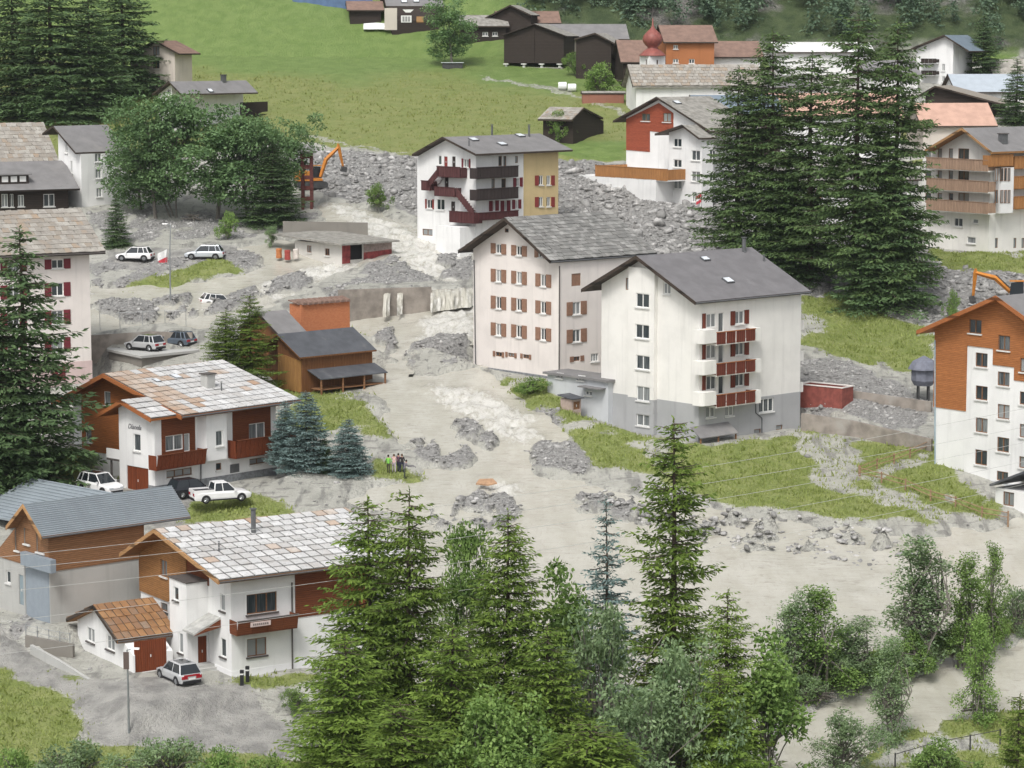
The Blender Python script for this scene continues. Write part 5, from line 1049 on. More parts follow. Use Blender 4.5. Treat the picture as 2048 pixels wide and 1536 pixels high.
def conifer(seed, H=20., R=3.4, whorl=.5, nb=6, droop=.30, upt=.22, shape=.85, step=.30, twig=.45, ll=.42, lw=.16, base=.06, irr=.28, hang=.5, tip=1.0):
    rs = np.random.RandomState(seed); C = []; D = []; LN = []; z = H * base; bran = []
    while z < H * .985:
        f = (H - z) / (H * (1 - base)); Lm = R * f ** shape * rs.uniform(1 - irr * .6, 1 + irr * .4)
        n = max(3, int(nb * (.75 + .35 * f) + rs.uniform(-1, 1)))
        a0 = rs.uniform(0, 6.28)
        for k in range(n):
            az = a0 + 6.283 * k / n + rs.uniform(-.35, .35); L = Lm * rs.uniform(1 - irr, 1 + irr * .35) + .12; z0 = min(H * .985, z + rs.uniform(-1.1, 1.1) * whorl)
            dr = droop * (.2 + 1.0 * f) + rs.uniform(-.16, .16); out = np.array([math.cos(az), math.sin(az), 0]); sd = np.array([-math.sin(az), math.cos(az), 0])
            bran.append((z0, out, L, dr))
            ts = np.arange(.12, 1.0, step / max(L, .3) * .9); ts = np.concatenate([ts, [1.0]])
            for t in ts:
                p = out * L * t + np.array([0, 0, z0 - dr * L * t + upt * L * t * t])
                tl = twig * L * (1.05 - t) ** .7 * rs.uniform(.6, 1.1) + .12
                for sgn in ((-1, 1) if t < .97 else (0,)):
                    d = out * (.55 + .5 * t) + sd * sgn * rs.uniform(.7, 1.1) + np.array([0, 0, rs.uniform(-hang, .05)]); d = d / np.linalg.norm(d)
                    m = max(1, int(tl / (ll * .62)))
                    for q in range(m):
                        C.append(p + d * tl * q / m); D.append(d + rs.normal(0, .42, 3) + np.array([0, 0, -hang * .35])); LN.append(ll * rs.uniform(.7, 1.25) * (.6 + .4 * min(1, L)))
        z += whorl * (.65 + .5 * f) * rs.uniform(.8, 1.2)
    for q in range(14): C.append(np.array([0, 0, H - .9 + q * .07])); D.append(np.array([rs.normal(0, .5), rs.normal(0, .5), 1.0])); LN.append(ll * .8)
    C = np.array(C); D = unit(np.array(D)); LN = np.array(LN); U = unit(np.cross(D, rs.normal(0, 1, D.shape) + np.array([0, 0, 1.2])))
    V, Fc = kites(C, D, U, LN, lw * (.7 + .6 * rs.rand(len(C))) * LN / ll)
    mb = MB(); mb.tube([(0, 0, -1.5), (0, 0, H * .3), (rs.uniform(-.1, .1), rs.uniform(-.1, .1), H * .65), (0, 0, H)], [H * .011, H * .009, H * .005, .015], 7)
    for z0, out, L, dr in bran[::2]:
        o = Vector(out); mb.tube([(0, 0, z0), o * L * .5 + Vector((0, 0, z0 - dr * L * .5 + upt * L * .25)), o * L * .92 + Vector((0, 0, z0 - dr * L * .92 + upt * L * .85))], [.045 + .006 * L, .03, .012], 3)
    return V, Fc, mb, H, R
def broadleaf(seed, H=10., R=3.2, ncl=80, per=100, rc=.8, ll=.22, lw=.15, stems=1, low=.22, top=1.0, lobes=5, gap=.25, spire=0.0):
    rs = np.random.RandomState(seed); mb = MB(); C = []; N_ = []
    lob = [(rs.normal(0, .38, 2) * R, H * rs.uniform(low + .18, .92), R * rs.uniform(.38, .62)) for _ in range(lobes)]
    if spire: lob = [(np.array([math.cos(a_), math.sin(a_)]) * R * rs.uniform(.1, .7) * (1 - spire * z_), H * z_, R * rs.uniform(.22, .42) * (1.05 - spire * z_)) for a_, z_ in ((rs.uniform(0, 6.28), (k_ + .6) / (lobes * 1.0 + .4) * .95) for k_ in range(lobes * 2) for k_ in [k_ / 2])]
    lob.append((np.zeros(2), H * (.62 if not spire else .45), R * (.7 if not spire else .5))); lob.append((rs.normal(0, .1, 2) * R, H * .84, R * .42))
    cs = []
    while len(cs) < ncl:
        l = lob[rs.randint(len(lob))]; d = unit(rs.normal(0, 1, 3)[None])[0]; r = l[2] * rs.uniform(.55, 1.0) ** .5
        p = np.array([l[0][0], l[0][1], l[1]]) + d * r * np.array([1, 1, H / R * .34 + .35]); 
        if p[2] > H * top or p[2] < H * low: continue
        cs.append(p)
    for p in cs:
        n = int(per * rs.uniform(.5, 1.2)); d = unit(rs.normal(0, 1, (n, 3))); rr = rc * rs.uniform(.7, 1.25) * rs.uniform(.25, 1, (n, 1)) ** .5
        C.append(p + d * rr * np.array([1, 1, .7])); N_.append(d)
    C = np.concatenate(C); Nn = np.concatenate(N_)
    D = unit(rs.normal(0, 1, C.shape) + np.array([0, 0, -.35]) + Nn * .5); U = unit(np.cross(D, rs.normal(0, .5, D.shape) + np.array([0, 0, 1])))
    ln = ll * rs.uniform(.6, 1.35, len(C)); V, Fc = kites(C, D, U, ln, lw * rs.uniform(.7, 1.3, len(C)))
    for k in range(stems):
        b = Vector((rs.uniform(-.35, .35) * (stems > 1), rs.uniform(-.35, .35) * (stems > 1), -1.0)); q = Vector((*(rs.normal(0, .12, 2) * R * (1 if stems == 1 else 2.2)), H * .5)); t = Vector((*(rs.normal(0, .15, 2) * R * (1 if stems == 1 else 2.5)), H * .88))
        mb.tube([b, (b + q) / 2, q, t], [H * .014 / stems ** .5, H * .012 / stems ** .5, H * .008 / stems ** .5, .02], 6)
        for c in [cs[i] for i in rs.choice(len(cs), min(len(cs), 16), False)]:
            s0 = b.lerp(q, rs.uniform(.55, 1)); mb.tube([s0, s0.lerp(Vector(c), .5) + Vector((0, 0, .25)), Vector(c)], [.05, .035, .012], 4)
    return V, Fc, mb, H, R
class Proto:
    def __init__(s, nm, data, leaf, bark):
        V, Fc, mb, s.H, s.R = data; (print('PROTO', nm, len(Fc)) if DBG else None); s.crown = npmesh(nm + '_crown', V, Fc, leaf); s.trunk = mb.mesh(nm + '_trunk', bark, fix=False); s.V, s.F = V, Fc
        rr = np.hypot(V[:, 0], V[:, 1]); s.R = float(np.percentile(rr, 98)); s.top = float(V[:, 2].max())
PR = {
 'spruce1': Proto('spruce', conifer(1, 20, 3.6, .40, 7, .36, .24, .58, .17, .50, .30, .10, hang=.7), LF_SPR, BARK),
 'spruce2': Proto('spruce', conifer(2, 20, 3.4, .44, 7, .30, .26, .54, .17, .50, .30, .10, irr=.42, hang=.7), LF_SPR, BARK),
 'thin': Proto('thin_spruce', conifer(3, 20, 2.5, .44, 7, .22, .28, .42, .15, .48, .28, .10, irr=.45, base=.05, hang=.6), LF_SPR, BARK),
 'larch1': Proto('larch', conifer(4, 26, 4.4, .55, 7, .26, .12, .44, .21, .46, .36, .14, base=.12, irr=.36, hang=.65), LF_LAR, BARK),
 'larch2': Proto('larch', conifer(5, 26, 4.2, .58, 7, .22, .14, .40, .21, .46, .36, .14, base=.15, irr=.42, hang=.65), LF_LAR, BARK),
 'dark': Proto('dark_spruce', conifer(6, 16, 3.4, .42, 7, .36, .2, .68, .20, .52, .34, .125, irr=.28, hang=.6), LF_DARK, BARK),
 'blue': Proto('blue_spruce', conifer(7, 8, 2.6, .34, 9, .12, .10, .66, .14, .6, .24, .085, base=.02, irr=.12, hang=.15), LF_BLUE, BARK),
 'bluethin': Proto('blue_spruce', conifer(8, 14, 3.0, .60, 7, .22, .14, .8, .16, .5, .28, .10, irr=.28, hang=.25), LF_BLUE, BARK),
 'dec1': Proto('broadleaf', broadleaf(11, 11, 3.4, 120, 120, .85, .27, .19, low=.1, lobes=7), LF_DEC, BARK_G),
 'dec2': Proto('broadleaf', broadleaf(12, 10, 3.2, 110, 110, .8, .26, .18, stems=3, low=.05, lobes=8), LF_DEC, BARK_G),
 'dec3': Proto('broadleaf', broadleaf(13, 12, 4.0, 110, 100, .95, .30, .2, low=.15), LF_GREY, BARK_G),
 'dec4': Proto('broadleaf', broadleaf(14, 10, 4.0, 100, 100, .9, .28, .2, stems=3, low=.1, lobes=7), LF_GREY, BARK_G),
 'will1': Proto('willow', broadleaf(15, 8, 3.0, 85, 95, .7, .24, .12, stems=4, low=.08, lobes=6), LF_WIL, BARK_G),
 'sap': Proto('sapling', broadleaf(16, 9, 1.8, 62, 85, .6, .24, .17, stems=2, low=.08, lobes=6), LF_DEC, BARK_G),
 'feather': Proto('feathery_tree', broadleaf(21, 10, 2.4, 190, 46, .62, .20, .11, stems=3, low=.02, lobes=14, spire=.7), LF_DEC, BARK_G),
 'feather2': Proto('feathery_tree', broadleaf(22, 10, 2.5, 190, 46, .62, .20, .11, stems=4, low=.02, lobes=15, spire=.55), LF_WIL, BARK_G),
 'shrub': Proto('shrub', broadleaf(17, 3, 2.2, 55, 90, .5, .18, .12, stems=4, low=.02, lobes=6), LF_DEC, BARK_G),
 'shrubw': Proto('shrub', broadleaf(18, 3, 2.2, 55, 85, .5, .18, .10, stems=4, low=.02, lobes=6), LF_WIL, BARK_G),
}
def tree(name, pr, px, ytop, wpx, label, cat='tree', Y=None, ybase=None, rz=None, group=None):
    P = PR[pr]; 
    if Y is None: Y = gp(px, ybase).y
    t = at(px, ytop, Y); zb = zg1(t.x, Y) - .15; hgt = max(.5, t.z - zb); dep = Y * CP - (t.z - CZ) * SP
    wdt = wpx / F * dep; r = empty(name, (t.x, Y, zb), random.uniform(0, 6.28) if rz is None else rz); r.scale = (wdt / 2 / P.R, wdt / 2 / P.R, hgt / P.top)
    tag(r, label, cat, group); link('trunk', P.trunk, r); link('crown', P.crown, r); return r
T = tree
# foreground
T('spruce_tree', 'spruce1', 735, 988, 310, 'leftmost of the tall foreground spruces, overlapping the front chalet roof', Y=172)
T('spruce_tree', 'spruce2', 819, 970, 330, 'broad foreground spruce right of the leftmost one, its top below the standing people', Y=170)
T('spruce_tree', 'spruce1', 1016, 1014, 280, 'foreground spruce between the dark leafy tree and the blue spruce', Y=173)
T('spruce_tree', 'thin', 1348, 830, 250, 'tallest narrow foreground spruce in front of the cream block', Y=176)
T('blue_spruce', 'bluethin', 1212, 985, 230, 'blue grey spruce standing in front of the flood pool', Y=184)
T('leafy_tree', 'dec1', 932, 1030, 150, 'dark leafy tree behind the foreground spruces', Y=182)
T('spruce_tree', 'spruce2', 1456, 1172, 240, 'shorter foreground spruce right beside the tallest narrow one', Y=170)
T('willow_tree', 'will1', 1375, 1262, 260, 'grey green willow low in front of the tallest spruce', Y=164)
T('sapling', 'sap', 1545, 1250, 190, 'light leafy tree at the right end of the foreground thicket', Y=170)
T('sapling', 'sap', 1125, 1110, 170, 'thin leafy sapling left of the blue spruce', Y=176)
T('willow_tree', 'will1', 1190, 1190, 270, 'grey green bushy tree below the blue spruce', Y=170)
T('spruce_tree', 'spruce1', 1095, 1245, 290, 'low broad spruce filling the middle of the foreground thicket', Y=166)
T('spruce_tree', 'spruce2', 905, 1240, 320, 'low broad spruce between the two tall left foreground spruces', Y=165)
T('spruce_tree', 'spruce1', 690, 1265, 330, 'low spruce at the left end of the foreground thicket', Y=163)
T('willow_tree', 'will1', 1275, 1345, 300, 'grey green bush at the bottom of the foreground thicket', Y=161)
T('spruce_tree', 'spruce2', 1440, 1330, 280, 'small spruce at the bottom right of the foreground thicket', Y=163)
T('leafy_tree', 'dec2', 1010, 1370, 320, 'leafy bush low in the middle of the foreground thicket', Y=160)
T('spruce_tree', 'spruce2', 800, 1400, 420, 'spruce top at the bottom edge left of centre', Y=158)
T('spruce_tree', 'thin', 2040, 1385, 150, 'young yellow green conifer in the bottom right corner', Y=152)
T('spruce_tree', 'spruce1', 1180, 1440, 420, 'spruce top at the bottom edge in the middle', Y=157)
# right river bank
T('bank_tree', 'feather', 1645, 1165, 160, 'round leafy tree left on the bank between pool and river', ybase=1388)
T('bank_tree', 'feather2', 1592, 1180, 110, 'thin leafy tree at the left tip of the river bank', ybase=1385)
T('bank_tree', 'feather2', 1715, 1232, 130, 'low leafy tree in the middle of the river bank', ybase=1362)
T('bank_tree', 'feather2', 1842, 1066, 165, 'largest leafy tree on the river bank', ybase=1322)
T('bank_tree', 'feather', 1930, 1102, 125, 'leafy tree right beside the largest one on the river bank', ybase=1315)
T('bank_tree', 'feather', 1992, 1080, 80, 'slender sparse tree near the right edge on the river bank', ybase=1290)
T('bank_tree', 'feather2', 1785, 1268, 100, 'upright leafy tree in front of the river below the largest bank tree', ybase=1478)
T('bank_tree', 'feather', 1958, 1225, 95, 'thin leafy tree in front of the river near the right edge', ybase=1445)
T('willow_bush', 'will1', 1695, 1420, 170, 'pale grey green bush at the bottom right of the river', 'bush', Y=176)
T('willow_bush', 'shrub', 1880, 1470, 170, 'dark low bush on the near river bank', 'bush', Y=176)
T('willow_bush', 'shrubw', 1610, 1345, 120, 'low dark bush under the round bank tree', 'bush', ybase=1400)
T('willow_bush', 'shrub', 1760, 1300, 140, 'low bush under the middle of the bank trees', 'bush', ybase=1352)
T('willow_bush', 'shrub', 1985, 1205, 120, 'low bush at the right end of the river bank', 'bush', ybase=1272)
# left
T('spruce_tree', 'dark', 38, 448, 330, 'huge dark spruce at the left edge in front of the pink block', ybase=962, rz=.6)
T('spruce_tree', 'dark', -30, 560, 300, 'second dark spruce half cut off by the left edge', ybase=985)
T('blue_spruce', 'blue', 612, 780, 118, 'larger blue spruce beside the chalet balcony', ybase=938)
T('blue_spruce', 'blue', 697, 836, 96, 'smaller blue spruce nearest the standing people', ybase=948)
T('blue_spruce', 'blue', 570, 800, 80, 'blue spruce half hidden behind the chalet corner', ybase=925)
T('small_spruce', 'dark', 648, 872, 46, 'small plain green spruce between the two blue spruces', ybase=942)
T('pine_tree', 'spruce1', 452, 618, 130, 'left of the two dark green pines behind the chalet roof', ybase=790); T('pine_tree', 'spruce2', 500, 586, 140, 'right and taller of the two dark green pines behind the chalet roof', ybase=790)
# group of tall conifers on the right
for i, (px, yt, yb, w_, pr, lb) in enumerate(((1478, 130, 540, 180, 'larch2', 'leftmost and slimmest of the tall conifers right of centre'), (1546, 52, 548, 225, 'larch1', 'second tall conifer from the left in the group right of centre'), (1625, 100, 566, 225, 'larch2', 'third tall conifer from the left in the group right of centre'), (1718, 24, 604, 235, 'larch2', 'tallest conifer of the group right of centre'), (1796, 30, 606, 225, 'larch1', 'rightmost tall conifer of the group right of centre'), (1775, 260, 612, 230, 'dark', 'broad lower conifer at the right foot of the tall group'), (1580, 290, 556, 200, 'dark', 'broad lower conifer at the left foot of the tall group'))):
    T('tall_conifer', pr, px, yt, w_, lb, ybase=yb, group='tall conifers right of centre')
# upper left wood
for px, yt, yb, w_, pr, lb in ((20, -60, 232, 190, 'dark', 'dark conifer in the upper left corner'), (98, -90, 238, 260, 'dark', 'broadest dark conifer at the upper left'), (175, -30, 228, 200, 'dark', 'dark conifer right of the broadest one at the upper left'), (243, -100, 190, 190, 'dark', 'tall conifer in front of the narrow beige house'), (545, 285, 448, 150, 'dark', 'dark spruce at the right end of the leafy wood'), (232, 386, 492, 66, 'dark', 'small dark spruce beside the upper parking place'), (2035, 115, 250, 90, 'dark', 'dark conifer at the right edge above the hotel'), (1968, 28, 160, 90, 'dark', 'conifer behind the white apartment house at the upper right')):
    T('spruce_tree', pr, px, yt, w_, lb, ybase=yb)
for px, yt, yb, w_, pr, lb in ((112, 146, 246, 130, 'dec3', 'grey green tree below the dark conifers at the upper left'), (278, 185, 420, 170, 'dec3', 'leftmost tree of the leafy wood'), (350, 178, 430, 210, 'dec4', 'tree of the leafy wood under the white gable'), (430, 205, 438, 240, 'dec3', 'broad tree in the middle of the leafy wood'), (500, 225, 440, 190, 'dec4', 'tree right of the middle of the leafy wood'), (572, 222, 415, 150, 'dec3', 'rightmost tree of the leafy wood by the red post'), (310, 255, 436, 200, 'dec3', 'low tree in front of the leafy wood'), (905, -14, 135, 130, 'dec3', 'round green tree on the meadow beside the barns')):
    T('leafy_tree', pr, px, yt, w_, lb, ybase=yb)
for px, yt, yb, w_, pr, lb in ((755, 362, 420, 64, 'shrub', 'single bush on the bank of the upper torrent'), (1203, 120, 190, 100, 'shrub', 'round bush below the black barn'), (1120, 215, 286, 66, 'shrub', 'bush against the small hay barn'), (455, 418, 482, 54, 'shrub', 'small bush below the dark spruce of the leafy wood'), (545, 448, 492, 44, 'shrubw', 'flowering bush beside the stable'), (1150, 100, 152, 60, 'shrub', 'bush between the two black barns'), (590, 1372, 1425, 80, 'shrub', 'low juniper bush beside the front chalet lawn'), (1065, 752, 785, 90, 'shrub', 'low hedge below the pink house'), (175, 905, 940, 60, 'shrubw', 'low shrub on the chalet lawn'), (1905, 575, 640, 40, 'shrub', 'bush beside the right excavator'), (1680, 1300, 1372, 110, 'shrub', 'low bush between the round and the middle bank trees'), (1825, 1255, 1335, 120, 'shrub', 'low bush at the foot of the largest bank tree'), (1910, 1240, 1312, 110, 'shrub', 'low bush right of the largest bank tree'), (1570, 1300, 1392, 90, 'shrub', 'low bush at the left end of the river bank'), (2035, 1170, 1262, 110, 'shrubw', 'pale bush at the right edge of the river bank'), (1640, 1290, 1382, 110, 'shrubw', 'pale bush under the round bank tree')):
    T('bush', pr, px, yt, w_, lb, 'bush', ybase=yb)
for px, yt, w_, pr, lb, Y in ((330, 1472, 230, 'shrubw', 'pale bush at the bottom edge below the street lamp', 174), (150, 1478, 220, 'shrubw', 'pale bush at the bottom edge near the left corner', 173), (440, 1486, 150, 'shrub', 'bush at the bottom edge left of the thicket', 174), (30, 1490, 180, 'shrub', 'green bush in the bottom left corner', 172), (540, 1500, 160, 'shrub', 'green bush at the bottom edge against the thicket', 171)):
    T('bush', pr, px, yt, w_, lb, 'bush', Y=Y)
# far wood on the hill: reads as one mass
fv = []; ff = []; off = 0; rs = np.random.RandomState(5)
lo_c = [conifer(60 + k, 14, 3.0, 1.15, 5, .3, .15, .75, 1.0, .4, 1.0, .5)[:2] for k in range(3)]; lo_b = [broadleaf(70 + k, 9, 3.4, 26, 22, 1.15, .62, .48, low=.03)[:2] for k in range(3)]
def clear_of_houses(xf, Yf):
    px, py = proj((xf, Yf, zg1(xf, Yf)))
    return not (py > 40 and px < 1130 or py > 52 and px < 1280 or py > 70 and px < 1560 or py > 86 and px < 1800 or py > 66 and 1790 < px < 1960 or py > 116)
n_ = 0
for i in range(3000):
    Yf = rs.uniform(428, 500); xf = rs.uniform(2, 112) if i % 12 else rs.uniform(-100, -62)
    if i % 12 == 0: Yf = rs.uniform(462, 490)
    if n_ > 620 or vnoise(xf * .06, Yf * .1, 8) < .2 or not clear_of_houses(xf, Yf): continue
    n_ += 1
    v, f_ = (lo_c if rs.rand() < .5 else lo_b)[rs.randint(3)]; s_ = rs.uniform(.4, .85); a = rs.uniform(0, 6.28)
    X = v[:, 0] * math.cos(a) - v[:, 1] * math.sin(a); Yv = v[:, 0] * math.sin(a) + v[:, 1] * math.cos(a)
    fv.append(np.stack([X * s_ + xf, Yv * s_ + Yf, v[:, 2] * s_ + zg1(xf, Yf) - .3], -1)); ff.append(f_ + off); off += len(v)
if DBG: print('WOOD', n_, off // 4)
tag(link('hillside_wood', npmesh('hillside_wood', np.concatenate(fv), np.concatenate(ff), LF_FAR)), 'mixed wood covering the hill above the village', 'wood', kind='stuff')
def gz(px, py, dz=0.0): p = gp(px, py); return Vector((p.x, p.y, zg1(p.x, p.y) + dz))
# ------------------------------------------------------------------ torrent walls and falls
STAINW = mat('stained_brown_concrete', (.27, .24, .21), .9, .25, .8, .4, col2=(.36, .34, .31))
def wall_line(name, label, pts, htop, th=.45, m=None, low=-2.0):
    """wall along ground points; htop = heights above the points"""
    r = empty(name, pts[0]); tag(r, label, 'wall'); o = Vector(pts[0])
    for i in range(len(pts) - 1):
        a, b = Vector(pts[i]) - o, Vector(pts[i+1]) - o; d = (b - a); d.z = 0; n = Vector((d.y, -d.x, 0)).normalized() * th
        ha, hb = htop[i], htop[i+1]
        A = [a + Vector((0,0,low)), b + Vector((0,0,low)), b + Vector((0,0,hb)), a + Vector((0,0,ha))]
        MB().prism(A, [p - n for p in A]).build('wall_section', m or STAINW, r)
    return r
TZ = TERR[0][1]
wp = [(lambda p: Vector((p.x, p.y - .5, p.z)))(gp(*q)) for q in ((680, 632), (760, 622), (863, 613.4), (867, 613), (950, 600))]
wall_line('retaining_wall', 'brown stained retaining wall the torrent pours over', wp, [TZ - p.z + (.25 if i < 3 else -.9) for i, p in enumerate(wp)], .5)
def fall(pxa, pxb, ya, yb, top, seed, label):
    n, k = max(4, int((pxb - pxa) / 2)), 16; ii, qq = np.meshgrid(np.arange(n + 1), np.arange(k + 1), indexing='ij'); t = qq / k
    ft = [gp(pxa + (pxb - pxa) * i / n, ya + (yb - ya) * i / n) for i in range(n + 1)]
    fx = np.array([p.x for p in ft])[:, None]; fy = np.array([p.y for p in ft])[:, None]; fz = np.array([p.z for p in ft])[:, None]
    lob = fbm(ii * .16 + seed, t * .4, seed, 3); rgh = fbm(ii * .5 + seed * 7, t * 3.0, seed + 5, 3) - .5
    X_ = fx + rgh * .3 * t; Y_ = fy + .9 - (1.6 + 2.6 * lob) * t ** .75 - rgh * .7 * np.clip(t * 3, 0, 1); Z_ = (TZ + .35 - top - .5 * lob) * (1 - t ** 1.7) + (fz - .35) * t ** 1.7
    V_ = np.stack([X_, Y_, Z_], -1).reshape(-1, 3)
    Fq = [(i * (k+1) + q, (i+1) * (k+1) + q, (i+1) * (k+1) + q + 1, i * (k+1) + q + 1) for i in range(n) for q in range(k)]
    me_ = npmesh('waterfall', V_, np.array(Fq), WATER, True); a_ = me_.attributes.new('foam', 'FLOAT', 'POINT'); a_.data.foreach_set('value', np.clip(fbm(ii * .45, t * 1.2, seed + 9, 3) * 1.6 - .45 + .35 * t, 0, 1).ravel().astype(np.float32))
    o = link('waterfall', me_); tag(o, label, 'waterfall', kind='structure')
fall(862, 952, 616, 602, .25, 1, 'broad brown white fall over the wall'); fall(768, 781, 623, 621, .1, 2, 'thin left fall over the wall'); fall(795, 806, 620, 619, .1, 3, 'thin middle fall over the wall')
g0, g1, g2 = gp(182, 690), gp(300, 684), gp(384, 690)
wall_line('garden_wall', 'brown concrete wall above the parking deck', [g0, g1, g2], [1.0, 1.1, 1.3], .3)
wall_line('stable_wall', 'dark concrete wall behind the stable roof', [gp(566, 474), gp(736, 470)], [1.9, 1.5], .3, CONCD)
wall_line('terrace_wall', 'long brown retaining wall beside the cream block', [gp(1602, 858), gp(1700, 868), gp(1862, 902)], [1.5, 1.3, 1.1], .35)
wall_line('site_barrier', 'long blue hoarding at the top edge of the meadow', [gz(585, 5), gz(745, 26)], [2.2, 2.2], .1, mat('blue_hoarding', (.10, .16, .28), .7, .15, 1, .1), -1)
wall_line('yard_wall', 'low brown wall beyond the red container', [gp(1706, 800), gp(1862, 822)], [.9, .9], .3)
# parking deck
z0 = gp(300, 752).z; dk = empty('parking_deck', gp(300, 752)); tag(dk, 'grey concrete parking deck with two cars behind the chalet', 'parking deck'); zt = z0 + 1.7
def lev(px, py, z): d = ray(px, py); t = (z - CZ) / d.z; return Vector((d.x * t, d.y * t, z))
dp = [lev(214, 698, zt), lev(282, 712, zt), lev(398, 700, zt), lev(392, 672, zt), lev(250, 668, zt)]; o = dk.location
MB().prism([p - o - Vector((0, 0, .25)) for p in dp], [p - o for p in dp]).build('deck_slab', CONC, dk); cen = sum(dp, Vector()) / 5
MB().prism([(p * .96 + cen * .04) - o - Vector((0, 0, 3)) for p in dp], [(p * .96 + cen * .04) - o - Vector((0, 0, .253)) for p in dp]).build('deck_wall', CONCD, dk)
# ------------------------------------------------------------------ vehicles
TYRE = mat('tyre_rubber', (.02, .02, .021), .85, .1, 5, .1); RIM = mat('alloy_rim', (.30, .31, .32), .35, .1, 5, 0, metal=.8); CGLASS = mat('car_glass', (.02, .025, .03), .06, .05, 2, 0, spec=.7); BLACKP = mat('black_plastic', (.022, .022, .024), .6, .1, 5, 0)
TAIL = mat('red_tail_light', (.35, .01, .02), .2, .05, 4, 0, spec=.6); HEADL = mat('clear_head_light', (.60, .63, .65), .1, .05, 4, 0, spec=.7); PLATE = mat('number_plate', (.75, .75, .72), .5, .03, 4, 0)
def paint(n, c, metal=.0): return mat(n, c, .22, .03, 1, 0, metal=metal, spec=.6)
def loft(mb, secs, mi=0): return mb.rings(secs, True, mi)
_wm = {}
def wheel_meshes():
    if not _wm:
        def cyl(r, y0, y1, n=20): return [[(r * math.cos(6.2832 * k / n), y, r * math.sin(6.2832 * k / n)) for k in range(n)] for y in (y0, y1)]
        mb = MB(); n = 20; mb.rings([[(r * math.cos(6.2832 * k / n), y, r * math.sin(6.2832 * k / n)) for k in range(n)] for r, y in ((.22, -.11), (.31, -.12), (.345, -.09), (.345, .09), (.31, .12), (.22, .11))]); _wm['tyre'] = mb.mesh('tyre', TYRE, True)
        mb = MB(); mb.rings(cyl(.215, -.115, .115)); 
        for s_ in (-1, 1):
            for k in range(5):
                a = 6.2832 * k / 5; mb.tube([(0, s_ * .118, 0), (.2 * math.cos(a), s_ * .118, .2 * math.sin(a))], .03, 4)
        _wm['rim'] = mb.mesh('rim', RIM)
    return _wm
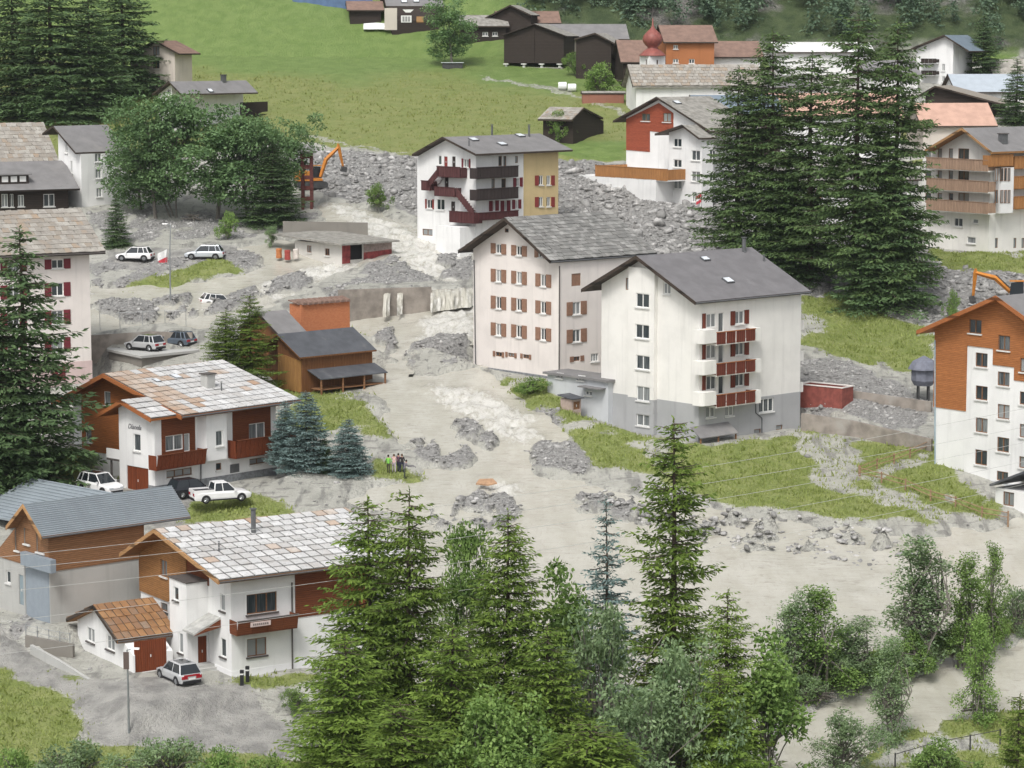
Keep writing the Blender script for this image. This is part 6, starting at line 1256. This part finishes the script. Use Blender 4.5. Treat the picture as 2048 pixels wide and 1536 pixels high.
def car(name, label, loc, head, col, L=4.4, W=1.82, H=1.62, kind='suv', cat='car', tilt=0.0):
    r = empty(name, loc, math.radians(head)); r.rotation_euler = (0, tilt, math.radians(head)); tag(r, label, cat); w2 = W / 2; hl = L / 2; wm = wheel_meshes()
    sh = H * .585
    st = [(-hl, .42, sh * .90, .86), (-hl + .10, .30, sh * 1.0, .95), (-hl + .6, .27, sh * 1.03, 1.0), (0, .25, sh * 1.0, 1.0), (hl * .42, .25, sh * .97, 1.0), (hl * .62, .26, sh * .93, .99), (hl - .35, .28, sh * .84, .95), (hl - .08, .34, sh * .74, .86), (hl, .42, sh * .62, .76)]
    secs = [[(x, -w2 * k * .95, zb), (x, -w2 * k, zb + .22), (x, -w2 * k, zs * .82), (x, -w2 * k * .93, zs), (x, w2 * k * .93, zs), (x, w2 * k, zs * .82), (x, w2 * k, zb + .22), (x, w2 * k * .95, zb)] for x, zb, zs, k in st]
    loft(MB(), secs).build('body', col, r, smooth=False)
    x0 = -hl + (.18 if kind != 'pickup' else 1.75); x1 = hl * .50; xr0 = x0 + (.42 if kind != 'pickup' else .18); xr1 = x1 - .82; xm = (xr0 + xr1) / 2
    def gsec(x, k, z0, z1): return [(x, -w2 * .92, z0), (x, -w2 * k, z1), (x, w2 * k, z1), (x, w2 * .92, z0)]
    b = sh * .985; A = [(x0, -w2 * .86, b), (x0, w2 * .86, b), (x1, w2 * .86, b - .03), (x1, -w2 * .86, b - .03)]; Tt = [(xr0, -w2 * .72, H - .05), (xr0, w2 * .72, H - .05), (xr1, w2 * .74, H - .05), (xr1, -w2 * .74, H - .05)]
    A2 = [(x0, -w2 * .92, b - .1), (x0, w2 * .92, b - .1), (x1, w2 * .90, b - .13), (x1, -w2 * .90, b - .13)]
    MB().rings([A2, [(x_, y_ * 1.04, z_) for x_, y_, z_ in A], Tt]).build('greenhouse', CGLASS, r)
    MB().rings([[(x_, y_ * 1.01, z_) for x_, y_, z_ in Tt], [(xr0 + .03, -w2 * .70, H), (xr0 + .03, w2 * .70, H), (xr1 - .05, w2 * .72, H), (xr1 - .05, -w2 * .72, H)]]).build('roof', col, r)
    pl = MB()
    for s_ in (-1, 1):
        for xb, xt, rr in ((x1 - .02, xr1, .045), (xm + .1, xm + .05, .04), (x0 + .05, xr0, .06)) + (((x0 + .62, xr0 + .42, .05),) if kind == 'suv' else ()):
            pl.tube([(xb, s_ * w2 * .925, b - .08), (xt, s_ * w2 * .735, H - .04)], rr, 5)
    pl.build('pillars', col, r)
    for s_ in (-1, 1):
        for x in (-hl * .61, hl * .63):
            wv = empty('wheel', (x, s_ * (w2 - .10), .345), 0, r); link('tyre', wm['tyre'], wv); link('rim', wm['rim'], wv)
            n = 14; q = MB(); q.rings([[(x + .42 * math.cos(math.pi * k / n), y, .345 + .42 * math.sin(math.pi * k / n)) for k in range(n + 1)] + [(x - .42, y, .2), (x + .42, y, .2)] for y in (s_ * (w2 - .25), s_ * (w2 + .012))]); q.build('wheel_arch', BLACKP, r)
        MB().box(-hl - .015, s_ * w2 * .55 - .16, sh * .66, -hl + .22, s_ * w2 * .55 + .30 * (s_ > 0) + .02, sh * .9).build('tail_light', TAIL, r) if s_ > 0 else MB().box(-hl - .015, -w2 * .55 - .30, sh * .66, -hl + .22, -w2 * .55 + .16, sh * .9).build('tail_light', TAIL, r)
        MB().box(hl - .22, s_ * w2 * .62 - .2, sh * .56, hl + .01, s_ * w2 * .62 + .2, sh * .70).build('headlight', HEADL, r); MB().box(x1 - .35, s_ * (w2 + .02), sh * .98, x1 - .2, s_ * (w2 + .2), sh * 1.12).build('mirror', col, r) if s_ > 0 else MB().box(x1 - .35, -(w2 + .2), sh * .98, x1 - .2, -(w2 + .02), sh * 1.12).build('mirror', col, r)
        MB().box(-hl * .45, s_ * w2 - .03, .24, hl * .47, s_ * w2 + .015, .36).build('side_skirt', BLACKP, r)
    MB().box(-hl - .03, -w2 * .8, .28, -hl + .2, w2 * .8, .5).build('bumper', BLACKP, r); MB().box(hl - .2, -w2 * .7, .28, hl + .02, w2 * .7, .46).build('bumper', BLACKP, r)
    MB().box(-hl - .045, -.26, .56, -hl - .005, .26, .68).build('number_plate', PLATE, r)
    if kind == 'pickup':
        MB().box(-hl + .12, -w2 * .80, sh * .75, x0 - .06, w2 * .80, sh * 1.045).build('bed_floor', BLACKP, r)
        for s_ in (-1, 1): MB().box(-hl + .02, s_ * w2 * .88 - .07, sh * .8, x0 + .02, s_ * w2 * .88 + .07, sh * 1.16).build('bed_side', col, r)
        MB().box(-hl - .01, -w2 * .88, sh * .7, -hl + .09, w2 * .88, sh * 1.155).build('tailgate', col, r)
    if kind == 'coupe': MB().box(-hl - .02, -w2 * .7, sh * .86, -hl + .06, w2 * .7, sh * .99).build('light_bar', TAIL, r)
    if kind in ('suv', 'coupe'): MB().box(xr0 + .35, -w2 * .5, H + .002, xr1 - .25, w2 * .5, H + .02).build('sunroof', CGLASS, r)
    return r
Fz = gp(464, 1356).z; Az = gp(311, 986).z
car('parked_car', 'silver crossover with red rear light bar in front of the garage door', lev(358, 1362, Fz) , 123, paint('silver_paint', (.56, .57, .58), .3), kind='coupe')
car('pickup_truck', 'white pickup truck with black load bed parked on the grass below the chalet', lev(441, 1002, Az), 24, paint('white_car_paint', (.80, .80, .80)), 5.2, 1.85, 1.75, 'pickup', 'pickup')
car('parked_car', 'black car half hidden behind the white pickup', lev(382, 992, Az), 38, paint('black_car_paint', (.02, .022, .028)), kind='coupe')
car('parked_car', 'white off-road car with black sunroof beside the chalet garage', lev(200, 985, Az), -42, paint('white_car_paint', (.80, .80, .80)), 4.7, 1.9, 1.8)
car('parked_car', 'white car on the upper parking place left of the fallen flag', gz(270, 522), 172, paint('white_car_paint', (.80, .80, .80)), 4.3, 1.8, 1.65)
car('parked_car', 'silver blue car on the upper parking place right of the fallen flag', gz(410, 519), 176, paint('pale_silver_paint', (.62, .66, .70), .3), 4.6, 1.85, 1.68)
car('parked_car', 'silver car on the parking deck', lev(290, 700, zt), 146, paint('silver_paint', (.56, .57, .58), .3))
car('parked_car', 'dark blue grey car on the parking deck', lev(352, 692, zt), 148, paint('slate_car_paint', (.13, .16, .20), .3))
car('buried_car', 'white car buried to its windows in gravel on the left', gz(436, 588, -1.55), 20, paint('white_car_paint', (.80, .80, .80)), tilt=.12)
# excavators
ORNG = mat('excavator_orange', (.52, .20, .035), .5, .12, 2, .05); STEEL = mat('dark_steel', (.06, .06, .06), .6, .2, 4, .2)
def excavator(label, loc, head, boom, stick):
    r = empty('excavator', loc, math.radians(head)); tag(r, label, 'excavator')
    for s_ in (-1, 1):
        n = 10; ring = [(1.6 + .42 * math.sin(math.pi * k / n), .45 - .42 * math.cos(math.pi * k / n)) for k in range(n + 1)]; ring = ring + [(-x, z) for x, z in ring[::-1]]
        MB().prism([(x, s_ * 1.1 - .28, z) for x, z in ring], [(x, s_ * 1.1 + .28, z) for x, z in ring]).build('track', STEEL, r)
    MB().box(-2.0, -1.25, .95, 1.3, 1.25, 1.25).box(-2.1, -1.25, 1.25, -.3, 1.25, 2.2).build('upper_frame', ORNG, r); MB().prism([(.0, .35, 1.25), (1.5, .35, 1.25), (1.35, .35, 2.7), (.0, .35, 2.8)], [(.0, 1.25, 1.25), (1.5, 1.25, 1.25), (1.35, 1.2, 2.7), (.0, 1.2, 2.8)]).build('cab', CGLASS, r)
    MB().box(-.05, .3, 2.802, 1.5, 1.3, 2.9).build('cab_roof', ORNG, r)
    p = Vector((1.2, -.3, 1.4)); mid = p + Vector((math.cos(boom), 0, math.sin(boom))) * 2.4; q = mid + Vector((math.cos(boom - .5), 0, math.sin(boom - .5))) * 2.3; e = q + Vector((math.cos(stick), 0, math.sin(stick))) * 2.6
    MB().tube([p, mid, q], [.22, .30, .2], 4).build('boom', ORNG, r); MB().tube([q + (q - e) * .18, q, e], [.12, .24, .14], 4).build('stick', ORNG, r); MB().tube([p + Vector((.2, 0, .6)), mid + Vector((0, 0, .35))], .08, 6).build('hydraulic_ram', STEEL, r)
    MB().prism([e + Vector(v) for v in ((-.1, -.45, .1), (.5, -.45, -.1), (.35, -.45, -.75), (-.35, -.45, -.6))], [e + Vector(v) for v in ((-.1, .45, .1), (.5, .45, -.1), (.35, .45, -.75), (-.35, .45, -.6))]).build('bucket', STEEL, r)
excavator('orange excavator with raised arm beside the red post at the torrent head', gz(622, 372), 15, 1.25, -1.35)
excavator('orange excavator in the rubble behind the orange gable house', gz(2045, 612), 172, .75, -1.5)
# ------------------------------------------------------------------ people
SKIN = mat('skin', (.50, .30, .22), .6, .05, 4, 0)
def person(loc, head, label, shirt, legs, hair, h=1.72, arm=.15, bend=0.0, leg=.10):
    k = h / 1.75; J = {}; E = []; Rr = {}
    def j(n, p, r, par=None):
        J[n] = Vector(p) * k; Rr[n] = r * k
        if par: E.append((par, n))
    j('pel', (0, 0, .95), .14); j('waist', (.02 * bend, 0, 1.1), .13, 'pel'); j('chest', (.12 * bend, 0, 1.32), .155, 'waist'); j('neck', (.2 * bend, 0, 1.49), .06, 'chest'); j('head', (.22 * bend + .01, 0, 1.58), .085, 'neck'); j('crown', (.24 * bend + .01, 0, 1.70), .075, 'head'); j('nose', (.24 * bend + .1, 0, 1.615), .018, 'head')
    for s_, t in ((-1, 'l'), (1, 'r')):
        j('hip' + t, (0, s_ * .1, .88), .1, 'pel'); j('knee' + t, (s_ * leg * .5 + .02, s_ * .11, .49), .065, 'hip' + t); j('ank' + t, (s_ * leg, s_ * .12, .09), .045, 'knee' + t); j('toe' + t, (s_ * leg + .17, s_ * .14, .04), .04, 'ank' + t)
        j('sho' + t, (.12 * bend, s_ * .19, 1.41), .07, 'chest'); j('elb' + t, (.12 * bend + arm * .4, s_ * .26, 1.13), .048, 'sho' + t); j('wri' + t, (.12 * bend + arm * 1.6, s_ * .25, .92 + arm * .5), .034, 'elb' + t)
        b = J['wri' + t] / k; j('palm' + t, (b.x + .05 * (arm > .3) + .01, b.y, b.z - .07), .032, 'wri' + t); b = J['palm' + t] / k
        for q in range(4): j('f%d%s' % (q, t), (b.x + .03 + (q - 1.5) * .018, b.y - s_ * .01, b.z - .085 - .01 * (q in (1, 2))), .009, 'palm' + t)
        j('th' + t, (b.x + .05, b.y - s_ * .03, b.z - .03), .01, 'palm' + t)
    names = list(J); me_ = bpy.data.meshes.new('body'); me_.from_pydata([J[n] for n in names], [(names.index(a), names.index(b)) for a, b in E], [])
    ob = bpy.data.objects.new('tmp', me_); COL.objects.link(ob); md = ob.modifiers.new('s', 'SKIN'); sl = me_.skin_vertices[0].data
    for i, n in enumerate(names): sl[i].radius = (Rr[n], Rr[n] * (.8 if n in ('pel', 'waist', 'chest') else 1)); sl[i].use_root = n == 'pel'
    ob.modifiers.new('sub', 'SUBSURF').levels = 1; bpy.context.view_layer.update(); bm_ = bpy.data.meshes.new_from_object(ob.evaluated_get(bpy.context.evaluated_depsgraph_get())); bpy.data.objects.remove(ob)
    bm_.materials.clear()
    for m in (shirt, legs, SKIN, BLACKP): bm_.materials.append(m)
    for p in bm_.polygons:
        c = p.center / k; p.use_smooth = True; side = abs(c.y) > .2 and c.z < 1.05 and c.z > .75
        p.material_index = 3 if c.z < .1 else 2 if (c.z > 1.475 or (abs(c.y) > .19 and c.z < 1.0 and c.z > .70)) else 0 if c.z > .97 or side else 1
    r = empty('person', loc, math.radians(head)); tag(r, label, 'person'); link('body', bm_, r)
    c = J['crown'] + Vector((-.012, 0, -.015)); mb = MB(); n = 10
    mb.rings([[(c.x + rr * math.cos(6.2832 * q / n) - .012, c.y + rr * .92 * math.sin(6.2832 * q / n), c.z + z) for q in range(n)] for rr, z in ((.075, -.12), (.098, -.06), (.098, 0), (.075, .05), (.02, .085))]); mb.build('hair', hair, r, smooth=True)
    return r
def cl(n, c): return mat(n, c, .85, .1, 6, .1)
HD = cl('dark_hair', (.03, .022, .018)); HB = cl('brown_hair', (.10, .06, .035))
person(gz(777, 950), 70, 'person in bright green shirt standing on the grassy bank', cl('lime_shirt', (.20, .52, .08)), cl('olive_trousers', (.07, .065, .04)), HD)
person(gz(788, 948), 95, 'person in pink top with pale trousers beside the one in green', cl('pink_top', (.62, .42, .40)), cl('lilac_trousers', (.48, .42, .48)), HB, arm=.3)
person(gz(797, 946), 60, 'person in dark purple coat at the back of the bank group', cl('plum_coat', (.10, .05, .08)), cl('navy_trousers', (.03, .035, .06)), HD)
person(gz(804, 947), 110, 'person in black jacket behind the rightmost one', cl('black_jacket', (.035, .03, .03)), cl('navy_trousers', (.03, .035, .06)), HB)
person(gz(809, 960), 20, 'person in grey jacket leaning forward at the right of the bank group', cl('grey_jacket', (.17, .16, .18)), cl('moss_trousers', (.06, .07, .05)), HD, arm=.5, bend=.8)
person(lev(346, 992, Az), 60, 'person in light blue shirt walking beside the black car', cl('light_blue_shirt', (.30, .42, .58)), cl('dark_jeans', (.05, .06, .09)), HD, arm=.2, leg=.2)
# ------------------------------------------------------------------ street furniture, fences, flags
GALV = mat('galvanised_steel', (.33, .35, .36), .5, .1, 3, 0, metal=.6)
def lamp(label, px, py, ptop, dirx, sign=False):
    b = gz(px, py); t = at(px - (4 if sign else 0), ptop, b.y); r = empty('street_lamp', b); tag(r, label, 'street lamp'); H_ = t.z - b.z
    MB().tube([(0, 0, -.3), (0, 0, H_ * .6), (t.x - b.x, 0, H_)], [.09, .075, .055], 8).build('pole', GALV, r); MB().tube([(t.x - b.x, 0, H_), (t.x - b.x + .45 * dirx, -.1, H_ + .12)], .04, 6).build('arm', GALV, r)
    MB().rings([[(t.x - b.x + (.3 + .6 * u) * dirx, -.1 - .1 * u + y * .16, H_ + .1 + z) for y, z in ((-1, 0), (1, 0), (.6, .1), (-.6, .1))] for u in (0, 1)]).build('lamp_head', FRAME_W, r)
    if sign: MB().box(-.28, -.14, H_ * .78, .12, -.09, H_ * .98).build('sign_plate', mat('brown_sign', (.12, .09, .08), .7, .1, 4, 0), r)
lamp('tall grey street lamp with brown plate beside the muddy road', 258, 1472, 1300, 1, True); lamp('slim street lamp with white head beside the upper parking place', 341, 602, 450, -1)
for px, py, lb in ((484, 1370, 'left and nearer of two black bollards with white band on the lawn'), (495, 1362, 'right and farther of two black bollards with white band on the lawn')):
    b = lev(px, py, Fz); r = empty('bollard', b); tag(r, lb, 'bollard', 'bollards on the lawn'); MB().box(-.13, -.13, -.2, .13, .13, .78).build('shaft', BLACKP, r); MB().box(-.115, -.115, .782, .115, .115, .9).build('white_band', FRAME_W, r); MB().box(-.14, -.14, .902, .14, .14, 1.12).build('head', BLACKP, r)
POSTW = mat('brown_fence_timber', (.30, .195, .12), .8, .2, 4, .2)
def fence(label, pts, m=POSTW, hgt=1.0, rails=(.45, .85), pr=.08, name='timber_fence', off=0):
    P = [gz(*p) for p in pts]; r = empty(name, P[0]); tag(r, label, 'fence')
    for i, p in enumerate(P):
        q = p - P[0]; MB().tube([q - Vector((0, 0, .4)), q + Vector((0, 0, hgt))], pr, 6).build('post', m, r)
        if i < len(P) - 1:
            for z in rails: MB().tube([q + Vector((0, -.09, z)), P[i+1] - P[0] + Vector((0, -.09, z))], pr * .5, 5).build('rail', m, r)
fence('timber fence along the upper side of the zigzag path', [(1718, 948), (1754, 932), (1788, 922), (1820, 912), (1856, 898)])
fence('timber fence along the lower side of the zigzag path', [(1720, 950), (1763, 962), (1811, 976), (1861, 998), (1911, 1012), (1964, 1034), (2016, 1044)])
fence('grey metal railing above the lower road', [(52, 1272), (75, 1277), (98, 1282), (120, 1286), (140, 1289)], GALV, 1.1, (.15, .6, 1.05), .035, 'metal_railing')
fence('dark handrail on the near river bank', [(1790, 1534), (1870, 1512), (1940, 1500), (2000, 1488)], STEEL, 1.1, (1.05,), .06, 'handrail')
fence('thin mesh fence posts along the garden wall', [(200, 652), (240, 650), (285, 648), (330, 646), (372, 646)], GALV, 1.5, (1.4,), .03, 'mesh_fence')
wall_line('road_kerb', 'pale stone kerb wall along the lower road', [gz(60, 1292), gz(110, 1320), gz(190, 1372)], [.25, .25, .2], .25, CONC, -.5)
wall_line('railing_wall', 'low concrete wall under the metal railing', [gz(50, 1275), gz(145, 1293)], [.3, .3], .3, CONCD, -1)
def flag(label, px, py, w_, h_, cols, lean=0.0, pole=2.6):
    b = gz(px, py); r = empty('flag', b); tag(r, label, 'flag'); MB().tube([(0, 0, -.2), (lean, 0, pole)], .03, 6).build('pole', GALV, r); n = 8
    for c, (u0, u1, z0, z1) in cols:
        V_ = []; 
        for i in range(n + 1):
            u = u0 + (u1 - u0) * i / n
            for z in (z0, z1): V_.append((lean * .9 - u * w_ * .75, .12 * math.sin(u * 7), pole - h_ * (1 - z) - u * h_ * .35))
        link('cloth', npmesh('cloth', np.array(V_), np.array([(2*i, 2*i+2, 2*i+3, 2*i+1) for i in range(n)]), c, True), r)
FR, FW, FB = cl('flag_red', (.55, .06, .08)), cl('flag_white', (.75, .75, .74)), cl('flag_pale_blue', (.42, .56, .64))
flag('leaning white and red flag between the two upper parked cars', 330, 530, 1.5, 1.5, [(FW, (0, 1, .42, 1)), (FR, (0, 1, 0, .415))], .3, 1.9)
flag('pale blue and white flag on a pole before the white and yellow house', 955, 498, 1.3, 1.8, [(FB, (0, .5, 0, 1)), (FW, (.5, 1, 0, 1))], 0, 4.2)
flag('red and white flag at the foot of the narrow white house', 1403, 412, .9, 1.1, [(FR, (0, 1, .6, 1)), (FW, (0, 1, .35, .598)), (FR, (0, 1, 0, .348))], 0, 1.7)
# overhead cables
CAB = mat('pale_cable', (.50, .50, .48), .6, .05, 2, 0)
for i, (ya, yb, lb) in enumerate(((1122, 800, 'highest of the pale overhead cables crossing the view'), (1147, 838, 'second highest of the pale overhead cables'), (1192, 868, 'third highest of the pale overhead cables'), (1252, 905, 'fourth highest of the pale overhead cables'), (1318, 950, 'lowest of the pale overhead cables'))):
    a, b = at(-80, ya, 158), at(2130, yb, 208); pts = [a.lerp(b, t / 20) - Vector((0, 0, 1.1 * 4 * (t / 20) * (1 - t / 20))) for t in range(21)]
    o = MB().tube([p - a for p in pts], .014, 5).build('overhead_cable', CAB, loc=a); tag(o, lb, 'cable', 'overhead cables')
# red container, play tower, red post, debris
h = House('container', 'open rust red container in the yard behind the cream block', 'container', (1684, 816), 1706, 1596, 52)
H = h.pix('L', 1684, 777)[1]; RC = mat('rust_red_paint', (.25, .075, .06), .7, .2, 2, .2); mb = MB(); mb.box(0, 0, -.5, h.Lr, .12, H).box(0, h.Ll - .12, -.5, h.Lr, h.Ll, H).box(0, .121, -.5, .12, h.Ll - .121, H).box(h.Lr - .12, .121, -.5, h.Lr, h.Ll - .121, H); mb.build('side_walls', RC, h.root)
mb = MB(); mb.box(-.06, -.06, H + .002, h.Lr + .06, .16, H + .1).box(-.06, h.Ll - .16, H + .002, h.Lr + .06, h.Ll + .06, H + .1).box(-.06, .161, H + .002, .16, h.Ll - .161, H + .1).box(h.Lr - .16, .161, H + .002, h.Lr + .06, h.Ll - .161, H + .1); mb.build('rim', PINK, h.root)
b = gz(1846, 800); r = empty('play_tower', b); tag(r, 'grey blue round play hut on legs left of the orange gable house', 'play hut'); PT = mat('slate_blue_boards', (.17, .18, .22), .8, .15, 2, .2); hz_ = 1.6
def hexr(rr, z, n=8): return [(rr * math.cos(6.2832 * k / n), rr * math.sin(6.2832 * k / n), z) for k in range(n)]
MB().rings([hexr(.9, hz_), hexr(1.2, hz_ + .5), hexr(1.2, hz_ + 1.6)]).build('hut', PT, r); MB().rings([hexr(1.55, hz_ + 1.602), hexr(1.5, hz_ + 1.75), hexr(1.1, hz_ + 2.4), hexr(.1, hz_ + 2.9)]).build('roof', PT, r)
for k in range(4): MB().tube([(.7 * math.cos(k * 1.57 + .78), .7 * math.sin(k * 1.57 + .78), -.5), (.7 * math.cos(k * 1.57 + .78), .7 * math.sin(k * 1.57 + .78), hz_ + .05)], .09, 6).build('leg', STEEL, r)
b = gz(615, 416); r = empty('timber_tower', b); tag(r, 'tall dark red timber frame at the right end of the leafy wood', 'timber frame'); RT = mat('dark_red_timber', (.13, .045, .04), .85, .25, 3, .3); H = at(615, 306, b.y).z - b.z
for x_ in (-.55, .55):
    for y_ in (-.5, .5): MB().box(x_ - .18, y_ - .18, -1, x_ + .18, y_ + .18, H).build('post', RT, r)
for k in range(5): MB().box(-.8, -.72, H * (.15 + .19 * k), .8, -.55, H * (.15 + .19 * k) + .5).build('plank', RT, r)
MB().box(-1.0, -.9, H + .003, 1.0, .9, H + .2).build('cap_roof', R_OLD, r)
BALE = mat('white_bale_film', (.80, .81, .80), .35, .05, 3, .1)
for px, py, lb in ((1125, 180, 'left of two white wrapped hay bales on the meadow'), (1144, 183, 'right of two white wrapped hay bales on the meadow')):
    b = gz(px, py); n = 14; o = MB().rings([[(x, rr * math.cos(6.2832 * k / n), .6 + rr * math.sin(6.2832 * k / n)) for k in range(n)] for x, rr in ((-.65, .5), (-.58, .6), (.58, .6), (.65, .5))]).build('hay_bale', BALE, loc=b, smooth=False); tag(o, lb, 'hay bale', 'white hay bales')
b = gz(905, 135); r = empty('cattle_trough', b); tag(r, 'dark low shelter with pale flat top below the round green tree', 'trough'); MB().box(-1.6, -.6, -.3, 1.6, .6, .75).build('tank', STEEL, r); MB().box(-1.8, -.8, .752, 1.8, .8, .85).build('lid', mat('pale_sheet', (.55, .60, .62), .5, .05, 2, 0), r)
b = gz(752, 58); n = 10; o = MB().rings([[(x, 1.2 * math.cos(math.pi * k / n), -.1 + 1.1 * math.sin(math.pi * k / n) * (1 - .06 * abs(x))) for k in range(n + 1)] for x in (-2, -1, 0, 1, 2)]).build('white_tunnel', BALE, loc=b); tag(o, 'white tarpaulin tunnel left of the sign house', 'tarpaulin')
b = gz(972, 974); r = empty('debris', b); tag(r, 'orange broken board stranded in the flood', 'board'); MB().prism([(-.9, -.3, .1), (.2, -.35, .0), (1.0, -.2, .15), (.6, .3, .45), (-.6, .35, .4)], [(-.9, -.3, .22), (.2, -.35, .12), (1.0, -.2, .27), (.6, .3, .57), (-.6, .35, .52)]).build('plank', mat('orange_plank', (.38, .235, .14), .8, .2, 3, .2), r)
for px, py, lb, rr in ((1305, 392, 'heap of driftwood at the foot of the white terrace', 1), (385, 440, 'broken timber in the rubble below the leafy wood', 2), (1960, 1425, 'bare dead branches on the near river bank', 3), (1640, 1400, 'dead branches caught at the left tip of the river bank', 4)):
    b = gz(px, py); r = empty('driftwood', b); tag(r, lb, 'driftwood'); rs = random.Random(rr)
    for k in range(9):
        a = rs.uniform(0, 6.28); L_ = rs.uniform(1.2, 3.0); z = rs.uniform(.1, .6); e = Vector((math.cos(a) * L_ / 2, math.sin(a) * L_ / 2, rs.uniform(-.1, .4))); MB().tube([-e + Vector((0, 0, z)), Vector((rs.uniform(-.1, .1), rs.uniform(-.1, .1), z + .1)), e + Vector((0, 0, z))], [.09, .08, .04], 5).build('log', BARK_G, r)
for px, py, c, lb in ((558, 515, (.45, .17, .06), 'orange barrel left of the stable'), (575, 518, (.32, .06, .05), 'red barrel beside the orange one at the stable'), (592, 516, (.60, .55, .50), 'pale barrel against the stable wall')):
    b = gz(px, py); n = 12; o = MB().rings([[(rr * math.cos(6.2832 * k / n), rr * math.sin(6.2832 * k / n), z) for k in range(n)] for rr, z in ((.34, -.1), (.36, .1), (.33, .45), (.36, .5), (.33, .55), (.36, .9), (.33, 1.05))]).build('barrel', mat(lb.split()[0] + '_barrel', c, .6, .15, 3, .1), loc=b); tag(o, lb, 'barrel')
# single large boulders lying in the rubble
bms = []
for k in range(5):
    me_ = bpy.data.meshes.new('boulder'); bm = bmesh.new(); bmesh.ops.create_icosphere(bm, subdivisions=2, radius=.5); rs = random.Random(k)
    dv = [Vector((rs.uniform(-1, 1), rs.uniform(-1, 1), rs.uniform(-1, 1))).normalized() for _ in range(9)]
    for v in bm.verts:
        for d in dv:
            e = v.co.dot(d) - .36
            if e > 0: v.co -= d * e * .85
    bm.to_mesh(me_); bm.free(); me_.materials.append(ROCKM); bms.append(me_)
x, y, k = sample(np.clip(m_rub - m_grass, 0, 1) * up, 70, ymin=300)
for i in range(len(x)):
    s_ = random.uniform(.7, 1.5); o = link('boulder', bms[i % 5], None, (x[i], y[i], Z.ravel()[k[i]] + .1), (random.uniform(0, 3), random.uniform(0, 3), random.uniform(0, 6)), (s_ * 1.2, s_, s_ * .75)); tag(o, 'large grey boulder lying in the upper rubble field', 'boulder', 'boulders in the upper rubble')

# thin valley haze
hz = MB().box(-420, -60, -30, 420, 640, 175).build('haze', [], fix=True); hm = bpy.data.materials.new('valley_haze'); hm.use_nodes = True; t = hm.node_tree; t.nodes.clear()
ho = t.nodes.new('ShaderNodeOutputMaterial'); pv = t.nodes.new('ShaderNodeVolumePrincipled'); pv.inputs['Color'].default_value = (.80, .86, .92, 1); pv.inputs['Density'].default_value = .00009; pv.inputs['Anisotropy'].default_value = .3
t.links.new(pv.outputs[0], ho.inputs['Volume']); hz.data.materials.clear(); hz.data.materials.append(hm); tag(hz, kind='stuff')
